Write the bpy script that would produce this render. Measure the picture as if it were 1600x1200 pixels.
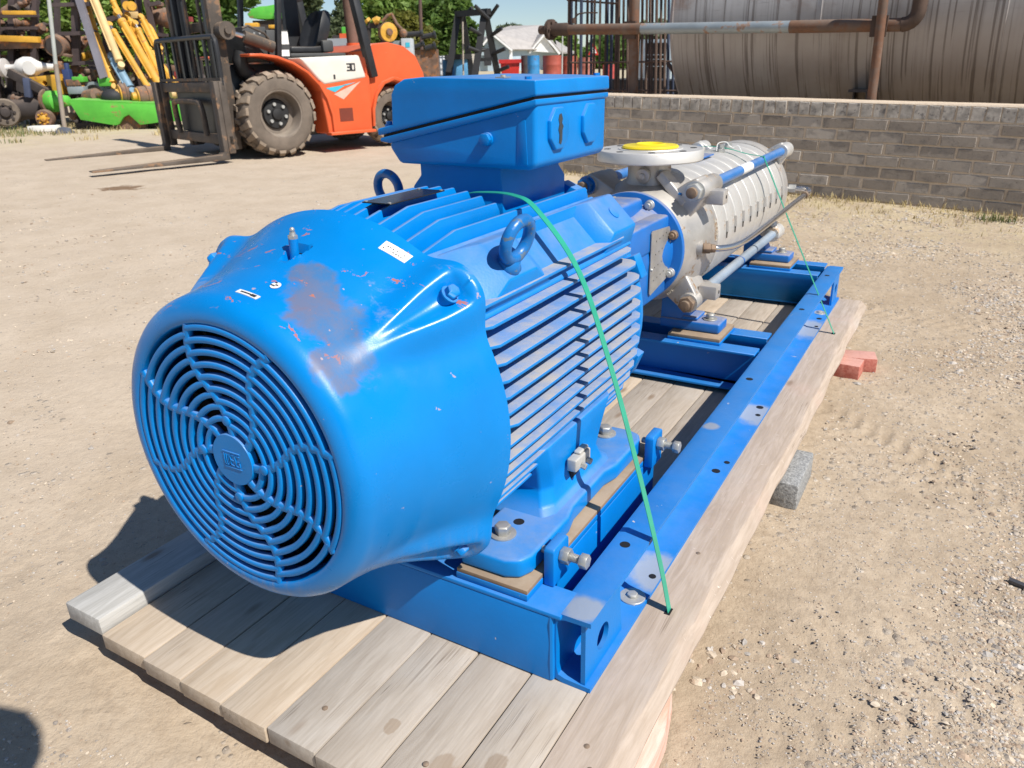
import bpy, bmesh, math, random
from mathutils import Vector, Matrix, noise, geometry
random.seed(7)
PI = math.pi
rad = math.radians
for o in list(bpy.data.objects):
    bpy.data.objects.remove(o)
SC = bpy.context.scene
COL = SC.collection

# ------------------------------------------------------------------ camera
CAM = Vector((1.0474, -0.78, 1.1928))
RIGHT = Vector((0.86418919, 0.5024655, -0.02656044))
DOWN = Vector((0.17207804, -0.34473563, -0.92279277))
FWD = Vector((-0.47282786, 0.79289707, -0.38438009))
FPX = 1190.53
cd = bpy.data.cameras.new('camera')
cam = bpy.data.objects.new('camera', cd)
COL.objects.link(cam)
cd.sensor_width = 36
cd.lens = 36 * FPX / 1600
cd.clip_start = 0.02
cd.clip_end = 600
cm = Matrix((RIGHT, -DOWN, -FWD)).transposed().to_4x4()
cm.translation = CAM
cam.matrix_world = cm
cd.dof.use_dof = True
cd.dof.focus_distance = 1.75
cd.dof.aperture_fstop = 9.0
SC.camera = cam
SC.render.resolution_x = 1024
SC.render.resolution_y = 768

# ------------------------------------------------------------------ world, sun, exposure
SUN = Vector((0.654, -0.139, 0.743)).normalized()
w = bpy.data.worlds.new('World')
SC.world = w
w.use_nodes = True
nt = w.node_tree
nt.nodes.clear()
sky = nt.nodes.new('ShaderNodeTexSky')
sky.sky_type = 'NISHITA'
sky.sun_disc = False
sky.sun_elevation = math.asin(SUN.z)
sky.sun_rotation = math.atan2(SUN.x, SUN.y)
sky.altitude = 1400
sky.air_density = 1.0
sky.dust_density = 0.25
sky.ozone_density = 2.5
bgn = nt.nodes.new('ShaderNodeBackground')
bgn.inputs['Strength'].default_value = 0.084
won = nt.nodes.new('ShaderNodeOutputWorld')
nt.links.new(sky.outputs[0], bgn.inputs[0])
nt.links.new(bgn.outputs[0], won.inputs[0])
sl = bpy.data.lights.new('sun', 'SUN')
sl.energy = 5.0
sl.angle = rad(0.53)
sl.color = (1.0, 0.955, 0.88)
so = bpy.data.objects.new('sun', sl)
COL.objects.link(so)
so.rotation_euler = SUN.to_track_quat('Z', 'Y').to_euler()
so.location = (4, -2, 8)
SC.view_settings.view_transform = 'Standard'
SC.view_settings.look = 'None'
SC.view_settings.exposure = 0.24
SC.view_settings.gamma = 1
SC.view_settings.use_curve_mapping = False

# ------------------------------------------------------------------ geometry from the survey of the photograph
UPG = Vector((0.0244, -0.0073, 1.0)).normalized()      # the yard falls a little to the right
def gz(x, y):
    """height of the yard (pallet deck is z = 0)"""
    return -0.135 - 0.0244 * x + 0.0073 * y + 0.040 * math.exp(-((x + 0.35) / 0.62) ** 2 - ((y + 0.10) / 0.55) ** 2)
def ray(u, v):
    return RIGHT * ((u - 800) / FPX) + DOWN * ((v - 600) / FPX) + FWD
def gnd(u, v):
    r = ray(u, v)
    t = -(CAM - Vector((0, 0, -0.135))).dot(UPG) / r.dot(UPG)
    return CAM + r * t
HF = Vector((FWD.x, FWD.y, 0)).normalized()            # horizontal viewing direction
HR = Vector((HF.y, -HF.x, 0))
def at(u, v, base, dy=0.0):
    """point seen at (u, v) standing in the upright plane through base"""
    r = ray(u, v)
    t = ((base - CAM).dot(HF) + dy) / r.dot(HF)
    return CAM + r * t
def dist_pt(u, d):
    """ground point at bearing u, d metres away along the view"""
    r = ray(u, 90)
    t = d / r.dot(HF)
    p = CAM + r * t
    return Vector((p.x, p.y, gz(p.x, p.y)))
YAW = math.atan2(HR.y, HR.x)

# ------------------------------------------------------------------ object helpers
OFF = {}
def thing(name, label, cat, loc=(0, 0, 0), rotz=0.0, group=None, absolute=False):
    o = bpy.data.objects.new(name, None)
    COL.objects.link(o)
    o.empty_display_size = 0.1
    o.location = loc
    o.rotation_euler = (0, 0, rotz)
    o['label'] = label
    o['category'] = cat
    if group:
        o['group'] = group
    OFF[o] = Vector(loc) if absolute else Vector((0, 0, 0))
    return o
def tag(o, label, cat, group=None):
    o['label'] = label
    o['category'] = cat
    if group:
        o['group'] = group
    return o
def basis(d):
    d = Vector(d).normalized()
    a = Vector((0, 0, 1)) if abs(d.z) < 0.9 else Vector((1, 0, 0))
    u = d.cross(a).normalized()
    return u, d.cross(u).normalized()

class MB:
    def __init__(s):
        s.v = []; s.f = []; s.m = []; s.mi = 0; s.M = None
    def add(s, vs, fs):
        n = len(s.v)
        if s.M is not None:
            vs = [s.M @ Vector(v) for v in vs]
        s.v += [tuple(v) for v in vs]
        for f in fs:
            s.f.append(tuple(i + n for i in f)); s.m.append(s.mi)
        return s
    def box(s, a, b):
        x0, y0, z0 = a; x1, y1, z1 = b
        return s.add([(x0, y0, z0), (x1, y0, z0), (x1, y1, z0), (x0, y1, z0), (x0, y0, z1), (x1, y0, z1), (x1, y1, z1), (x0, y1, z1)],
                     [(0, 3, 2, 1), (4, 5, 6, 7), (0, 1, 5, 4), (1, 2, 6, 5), (2, 3, 7, 6), (3, 0, 4, 7)])
    def obox(s, c, u, v, w_):
        """box with centre and three half axes"""
        c = Vector(c); u = Vector(u); v = Vector(v); w_ = Vector(w_)
        P = [c + u * i + v * j + w_ * k for k in (-1, 1) for j in (-1, 1) for i in (-1, 1)]
        return s.add(P, [(0, 2, 3, 1), (4, 5, 7, 6), (0, 1, 5, 4), (1, 3, 7, 5), (3, 2, 6, 7), (2, 0, 4, 6)])
    def bar(s, p0, p1, a, b, up=(0, 0, 1)):
        """rectangular bar from p0 to p1, a wide and b deep"""
        p0 = Vector(p0); p1 = Vector(p1); d = (p1 - p0)
        n = d.normalized(); upv = Vector(up)
        if abs(n.dot(upv)) > 0.98:
            upv = Vector((0, 1, 0))
        u = n.cross(upv).normalized(); v = n.cross(u).normalized()
        return s.obox((p0 + p1) / 2, d / 2, u * a / 2, v * b / 2)
    def cyl(s, p0, p1, r0, r1=None, n=16, cap=True, rot=0.0):
        p0 = Vector(p0); p1 = Vector(p1); r1 = r0 if r1 is None else r1
        u, v = basis(p1 - p0)
        vs = []
        for p, r in ((p0, r0), (p1, r1)):
            vs += [p + (u * math.cos(2 * PI * i / n + rot) + v * math.sin(2 * PI * i / n + rot)) * r for i in range(n)]
        fs = [(i, (i + 1) % n, n + (i + 1) % n, n + i) for i in range(n)]
        if cap:
            fs += [tuple(range(n))[::-1], tuple(range(n, 2 * n))]
        return s.add(vs, fs)
    def lathe(s, o, d, prof, n=32, cap=True):
        """prof: list of (h along d, radius)"""
        o = Vector(o); d = Vector(d).normalized(); u, v = basis(d)
        rings = []
        for h, r in prof:
            rings.append([o + d * h + (u * math.cos(2 * PI * i / n) + v * math.sin(2 * PI * i / n)) * r for i in range(n)])
        return s.loft(rings, cap)
    def loft(s, rings, cap=True, closed=False):
        n = len(rings[0]); vs = [p for r in rings for p in r]; fs = []
        K = len(rings)
        for k in range(K if closed else K - 1):
            a = k * n; b = ((k + 1) % K) * n
            for i in range(n):
                j = (i + 1) % n
                fs.append((a + i, a + j, b + j, b + i))
        if cap and not closed:
            fs.append(tuple(range(n))[::-1]); fs.append(tuple(range((K - 1) * n, K * n)))
        return s.add(vs, fs)
    def tube(s, path, r, n=8, closed=False, flat=None):
        path = [Vector(p) for p in path]; K = len(path); rings = []
        tprev = None; u = None
        for i, p in enumerate(path):
            if closed:
                t = (path[(i + 1) % K] - path[i - 1]).normalized()
            else:
                t = (path[min(i + 1, K - 1)] - path[max(i - 1, 0)]).normalized()
            if u is None:
                u, v = basis(t)
            else:
                u = (u - t * u.dot(t)).normalized(); v = t.cross(u).normalized()
            rr = r[i] if isinstance(r, (list, tuple)) else r
            rings.append([p + (u * math.cos(2 * PI * k / n) + v * math.sin(2 * PI * k / n)) * rr for k in range(n)])
        return s.loft(rings, True, closed)
    def ribbon(s, path, wdir, wd, th, nrm):
        """flat strap along path; wdir is the width direction, nrm gives the thickness direction per point"""
        rings = []
        for p, nn in zip(path, nrm):
            p = Vector(p); a = Vector(wdir).normalized() * wd / 2; b = Vector(nn).normalized() * th / 2
            rings.append([p - a - b, p + a - b, p + a + b, p - a + b])
        return s.loft(rings)
    def plate(s, outer, o, u, v, depth, holes=()):
        """polygon (with holes) in the frame o,u,v thickened along u x v"""
        o = Vector(o); u = Vector(u).normalized(); v = Vector(v).normalized(); w_ = u.cross(v).normalized() * depth
        loops = [list(outer)] + [list(h) for h in holes]
        tri = geometry.tessellate_polygon([[Vector((a, b, 0)) for a, b in L] for L in loops])
        flat = [p for L in loops for p in L]; n = len(flat)
        A = [o + u * a + v * b for a, b in flat]
        vs = A + [p + w_ for p in A]
        fs = [tuple(t) for t in tri] + [tuple(i + n for i in t)[::-1] for t in tri]
        k = 0
        for L in loops:
            m = len(L)
            for i in range(m):
                j = (i + 1) % m
                fs.append((k + i, k + j, n + k + j, n + k + i))
            k += m
        return s.add(vs, fs)
    def hexbolt(s, p, d, r, h, washer=0.0, shank=0.0):
        p = Vector(p); d = Vector(d).normalized()
        q = p
        if washer:
            s.cyl(p, p + d * h * 0.22, washer, n=24); q = p + d * h * 0.22
        s.cyl(q, q + d * h * 0.85, r, n=6); s.cyl(q + d * h * 0.85, q + d * h, r, r * 0.86, n=6)
        if shank:
            s.cyl(q + d * h, q + d * (h + shank), r * 0.55, n=10)
        return s
    def ball(s, c, r, n=10, m=6, sc=(1, 1, 1)):
        c = Vector(c); rings = []
        for i in range(1, m):
            a = PI * i / m
            rings.append([c + Vector((r * sc[0] * math.sin(a) * math.cos(2 * PI * k / n), r * sc[1] * math.sin(a) * math.sin(2 * PI * k / n), r * sc[2] * math.cos(a))) for k in range(n)])
        return s.loft(rings)
    def mesh(s, name, off=Vector((0, 0, 0)), bevel=0, seg=2, ang=38, recalc=True):
        me = bpy.data.meshes.new(name)
        me.from_pydata([tuple(Vector(v) - off) for v in s.v], [], s.f)
        for p, i in zip(me.polygons, s.m):
            p.material_index = i
        bm = bmesh.new(); bm.from_mesh(me)
        if recalc:
            bmesh.ops.recalc_face_normals(bm, faces=bm.faces)
        if bevel:
            bmesh.ops.remove_doubles(bm, verts=bm.verts, dist=1e-6)
            es = [e for e in bm.edges if len(e.link_faces) == 2 and e.calc_face_angle(0) > rad(28)]
            bmesh.ops.bevel(bm, geom=es, offset=bevel, offset_type='OFFSET', segments=seg, profile=0.5, affect='EDGES', clamp_overlap=True)
        bm.to_mesh(me); bm.free()
        me.polygons.foreach_set('use_smooth', [True] * len(me.polygons))
        me.set_sharp_from_angle(angle=rad(ang))
        return me
    def build(s, name, mat, parent=None, bevel=0, seg=2, ang=38, label=None, recalc=True):
        off = OFF.get(parent, Vector((0, 0, 0)))
        me = s.mesh(name, off, bevel, seg, ang, recalc)
        for m in (mat if isinstance(mat, (list, tuple)) else [mat]):
            me.materials.append(m)
        o = bpy.data.objects.new(name, me)
        COL.objects.link(o)
        if parent is not None:
            o.parent = parent
        OFF[o] = off
        if label:
            o['label'] = label
        return o
def place(name, me, parent, loc, rot=(0, 0, 0), scale=None):
    """another piece that shares mesh data"""
    o = bpy.data.objects.new(name, me)
    COL.objects.link(o)
    o.parent = parent
    o.location = loc; o.rotation_euler = rot
    if scale:
        o.scale = scale
    return o
def copy_tree(o, parent=None):
    c = o.copy(); COL.objects.link(c); c.parent = parent
    for ch in list(o.children):
        copy_tree(ch, c)
    return c
def circ(cx, cy, r, n=20):
    return [(cx + r * math.cos(2 * PI * i / n), cy + r * math.sin(2 * PI * i / n)) for i in range(n)]

# ------------------------------------------------------------------ materials
def srgb(r, g, b):
    f = lambda c: (c / 255 / 12.92) if c / 255 <= 0.04045 else ((c / 255 + 0.055) / 1.055) ** 2.4
    return (f(r), f(g), f(b))
class NT:
    def __init__(s, name):
        s.mat = bpy.data.materials.new(name); s.mat.use_nodes = True
        s.t = s.mat.node_tree; s.t.nodes.clear()
        s.out = s.n('ShaderNodeOutputMaterial'); s.b = s.n('ShaderNodeBsdfPrincipled')
        s.l(s.b.outputs[0], s.out.inputs[0])
        s.tc = s.n('ShaderNodeTexCoord')
    def n(s, typ, **k):
        x = s.t.nodes.new(typ)
        for a, v in k.items():
            setattr(x, a, v)
        return x
    def l(s, a, b):
        s.t.links.new(a, b)
    def val(s, inp, v):
        if hasattr(v, 'is_linked') or hasattr(v, 'links'):
            s.l(v, inp)
        else:
            inp.default_value = v
    def coord(s, scale=(1, 1, 1), rnd=0.0, rot=(0, 0, 0)):
        m = s.n('ShaderNodeMapping'); m.inputs['Scale'].default_value = scale; m.inputs['Rotation'].default_value = rot
        s.l(s.tc.outputs['Object'], m.inputs[0])
        if rnd:
            oi = s.n('ShaderNodeObjectInfo'); mu = s.n('ShaderNodeVectorMath', operation='SCALE')
            cb = s.n('ShaderNodeCombineXYZ')
            s.l(oi.outputs['Random'], cb.inputs[0]); s.l(oi.outputs['Random'], cb.inputs[1]); s.l(oi.outputs['Random'], cb.inputs[2])
            s.l(cb.outputs[0], mu.inputs[0]); mu.inputs['Scale'].default_value = rnd
            s.l(mu.outputs[0], m.inputs['Location'])
        return m.outputs[0]
    def noise(s, vec, scale, detail=4, rough=0.55, dist=0.0):
        x = s.n('ShaderNodeTexNoise'); s.l(vec, x.inputs['Vector'])
        x.inputs['Scale'].default_value = scale; x.inputs['Detail'].default_value = detail
        x.inputs['Roughness'].default_value = rough; x.inputs['Distortion'].default_value = dist
        return x.outputs['Fac']
    def step(s, v, lo, hi, a=0.0, b=1.0):
        x = s.n('ShaderNodeMapRange'); x.interpolation_type = 'SMOOTHSTEP'
        s.l(v, x.inputs[0]); x.inputs[1].default_value = lo; x.inputs[2].default_value = hi
        x.inputs[3].default_value = a; x.inputs[4].default_value = b
        return x.outputs[0]
    def math(s, op, a, b=0.0):
        x = s.n('ShaderNodeMath', operation=op); s.val(x.inputs[0], a); s.val(x.inputs[1], b)
        return x.outputs[0]
    def mix(s, f, a, b):
        x = s.n('ShaderNodeMix', data_type='RGBA')
        s.val(x.inputs[0], f)
        for i, c in ((6, a), (7, b)):
            if isinstance(c, tuple):
                x.inputs[i].default_value = (*c[:3], 1)
            else:
                s.l(c, x.inputs[i])
        return x.outputs[2]
    def hsv(s, col, h=0.5, sa=1.0, v=1.0):
        x = s.n('ShaderNodeHueSaturation'); s.val(x.inputs['Hue'], h); s.val(x.inputs['Saturation'], sa); s.val(x.inputs['Value'], v)
        if isinstance(col, tuple):
            x.inputs['Color'].default_value = (*col, 1)
        else:
            s.l(col, x.inputs['Color'])
        return x.outputs[0]
    def upness(s, lo=0.35, hi=0.95):
        g = s.n('ShaderNodeNewGeometry'); sp = s.n('ShaderNodeSeparateXYZ'); s.l(g.outputs['Normal'], sp.inputs[0])
        return s.step(sp.outputs[2], lo, hi)
    def bump(s, h, strength=0.3, dist=0.01, prev=None):
        x = s.n('ShaderNodeBump'); s.l(h, x.inputs['Height']); x.inputs['Strength'].default_value = strength
        x.inputs['Distance'].default_value = dist
        if prev is not None:
            s.l(prev, x.inputs['Normal'])
        return x.outputs[0]
    def done(s, col, rough=0.6, metal=0.0, normal=None, spec=None, coat=0.0):
        if isinstance(col, tuple):
            s.b.inputs['Base Color'].default_value = (*col, 1)
        else:
            s.l(col, s.b.inputs['Base Color'])
        s.val(s.b.inputs['Roughness'], rough); s.val(s.b.inputs['Metallic'], metal)
        if normal is not None:
            s.l(normal, s.b.inputs['Normal'])
        if spec is not None:
            s.b.inputs['Specular IOR Level'].default_value = spec
        if coat:
            s.b.inputs['Coat Weight'].default_value = coat; s.b.inputs['Coat Roughness'].default_value = 0.12
        return s.mat
DUST = (0.42, 0.36, 0.29)
def paint(name, col, rough=0.4, metal=0.0, var=0.12, vscale=6.0, dust=0.0, dustcol=DUST, chips=None, spec=None, bump=0.08, bscale=120, rust=0.0, rustcol=(0.12, 0.045, 0.018), rnd=0.0, rscale=7.0, streak=0.0):
    """painted or bare metal: tone variation, orange peel, dust on upward faces, chips, rust patches, vertical streaks"""
    t = NT(name); c = t.coord(rnd=rnd)
    n1 = t.noise(c, vscale, 5, 0.6)
    v = t.step(n1, 0.25, 0.75, 1 - var, 1 + var)
    base = t.hsv(col, 0.5, 1.0, v)
    rg = t.math('ADD', t.math('MULTIPLY', n1, 0.16), rough - 0.08)
    if streak:
        cs = t.coord((14, 14, 0.6), rnd)
        base = t.mix(t.math('MULTIPLY', t.step(t.noise(cs, 1.0, 5, 0.65), 0.5, 0.72), streak), base, tuple(x * 0.35 for x in rustcol) if rust else tuple(x * 0.4 for x in col))
    if rust:
        rm = t.math('MULTIPLY', t.step(t.noise(c, rscale, 8, 0.7), 0.62 - rust * 0.3, 0.68 - rust * 0.25), 0.92)
        base = t.mix(rm, base, t.mix(t.noise(c, 40, 4), rustcol, tuple(min(1, x * 2.4) for x in rustcol)))
        rg = t.mix(rm, rg, (0.85, 0.85, 0.85))
    if dust:
        dm = t.math('MULTIPLY', t.upness(), t.step(t.noise(c, 9, 6, 0.7), 0.3, 0.7, dust * 0.35, dust))
        base = t.mix(dm, base, dustcol)
        rg = t.mix(t.math('MULTIPLY', dm, 0.9), rg, (0.8, 0.8, 0.8))
    if chips:
        for cc, sc, th in chips:
            m = t.step(t.noise(c, sc, 6, 0.62, 0.4), th, th + 0.015)
            base = t.mix(m, base, cc)
    nb = t.bump(t.noise(c, bscale, 2), bump, 0.002)
    return t.done(base, rg, metal, nb, spec=spec)
# ------------------------------------------------------------------ shared materials
BLUE = (0.0, 0.205, 0.60)
BLUE2 = (0.001, 0.185, 0.57)
ORANGE_PRIMER = (0.45, 0.13, 0.06)
M_BLUE = paint('motor_blue_paint', BLUE, 0.36, 0, 0.12, 5, 0.32, chips=[(ORANGE_PRIMER, 16, 0.725), ((0.30, 0.36, 0.45), 34, 0.72)], spec=0.28, bump=0.14, bscale=260)
M_FIN = paint('dusty_fin_paint', BLUE, 0.42, 0, 0.08, 6, 0.95, dustcol=(0.40, 0.37, 0.34), chips=[(ORANGE_PRIMER, 30, 0.76)], bump=0.1, bscale=200)
M_TOPFIN = paint('top_fin_paint', BLUE, 0.38, 0, 0.08, 6, 0.35, chips=[(ORANGE_PRIMER, 18, 0.72)], spec=0.25, bump=0.12, bscale=200)
M_SKID = paint('skid_blue_paint', BLUE2, 0.42, 0, 0.07, 4, 0.16, dustcol=(0.34, 0.36, 0.38), chips=[((0.55, 0.5, 0.44), 22, 0.705), ((0.35, 0.42, 0.5), 50, 0.72)], spec=0.28, bump=0.2, bscale=90)
M_LANT = paint('lantern_blue_paint', (0.008, 0.14, 0.48), 0.4, 0, 0.12, 6, 0.8, dustcol=(0.36, 0.31, 0.25), bump=0.1)
M_EYE = paint('eyebolt_blue', (0.003, 0.15, 0.46), 0.34, 0, 0.15, 20, 0.1, chips=[((0.10, 0.16, 0.24), 60, 0.60)], bump=0.25, bscale=150)
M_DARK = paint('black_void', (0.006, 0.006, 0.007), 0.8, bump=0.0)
M_BOLT = paint('zinc_bolt', (0.42, 0.42, 0.40), 0.38, 0.55, 0.2, 30, 0.5, dustcol=(0.5, 0.46, 0.4))
M_ZINC = paint('zinc_washer', (0.50, 0.50, 0.48), 0.45, 0.45, 0.15, 25, 0.3, dustcol=(0.5, 0.47, 0.42))
M_RUSTBOLT = paint('rusty_bolt', (0.22, 0.15, 0.10), 0.7, 0.3, 0.35, 30, 0.3)
M_STEEL = paint('cast_stainless', (0.50, 0.475, 0.445), 0.48, 0.55, 0.2, 7, 0.35, dustcol=(0.52, 0.47, 0.40), rust=0.14, rustcol=(0.20, 0.13, 0.075), rscale=9, bump=0.22, bscale=140)
M_STAGE = paint('machined_casing', (0.66, 0.64, 0.605), 0.48, 0.5, 0.14, 5, 0.30, dustcol=(0.5, 0.46, 0.4), rust=0.10, rustcol=(0.26, 0.18, 0.11), rscale=6, bump=0.05, bscale=200)
M_TUBE = paint('bright_tube', (0.62, 0.60, 0.58), 0.22, 0.95, 0.06, 8, bump=0.02)
M_SLOT = paint('slot_shade_steel', (0.16, 0.145, 0.13), 0.7, 0.3)
M_SHIM = paint('rusty_shim', (0.30, 0.205, 0.13), 0.75, 0.15, 0.2, 12, 0.65, dustcol=(0.46, 0.37, 0.27))
M_PLATE = paint('perforated_guard', (0.42, 0.40, 0.37), 0.5, 0.6, 0.15, 12, 0.3)
M_BLACKP = paint('black_nameplate', (0.02, 0.021, 0.024), 0.22, 0.3, bump=0.02)
M_WHITE = paint('white_sticker', (0.78, 0.78, 0.76), 0.5, bump=0.0)
M_INK = paint('ink', (0.03, 0.03, 0.035), 0.6, bump=0.0)
M_YELLOW = paint('yellow_plastic_cap', (0.80, 0.62, 0.02), 0.4, bump=0.02)
M_STRAP = paint('green_strap', (0.025, 0.33, 0.22), 0.32, 0, 0.1, 12, bump=0.3, bscale=300)
M_ROD = paint('blue_plastic_sleeve', (0.03, 0.17, 0.47), 0.3, 0, 0.1, 8, 0.35, dustcol=(0.4, 0.42, 0.45))
M_RODG = paint('greyish_rod', (0.30, 0.38, 0.48), 0.45, 0.3, 0.15, 6, 0.4, dustcol=(0.5, 0.47, 0.42))
M_CLIP = paint('grey_clamp', (0.50, 0.49, 0.46), 0.6, 0.2, 0.15, 20, 0.3)

# fan cover: blue paint with one big worn patch, primer scrapes and dusty underside
def rail_material():
    m0 = paint('rail_blue_paint', BLUE2, 0.42, 0, 0.08, 4, 0.14, dustcol=(0.34, 0.36, 0.38), chips=[((0.60, 0.55, 0.5), 19, 0.70), ((0.35, 0.42, 0.5), 45, 0.71)], spec=0.28, bump=0.22, bscale=70)
    t = NT.__new__(NT); t.mat = m0; t.t = m0.node_tree; t.b = next(n for n in t.t.nodes if n.type == 'BSDF_PRINCIPLED'); t.tc = next(n for n in t.t.nodes if n.type == 'TEX_COORD')
    c = t.coord(); src = t.b.inputs['Base Color'].links[0].from_socket; n = t.noise(c, 9, 6, 0.65); col = src
    for p, r_ in (((0.53, 0.75 - 1.9, 0.012), 0.085), ((0.53, 1.80 - 1.9, 0.012), 0.10), ((0.53, 2.87 - 1.9, 0.012), 0.16), ((0.52, 0.36 - 1.9, 0.177), 0.05), ((0.50, 1.3 - 1.9, 0.177), 0.03)):
        d = t.n('ShaderNodeVectorMath', operation='DISTANCE'); t.l(t.tc.outputs['Object'], d.inputs[0]); d.inputs[1].default_value = p
        f = t.step(t.math('ADD', d.outputs['Value'], t.math('MULTIPLY', t.math('SUBTRACT', n, 0.5), r_ * 1.4)), r_ * 0.55, r_ * 1.05, 0.75, 0.0)
        col = t.mix(t.math('MULTIPLY', f, t.upness(0.5, 0.9)), col, (0.36, 0.37, 0.37))
    t.l(col, t.b.inputs['Base Color'])
    return m0
M_RAIL = rail_material()
def cover_material():
    t = NT('fan_cover_paint'); c = t.coord()
    base = t.hsv(BLUE, 0.5, 1.0, t.step(t.noise(c, 4, 4), 0.3, 0.7, 0.93, 1.07))
    n = t.noise(c, 13, 6, 0.6, 0.4)
    def blob(p, r, amp):
        d = t.n('ShaderNodeVectorMath', operation='DISTANCE'); t.l(t.tc.outputs['Object'], d.inputs[0]); d.inputs[1].default_value = (p[0], p[1] - 0.65, p[2] - 0.203)
        return t.math('SUBTRACT', t.math('ADD', t.math('DIVIDE', d.outputs['Value'], r), t.math('MULTIPLY', t.math('SUBTRACT', n, 0.5), amp)), 1.0)
    m = None
    for p, r in (((0.125, 0.115, 0.85), 0.048), ((0.172, 0.095, 0.815), 0.060), ((0.222, 0.07, 0.765), 0.052), ((0.095, 0.155, 0.872), 0.036), ((0.243, 0.05, 0.735), 0.028)):
        b = blob(p, r, 2.3)
        m = b if m is None else t.math('MINIMUM', m, b)
    pm = t.step(m, -0.32, 0.14, 1.0, 0.0)
    worn = t.mix(t.step(t.noise(c, 7, 6, 0.7), 0.40, 0.64), (0.05, 0.16, 0.34), (0.155, 0.145, 0.185))
    edge_ = t.math('MULTIPLY', t.math('MULTIPLY', pm, t.step(m, -0.55, -0.05)), t.step(t.noise(c, 18, 6, 0.7), 0.46, 0.62))
    worn = t.mix(t.math('MULTIPLY', edge_, 0.8), worn, (0.22, 0.12, 0.08))
    base = t.mix(t.math('MULTIPLY', pm, 0.80), base, worn)
    # primer scrapes, mostly on top
    up = t.upness(0.45, 0.85)
    cs = t.coord((1.0, 2.2, 1.4), rot=(0, 0, 0.5))
    sc = t.math('MULTIPLY', t.step(t.noise(cs, 15, 7, 0.68, 0.6), 0.615, 0.635), up)
    base = t.mix(t.math('MULTIPLY', sc, 0.85), base, (0.46, 0.15, 0.075))
    sm = t.math('MULTIPLY', t.step(t.noise(cs, 6, 7, 0.7, 0.8), 0.57, 0.70), up)
    base = t.mix(t.math('MULTIPLY', sm, 0.42), base, (0.30, 0.33, 0.42))
    sp = t.step(t.noise(c, 42, 3, 0.5), 0.735, 0.75)
    base = t.mix(t.math('MULTIPLY', sp, 0.7), base, (0.5, 0.36, 0.36))
    # scratches and grime low on the side
    g = t.n('ShaderNodeNewGeometry'); spx = t.n('ShaderNodeSeparateXYZ'); t.l(t.tc.outputs['Object'], spx.inputs[0])
    low = t.step(spx.outputs[2], 0.0, 0.20, 1.0, 0.0)
    cs2 = t.coord((9, 9, 1.2), rot=(0.25, 0, 0))
    base = t.mix(t.math('MULTIPLY', low, t.step(t.noise(cs2, 6, 5, 0.7), 0.42, 0.75, 0.0, 0.7)), base, (0.30, 0.28, 0.27))
    rg = t.math('ADD', t.math('MULTIPLY', pm, 0.10), t.step(t.noise(c, 12, 4), 0.3, 0.7, 0.24, 0.38))
    nb = t.bump(t.noise(c, 330, 1), 0.10, 0.0012)
    nb = t.bump(pm, -0.35, 0.0012, nb)
    nb = t.bump(t.noise(c, 9, 3), 0.10, 0.01, nb)
    return t.done(base, rg, 0, nb, spec=0.36)
M_COVER = cover_material()

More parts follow.
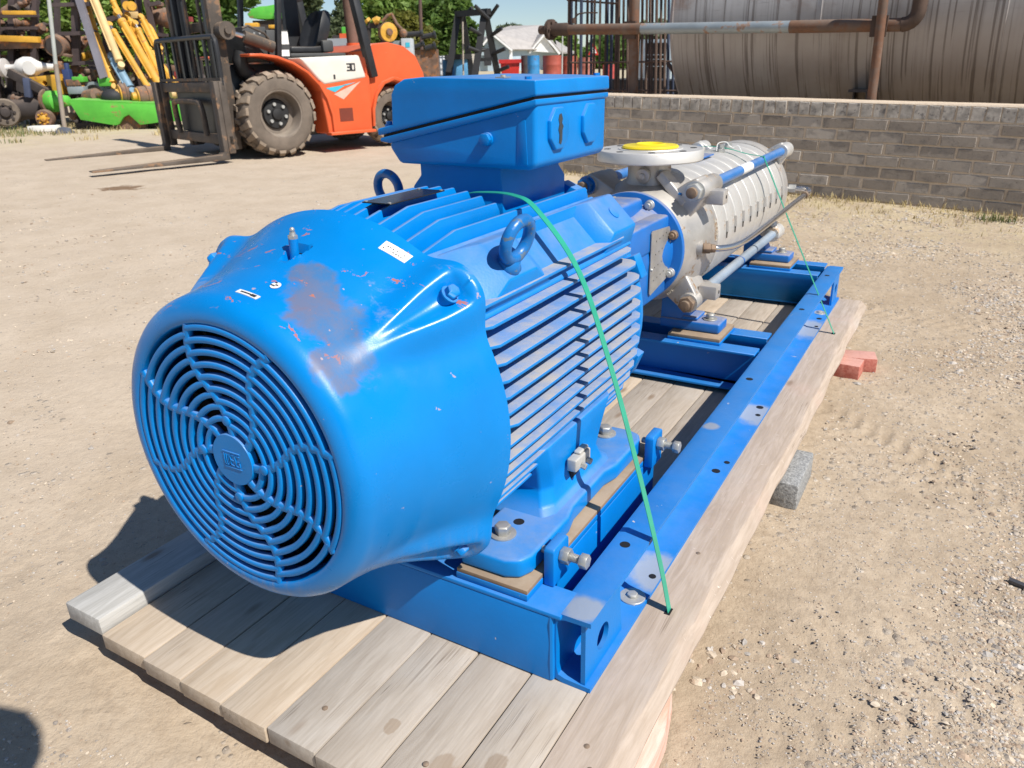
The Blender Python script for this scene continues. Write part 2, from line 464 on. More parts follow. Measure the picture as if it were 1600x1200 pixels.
def wood_material(name, a, b, stain=(0.19, 0.13, 0.085), stain_amt=0.3, crack=True, scuff=False, damp=False):
    t = NT(name); c = t.coord((9, 0.9, 9), rnd=7.0); c2 = t.coord((1, 1, 1), rnd=7.0); c3 = t.coord((55, 2.6, 55), rnd=5.0)
    grain = t.noise(c, 5, 6, 0.62, 1.1)
    fine = t.noise(c3, 3, 5, 0.65)
    base = t.mix(t.step(grain, 0.3, 0.7), a, b)
    base = t.mix(t.step(fine, 0.42, 0.70, 0, 0.28), base, tuple(x * 0.68 for x in a))
    oi = t.n('ShaderNodeObjectInfo')
    base = t.hsv(base, 0.5, t.step(oi.outputs['Random'], 0, 1, 0.75, 1.15), t.step(oi.outputs['Random'], 0, 1, 0.88, 1.10))
    base = t.mix(t.step(t.noise(c2, 3.2, 6, 0.68), 0.54, 0.72, 0, stain_amt), base, stain)
    base = t.mix(t.step(t.noise(c2, 1.7, 5, 0.6), 0.5, 0.75, 0, 0.4), base, (0.50, 0.49, 0.47))
    kn = t.n('ShaderNodeTexVoronoi'); kn.inputs['Scale'].default_value = 1.0
    t.l(t.coord((7.5, 2.6, 7.5), rnd=9.0), kn.inputs['Vector'])
    base = t.mix(t.step(kn.outputs['Distance'], 0.05, 0.13, 0.7, 0.0), base, (0.20, 0.13, 0.08))
    nb = t.bump(fine, 0.35, 0.0015)
    nb = t.bump(grain, 0.25, 0.002, nb)
    if crack:
        ck = t.step(t.noise(t.coord((22, 0.35, 22), rnd=11), 2.5, 3, 0.5), 0.485, 0.5)
        ck2 = t.step(t.noise(t.coord((22, 0.35, 22), rnd=11), 2.5, 3, 0.5), 0.5, 0.515, 1, 0)
        ckm = t.math('MULTIPLY', t.math('MULTIPLY', ck, ck2), t.step(t.noise(c2, 4.0, 2), 0.55, 0.65))
        base = t.mix(t.math('MULTIPLY', ckm, 0.6), base, (0.10, 0.07, 0.05))
    if scuff:
        sf = t.math('MULTIPLY', t.step(t.noise(t.coord((1.2, 2.6, 1.2), rot=(0, 0, 0.5)), 26, 6, 0.65, 0.5), 0.66, 0.69), t.step(t.noise(c2, 2.2, 3), 0.45, 0.62))
        base = t.mix(t.math('MULTIPLY', sf, 0.85), base, (0.74, 0.66, 0.58))
        base = t.mix(t.step(t.noise(c2, 3.0, 4), 0.52, 0.75, 0, 0.35), base, (0.55, 0.36, 0.29))
    if damp:
        for px, py, r_ in ((0.385, 0.03, 0.035), (0.43, 0.0, 0.06), (0.475, 0.07, 0.03), (0.52, -0.03, 0.05), (0.62, -0.02, 0.055), (0.30, -0.12, 0.03), (0.25, 0.06, 0.018)):
            dn = t.n('ShaderNodeVectorMath', operation='DISTANCE'); t.l(t.coord((1.25, 0.8, 0)), dn.inputs[0]); dn.inputs[1].default_value = ((px - 0.05) * 1.25, (py - 1.7) * 0.8, 0)
            base = t.mix(t.step(t.math('ADD', dn.outputs['Value'], t.math('MULTIPLY', t.math('SUBTRACT', t.noise(c2, 16, 4), 0.5), 0.05)), r_ * 0.55, r_ * 0.8, 0.55, 0.0), base, (0.27, 0.19, 0.125))
    return t.done(base, 0.8, 0, nb, spec=0.25)
M_WOOD = wood_material('weathered_plank', (0.42, 0.34, 0.26), (0.51, 0.43, 0.345), damp=True)
M_WOODR = wood_material('scuffed_edge_plank', (0.385, 0.305, 0.24), (0.48, 0.395, 0.325), stain_amt=0.2, scuff=True, damp=True)
M_WOODG = wood_material('grey_plank', (0.44, 0.42, 0.38), (0.58, 0.56, 0.52), stain_amt=0.1)
M_WOODY = wood_material('fresh_timber', (0.52, 0.36, 0.18), (0.66, 0.50, 0.28), crack=False)
M_WOODP = wood_material('pink_painted_timber', (0.62, 0.32, 0.24), (0.66, 0.50, 0.43), stain=(0.12, 0.05, 0.05), stain_amt=0.45)

# ------------------------------------------------------------------ wooden pallet
PAL = thing('wooden_pallet', 'weathered wooden plank pallet under the blue steel base frame', 'pallet', (0.05, 1.7, -0.135), absolute=True)
xe = [-0.519, -0.36, -0.23, -0.10, 0.03, 0.16, 0.289, 0.422, 0.549]
ye = [-0.055, -0.061, -0.064, -0.067, -0.063, -0.066, -0.061, -0.065]
yf = [3.46, 3.45, 3.47, 3.455, 3.46, 3.45, 3.465, 3.455]
rp = random.Random(3)
for i in range(8):
    m = MB(); a, b = xe[i] + 0.0018, xe[i + 1] - 0.0018
    dz = rp.uniform(-0.003, 0.0)
    K = 14; rings = []
    for k in range(K + 1):
        y = ye[i] + (yf[i] - ye[i]) * k / K
        w1 = noise.noise(Vector((i * 3.1, y * 1.3, 0))) * 0.0015
        rings.append([(a + w1, y, -0.043), (b + w1, y, -0.043), (b + w1, y, dz), (a + w1, y, dz)])
    m.loft(rings)
    m.build('plank', M_WOOD, PAL, bevel=0.003, seg=2)
# rightmost plank with a waney, battered edge
m = MB(); rings = []; K = 60
for k in range(K + 1):
    y = -0.07 + 3.57 * k / K
    e = 0.012 * noise.noise(Vector((0.3, y * 2.1, 4))) + 0.006 * noise.noise(Vector((9, y * 9, 1)))
    if y < 0.62: e -= 0.012
    xo = 0.672 + e; xb = 0.693 + 0.5 * e + 0.008 * noise.noise(Vector((5, y * 4, 2)))
    rings.append([(0.551, y, -0.045), (xb, y, -0.045), (xb + 0.003, y, -0.030), (xo, y, -0.003 + 0.002 * noise.noise(Vector((1, y * 6, 7)))), (xo - 0.012, y, 0.0), (0.551, y, 0.0)])
m.loft(rings)
m.build('plank', M_WOODR, PAL, ang=30, label='rightmost plank with a waney battered edge')
# raised grey plank on the left
m = MB(); m.box((-0.655, -0.050, -0.014), (-0.5225, 0.34, 0.034))
m.build('plank', M_WOODG, PAL, bevel=0.004, label='short grey plank sitting higher than the others')
# left planks under the hidden left rail
for a, b in ((-0.65, -0.5225),):
    m = MB(); m.box((a, 0.40, -0.043), (b, 3.46, -0.001)); m.build('plank', M_WOOD, PAL, bevel=0.003)
for y0 in (0.62, 1.50, 2.70, 3.30):
    m = MB(); m.box((-0.60, y0, -0.118 if y0 < 1 else -0.062), (0.69 if y0 > 2.6 and y0 < 3 else 0.62, y0 + 0.10, -0.0455)); m.build('bearer', M_WOODY, PAL, bevel=0.004)
m = MB(); rings = []
for k in range(13):
    y = -0.075 + 0.60 * k / 12
    e = 0.008 * noise.noise(Vector((3, y * 8, 0)))
    t_ = max(0.0, (k - 9) / 3)
    rings.append([(0.60, y, -0.125), (0.705 + e - 0.035 * t_, y, -0.128), (0.700 + e - 0.035 * t_, y, -0.085 + e), (0.672 + e - 0.02 * t_, y, -0.06), (0.60, y, -0.052)])
m.loft(rings); m.build('bearer', M_WOODP, PAL, ang=30, label='front bearer splashed with pink paint')
for (x, y, l) in ((0.672, 0.045, 0.12), (0.668, 0.09, 0.07), (0.679, 0.012, 0.08)):
    m = MB(); m.bar((x, y, -0.047), (x - 0.004, y - l, -0.052), 0.006, 0.004); m.build('splinter', M_WOODY, PAL)
for (x, y) in ((0.605, 0.20), (0.632, 0.155), (0.60, 0.9), (0.36, 0.02), (0.1, 0.03)):
    m = MB(); m.lathe((x, y, -0.001), (0, 0, 1), [(0, 0.006), (0.0015, 0.006), (0.003, 0.003)], 12); m.build('nail_head', M_RUSTBOLT, PAL)
for (x, y) in ((0.609, 0.642), (0.620, 2.884)):
    m = MB(); m.box((x - 0.006, y - 0.013, -0.002), (x + 0.008, y + 0.013, 0.0012)); m.build('strap_slot', M_DARK, PAL)

# supports
M_BLOCK = None
t = NT('concrete_block_grey'); c = t.coord(); nn = t.noise(c, 110, 4, 0.7)
base = t.mix(t.step(nn, 0.35, 0.7), (0.20, 0.20, 0.20), (0.42, 0.42, 0.41))
M_BLOCK = t.done(base, 0.9, 0, t.bump(nn, 0.9, 0.004))
m = MB(); m.box((0.653, 1.475, gz(0.7, 1.6) - 0.012), (0.748, 1.735, -0.056))
BLK = m.build('concrete_block', M_BLOCK, None, bevel=0.008)
tag(BLK, 'grey concrete block propped under the right edge of the pallet', 'block')
t = NT('red_clay_brick'); c = t.coord(rnd=5); nn = t.noise(c, 45, 5, 0.7)
base = t.mix(t.step(nn, 0.3, 0.7), (0.40, 0.10, 0.07), (0.55, 0.22, 0.17))
base = t.mix(t.math('MULTIPLY', t.upness(), 0.5), base, (0.62, 0.42, 0.36))
M_RBRICK = t.done(base, 0.9, 0, t.bump(nn, 0.6, 0.003))
for (p, rz, lab) in (((0.70, 2.735), -0.06, 'red brick under the pallet edge, the one nearer the camera'), ((0.745, 2.845), 0.22, 'red brick lying just behind another under the pallet edge')):
    m = MB(); g = gz(*p)
    m.box((-0.111, -0.053, 0), (0.075, 0.053, -0.065 - g)); o = m.build('red_brick', M_RBRICK, None, bevel=0.004)
    o.location = (p[0], p[1], g - 0.004); o.rotation_euler = (0, 0, rz)
    tag(o, lab, 'brick', 'red bricks propping the pallet')

# ------------------------------------------------------------------ blue steel base frame
SKD = thing('base_frame', 'blue welded steel base frame bolted on the wooden pallet', 'base frame', (0, 1.9, 0), absolute=True)
H = 0.177
def rail(sx):
    m = MB()
    xo, xi = 0.555, 0.468
    outer = [(xi + 0.022, 0), (xo, 0), (xo, 0.011), (xi + 0.03, 0.013), (xi + 0.014, 0.018), (xi + 0.010, 0.035), (xi + 0.010, H - 0.035), (xi + 0.014, H - 0.018), (xi + 0.03, H - 0.013), (xo, H - 0.011), (xo, H), (xi + 0.022, H), (xi + 0.006, H - 0.006), (xi, H - 0.022), (xi, 0.022), (xi + 0.006, 0.006)]
    rings = [[(sx * a, y, b) for a, b in outer] for y in (0.322, 1.9, 3.475)]
    m.loft(rings)
    return m
for sx in (1, -1):
    r = rail(sx).build('side_rail', M_RAIL, SKD, ang=35)
    # end gussets with lifting holes
    for y0, y1 in ((0.326, 0.50), (3.30, 3.47)):
        m = MB(); yc = y0 + 0.088
        m.plate([(y0, 0.0125), (y1 + (0.02 if y0 < 1 else 0), 0.0125), (y1, H - 0.0125), (y0, H - 0.0125)], (sx * 0.532 - (0.008 if sx < 0 else 0), 0, 0), (0, 1, 0), (0, 0, 1), 0.010, [circ(yc, 0.075, 0.030)])
        m.build('end_gusset', M_SKID, SKD)
def holes(pts, z, r=0.010):
    for x, y in pts:
        m = MB(); m.cyl((x, y, z - 0.0005), (x, y, z + 0.0006), r, n=20); m.build('bolt_hole', M_DARK, SKD)
holes([(0.510, 0.605), (0.51, 1.72), (0.509, 2.62), (0.509, 3.26)], H, 0.012)
holes([(0.535, 0.735), (0.535, 1.40), (0.535, 1.80), (0.537, 2.92)], 0.0125, 0.009)
holes([(0.520, 0.70 + 0.63), (0.525, 1.87), (0.527, 3.05)], 0.0125, 0.013)
for (x, y) in ((0.521, 0.637), (0.512, 3.145)):
    m = MB(); m.cyl((x, y, 0.0115), (x, y, 0.016), 0.031, n=32); m.hexbolt((x, y, 0.016), (0, 0, 1), 0.013, 0.008)
    m.build('hold_down_bolt', M_ZINC, SKD, bevel=0.0008, seg=1)
# front cross beam
m = MB(); m.box((-0.466, 0.314, 0.0), (0.4665, 0.324, H - 0.012)); m.build('front_beam', M_SKID, SKD, bevel=0.002)
m = MB(); m.box((-0.466, 0.3135, H - 0.0118), (0.4920, 0.400, H - 0.0006)); m.build('top_plate', M_SKID, SKD, bevel=0.003)
m = MB(); m.tube([(0.468, 0.320, z) for z in (0.004, 0.05, 0.1, 0.15, 0.17)], [0.0065, 0.0075, 0.0065, 0.0075, 0.006], 8); m.build('weld_seam', M_SKID, SKD)
# inner beams under the motor feet
for sx in (1, -1):
    m = MB()
    a, b = sorted((sx * 0.236, sx * 0.412))
    m.box((a, 0.402, 0.0), (b, 1.06, H - 0.001)); m.build('motor_beam', M_SKID, SKD, bevel=0.003)
    m = MB(); m.box((a, 0.322, H + 0.0005), (b, 1.055, H + 0.0155)); m.build('mounting_pad', M_SKID, SKD, bevel=0.002)
    m = MB(); m.box((a + 0.002, 0.3235, H + 0.016), (b - 0.001, 1.053, H + 0.0255)); m.build('shim_plate', M_SHIM, SKD, bevel=0.001)
    # jacking plates with bolts
    for yc, nm in ((0.425, 0), (1.005, 1)):
        m = MB(); p0 = [(-0.036, 0), (0.036, 0), (0.036, 0.085), (0.030, 0.092), (-0.030, 0.092), (-0.036, 0.085)]
        m.plate([(yc + a_, H + b_) for a_, b_ in p0], (sx * 0.4145 - (0.024 if sx < 0 else 0), 0, 0), (0, 1, 0), (0, 0, 1), 0.024)
        m.build('jacking_plate', M_SKID, SKD, bevel=0.003)
        m = MB(); z = H + 0.062
        m.cyl((sx * 0.394, yc, z), (sx * 0.495, yc, z), 0.0085, n=14)
        for k in range(7):
            xx = 0.461 + k * 0.003
            m.cyl((sx * xx, yc, z), (sx * (xx + 0.0015), yc, z), 0.0098, n=14)
        m.cyl((sx * 0.4395, yc, z), (sx * 0.459, yc, z), 0.0185, n=6)
        m.cyl((sx * 0.483, yc, z), (sx * 0.500, yc, z), 0.0165, n=6)
        m.build('jacking_bolt', M_BOLT, SKD, bevel=0.0012, seg=1)
# pump cross beams, each a pair of channels back to back
def channel(y0, y1, web, name='cross_beam', xr=0.467):
    m = MB(); t_ = 0.010
    m.box((-xr, y0, 0.018), (xr, y1, 0.018 + t_)); m.box((-xr, y0, H - t_), (xr, y1, H))
    if web == 'far': m.box((-xr, y1 - 0.008, 0.018 + t_), (xr, y1, H - t_))
    else: m.box((-xr, y0, 0.018 + t_), (xr, y0 + 0.008, H - t_))
    m.build(name, M_SKID, SKD, bevel=0.002, seg=1)
channel(1.965, 2.045, 'far'); channel(2.165, 2.245, 'near')
channel(3.245, 3.325, 'near'); channel(3.45, 3.53, 'near')
for (y0, y1) in ((2.00, 2.215), (3.27, 3.50)):
    m = MB(); m.box((0.115, y0, H + 0.0005), (0.325, y1, H + 0.012)); m.build('mounting_pad', M_SKID, SKD, bevel=0.002)
    m = MB(); m.box((0.117, y0 + 0.002, H + 0.0125), (0.323, y1 - 0.002, H + 0.0255)); m.build('shim_plate', M_SHIM, SKD, bevel=0.001)
    m = MB(); m.box((-0.325, y0, H + 0.0005), (-0.115, y1, H + 0.0255)); m.build('shim_plate', M_SHIM, SKD, bevel=0.001)
# ------------------------------------------------------------------ electric motor
A = 0.56
MOT = thing('electric_motor', 'large blue finned electric motor with round slotted fan cover', 'electric motor', (0, 0.65, H + 0.026), absolute=True)
ZF = H + 0.026
prof_y = [0.0, 0.03, 0.08, 0.14, 0.20, 0.25, 0.29, 0.315]
prof_r = [0.272, 0.297, 0.304, 0.317, 0.339, 0.361, 0.381, 0.390]
def lerp(x, X, Y):
    if x <= X[0]: return Y[0]
    for i in range(len(X) - 1):
        if x <= X[i + 1]:
            return Y[i] + (Y[i + 1] - Y[i]) * (x - X[i]) / (X[i + 1] - X[i])
    return Y[-1]
def sstep(a, b, x):
    t_ = max(0.0, min(1.0, (x - a) / (b - a))); return t_ * t_ * (3 - 2 * t_)
def cover_r(th, y):
    r = lerp(y, prof_y, prof_r)
    for e in (42, 138, -42, -138):
        d = (th - e + 180) % 360 - 180
        if abs(d) < 25:
            k_ = sstep(0.04, 0.30, y)
            w_ = 5.0 + 4.5 * k_
            bump = (0.050 if e > 0 else 0.034) * k_ * math.exp(-abs(d / w_) ** 2.8)
            hw = 1.5 + 2.4 * sstep(0.13, 0.27, y)
            pocket = math.exp(-abs(d / hw) ** 2.6) * sstep(0.10, 0.25, y) * (1 - sstep(0.288, 0.300, y))
            r += bump * (1 - 0.62 * pocket)
    if 80 < th < 95:
        u = (y - 0.165) / 0.05
        if 0 < u < 1:
            half = 1.0 + 3.6 * u
            r -= 0.020 * (1 - sstep(half * 0.8, half, abs(th - 87))) * sstep(0, 0.3, u) * (1 - sstep(0.93, 1.0, u))
    return r
m = MB(); NTH = 540; rings = []
def ring(y, rf):
    return [(math.cos(2 * PI * i / NTH) * rf(i), y, A + math.sin(2 * PI * i / NTH) * rf(i)) for i in range(NTH)]
fr = [(0.055, 0.249), (0.012, 0.249), (0.003, 0.2505), (0.0, 0.254), (-0.0005, 0.262), (0.001, 0.270), (0.0045, 0.2785), (0.0105, 0.2865), (0.018, 0.2925), (0.026, 0.2962)]
rings.append(ring(0.05, lambda i: 0.285))
for y, r in fr:
    rings.append(ring(y, lambda i, r=r: r))
ys = [0.034 + k * 0.0065 for k in range(43)] + [0.3135]
for y in ys:
    rings.append(ring(y, lambda i, y=y: cover_r((i * 360 / NTH + 180) % 360 - 180, y)))
rings.append(ring(0.3165, lambda i: cover_r((i * 360 / NTH + 180) % 360 - 180, 0.313) - 0.003))
rings.append(ring(0.3150, lambda i: cover_r((i * 360 / NTH + 180) % 360 - 180, 0.313) - 0.010))
rings.append(ring(0.295, lambda i: 0.345))
rings.append(ring(0.20, lambda i: 0.300))
m.loft(rings, cap=False)
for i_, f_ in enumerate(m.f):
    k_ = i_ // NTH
    if k_ == 0 or k_ >= len(rings) - 3: m.m[i_] = 1  # inner faces of the blue cover painted black in place of interior shade
COV = m.build('fan_cover', [M_COVER, M_DARK], MOT, ang=50)
# black disc put in for the shade inside the cover, and the fan itself
m = MB(); m.lathe((0, 0.21, A), (0, 1, 0), [(0, 0.33), (0.01, 0.33)], 48); m.build('fan_shade_disc', M_DARK, COV)
m = MB(); m.lathe((0, 0.10, A), (0, 1, 0), [(0, 0.05), (0.0, 0.225), (0.012, 0.235), (0.06, 0.12), (0.09, 0.07)], 48)
for k in range(9):
    a = 2 * PI * k / 9
    m.M = Matrix.Translation((0, 0, A)) @ Matrix.Rotation(a, 4, 'Y')
    m.box((0.07, 0.075, -0.004), (0.235, 0.10, 0.004)); m.M = None
m.build('cooling_fan', M_DARK, COV)
# grille: concentric bars broken by eight curved ribs
DR = [0.05, 0.07, 0.09, 0.12, 0.14, 0.16, 0.19, 0.22, 0.25, 0.27]
DA = [-8, -3, 2, 10, 15.5, 19.5, 20.5, 18, 14, 12]
def rib_th(k, r): return 45 * k + lerp(r, DR, DA)
m = MB()
def bar_sec(m, path, wr, wy):
    """rounded bar: path of (r, theta deg)"""
    rings = []; n = 12; K = len(path)
    P = [Vector((math.cos(rad(t_)) * r, 0, math.sin(rad(t_)) * r)) for r, t_ in path]
    for i in range(K):
        tg = (P[min(i + 1, K - 1)] - P[max(i - 1, 0)]).normalized(); sd = Vector((tg.z, 0, -tg.x))
        rings.append([Vector((0, 0.0065, A)) + P[i] + sd * (wr * math.copysign(abs(math.cos(2 * PI * q / n)) ** 0.6, math.cos(2 * PI * q / n))) + Vector((0, wy, 0)) * math.copysign(abs(math.sin(2 * PI * q / n)) ** 0.6, math.sin(2 * PI * q / n)) for q in range(n)])
    m.loft(rings)
PITCH = 0.0222
for k in range(8):
    base_r = 0.2340 if k % 2 == 0 else 0.2448
    i = 0
    while base_r - PITCH * i > 0.058:
        r = base_r - PITCH * i
        a, b = rib_th(k, r), rib_th(k + 1, r)
        n = max(6, int((b - a) / 2.2))
        bar_sec(m, [(r, a + (b - a) * q / n) for q in range(n + 1)], 0.0062, 0.0075)
        i += 1
for k in range(8):
    bar_sec(m, [(0.047 + 0.0085 * q, rib_th(k, 0.047 + 0.0085 * q)) for q in range(25)], 0.0088, 0.0070)
GR = m.build('grille', M_BLUE, COV, ang=60)
m = MB(); m.lathe((0, -0.002, A), (0, 1, 0), [(0, 0.049), (0.0, 0.0492), (0.003, 0.0505), (0.014, 0.0505)], 48)
for k in (0, 2, 4, 6):
    a = rad(rib_th(k, 0.077)); m.lathe((math.cos(a) * 0.077, -0.0035, A + math.sin(a) * 0.077), (0, 1, 0), [(0, 0.0075), (0.001, 0.0095), (0.012, 0.0095)], 16)
m.build('hub_disc', M_BLUE, COV, ang=45)
# the raised letters on the hub: W E G between two lines
m = MB()
def lbar(u0, v0, u1, v1, th=0.0022):
    a = min(u0, u1) - th / 2; b = max(u0, u1) + th / 2; c = min(v0, v1) - th / 2; d = max(v0, v1) + th / 2
    m.box((a, -0.0034, A + c), (b, -0.0015, A + d))
lbar(-0.021, 0.0155, 0.021, 0.0155); lbar(-0.021, -0.0155, 0.021, -0.0155)
for x in (-0.019, -0.0135, -0.008): lbar(x, -0.010, x, 0.010)
lbar(-0.019, -0.010, -0.008, -0.010)
lbar(-0.0035, -0.010, -0.0035, 0.010)
for z in (-0.010, 0.0, 0.010): lbar(-0.0035, z, 0.0045, z)
lbar(0.009, -0.010, 0.009, 0.010); lbar(0.009, 0.010, 0.019, 0.010); lbar(0.009, -0.010, 0.019, -0.010); lbar(0.019, -0.010, 0.019, -0.001); lbar(0.0145, -0.001, 0.019, -0.001)
m.build('hub_emblem', M_BLUE, COV, bevel=0.0004, seg=1)
# ear bolts
for e in (42, 138, -42, -138):
    d = Vector((math.cos(rad(e)), 0, math.sin(rad(e)))); p = Vector((0, 0.272, A)) + d * (0.352 if e > 0 else 0.335)
    m = MB(); m.cyl(p, p + d * 0.048, 0.0155, n=24); m.cyl(p + d * 0.048, p + d * 0.052, 0.0175, n=28); m.cyl(p + d * 0.052, p + d * 0.064, 0.0135, n=6); m.cyl(p + d * 0.064, p + d * 0.067, 0.0135, 0.011, n=6)
    m.build('cover_bolt', M_BLUE, COV, bevel=0.0006, seg=1)
# grease nipple
m = MB(); r0 = cover_r(60, 0.2); th = rad(87.3); bx = Vector((math.cos(th), 0, math.sin(th)))
q = Vector((0, 0.196, A)) + bx * (r0 - 0.03)
m.cyl(q, q + bx * 0.050, 0.0085, n=14); m.build('nipple_pipe', M_BLUE, COV)
m = MB(); m.cyl(q + bx * 0.050, q + bx * 0.056, 0.009, n=6); m.cyl(q + bx * 0.056, q + bx * 0.062, 0.0065, 0.005, n=12); m.ball(q + bx * 0.066, 0.0048); m.build('grease_nipple', M_BOLT, COV)
# stickers that follow the cover
def sticker(name, mat, th0, th1, y0, y1, corner=None, lift=0.0012, n=8, skew=0.0, parent=None):
    m = MB(); rings = []
    top = []; bot = []
    vs = []; fs = []
    for L in (lift, 0.0002):
        for i in range(n + 1):
            for j in range(3):
                th = th0 + (th1 - th0) * i / n; y = y0 + (y1 - y0) * j / 2 + skew * i / n
                r = cover_r(th, y) + L
                vs.append((math.cos(rad(th)) * r, y, A + math.sin(rad(th)) * r))
    N = (n + 1) * 3
    for i in range(n):
        for j in range(2):
            a = i * 3 + j
            fs.append((a, a + 1, a + 4, a + 3)); fs.append((N + a, N + a + 3, N + a + 4, N + a + 1))
    edge = [i * 3 for i in range(n + 1)] + [n * 3 + 1, n * 3 + 2] + [i * 3 + 2 for i in range(n - 1, -1, -1)] + [1]
    for a, b in zip(edge, edge[1:] + edge[:1]):
        fs.append((a, b, N + b, N + a))
    m.add(vs, fs)
    return m.build(name, mat, parent or COV)
ST = sticker('white_sticker', M_WHITE, 66.0, 57.2, 0.268, 0.288, n=10, skew=0.006)
rs = random.Random(5)
for j, yy in enumerate((0.2735, 0.2795)):
    a = 65.2
    while a > 58.4:
        l = rs.uniform(0.25, 0.6)
        if rs.random() < 0.8:
            sk = 0.006 * (66 - a) / 8.8
            sticker('print_mark', M_INK, a, a - l, yy + sk - 0.0008, yy + sk + 0.0008, lift=0.0016, n=2, parent=ST)
        a -= l + 0.35
AS = sticker('arrow_sticker', M_WHITE, 85.6, 76.6, 0.047, 0.058, n=10, skew=0.0)
sticker('arrow_print', M_INK, 84.2, 78.6, 0.0508, 0.0542, lift=0.0016, n=6, parent=AS)
sticker('arrow_print', M_INK, 79.6, 77.6, 0.0492, 0.0558, lift=0.0016, n=4, parent=AS)
m = MB(); vs = []; th0, y0_ = 78.0, 0.098
for i in range(20):
    a = 2 * PI * i / 20; th = th0 + math.cos(a) * 1.7; y = y0_ + math.sin(a) * 0.0095; r = cover_r(th, y) + 0.0012
    vs.append((math.cos(rad(th)) * r, y, A + math.sin(rad(th)) * r))
m.add(vs, [tuple(range(20))]); m.build('round_sticker', M_WHITE, COV, recalc=False)
for (da, dy, lh) in ((1.5, -0.003, 1.6), (0.2, 0.001, 1.0), (1.2, 0.006, 0.8)):
    sticker('torn_mark', M_INK, th0 + da, th0 + da - lh, y0_ + dy - 0.0012, y0_ + dy + 0.0015, lift=0.0018, n=2)

# frame
m = MB()
m.lathe((0, 0.30, A), (0, 1, 0), [(0, 0.27), (0, 0.305), (0.79, 0.305), (0.79, 0.27)], 64)
FRM = m.build('frame_body', M_BLUE, MOT)
def fin_tip(z):
    d = max(0.0, abs(z - 0.575) - 0.06)
    return 0.372 - 1.5 * d ** 1.8
fz = [0.347 + 0.0338 * i for i in range(14)]
for i, z in enumerate(fz):
    xt = fin_tip(z); m = MB()
    rr = random.Random(i)
    yf_ = 1.058 + 0.004 * rr.uniform(-1, 1)
    ya = 0.300 if i != 6 else 0.33
    xr = math.sqrt(max(0.02, 0.30 ** 2 - (z - A) ** 2)) - 0.03
    out = [(xr, ya + 0.012), (xt - 0.045, ya + 0.010), (xt - 0.012, ya + 0.022), (xt, ya + 0.045), (xt + 0.001, 0.5), (xt - 0.001, 0.75), (xt, yf_ - 0.05), (xt - 0.012, yf_ - 0.015), (xt - 0.03, yf_), (xr, yf_ + 0.01)]
    m.plate(out, (0, 0, z - 0.0038), (1, 0, 0), (0, 1, 0), 0.0076)
    f = m.build('side_fin', M_FIN, FRM, bevel=0.0024, seg=2)
    me2 = f.data.copy()
    for v in me2.vertices: v.co.x = -v.co.x
    me2.flip_normals()
    place('side_fin', me2, FRM, (0, 0, 0))
for i in range(-6, 7):
    x = 0.037 * i; m = MB()
    zt = A + math.sqrt(0.388 ** 2 - x * x) - 0.003
    y1 = 0.690 if abs(x) < 0.16 else 1.075
    out = [(0.318, A + 0.22), (0.318, zt - 0.036), (0.334, zt - 0.026), (0.40, zt - 0.012), (0.46, zt), (y1 - 0.012, zt), (y1, zt - 0.020), (y1 + (0.02 if y1 > 1 else 0.004), A + 0.22)]
    m.plate(out, (x - 0.0045, 0, 0), (0, 1, 0), (0, 0, 1), 0.009)
    m.build('top_fin', M_TOPFIN, FRM, bevel=0.0025, seg=2)
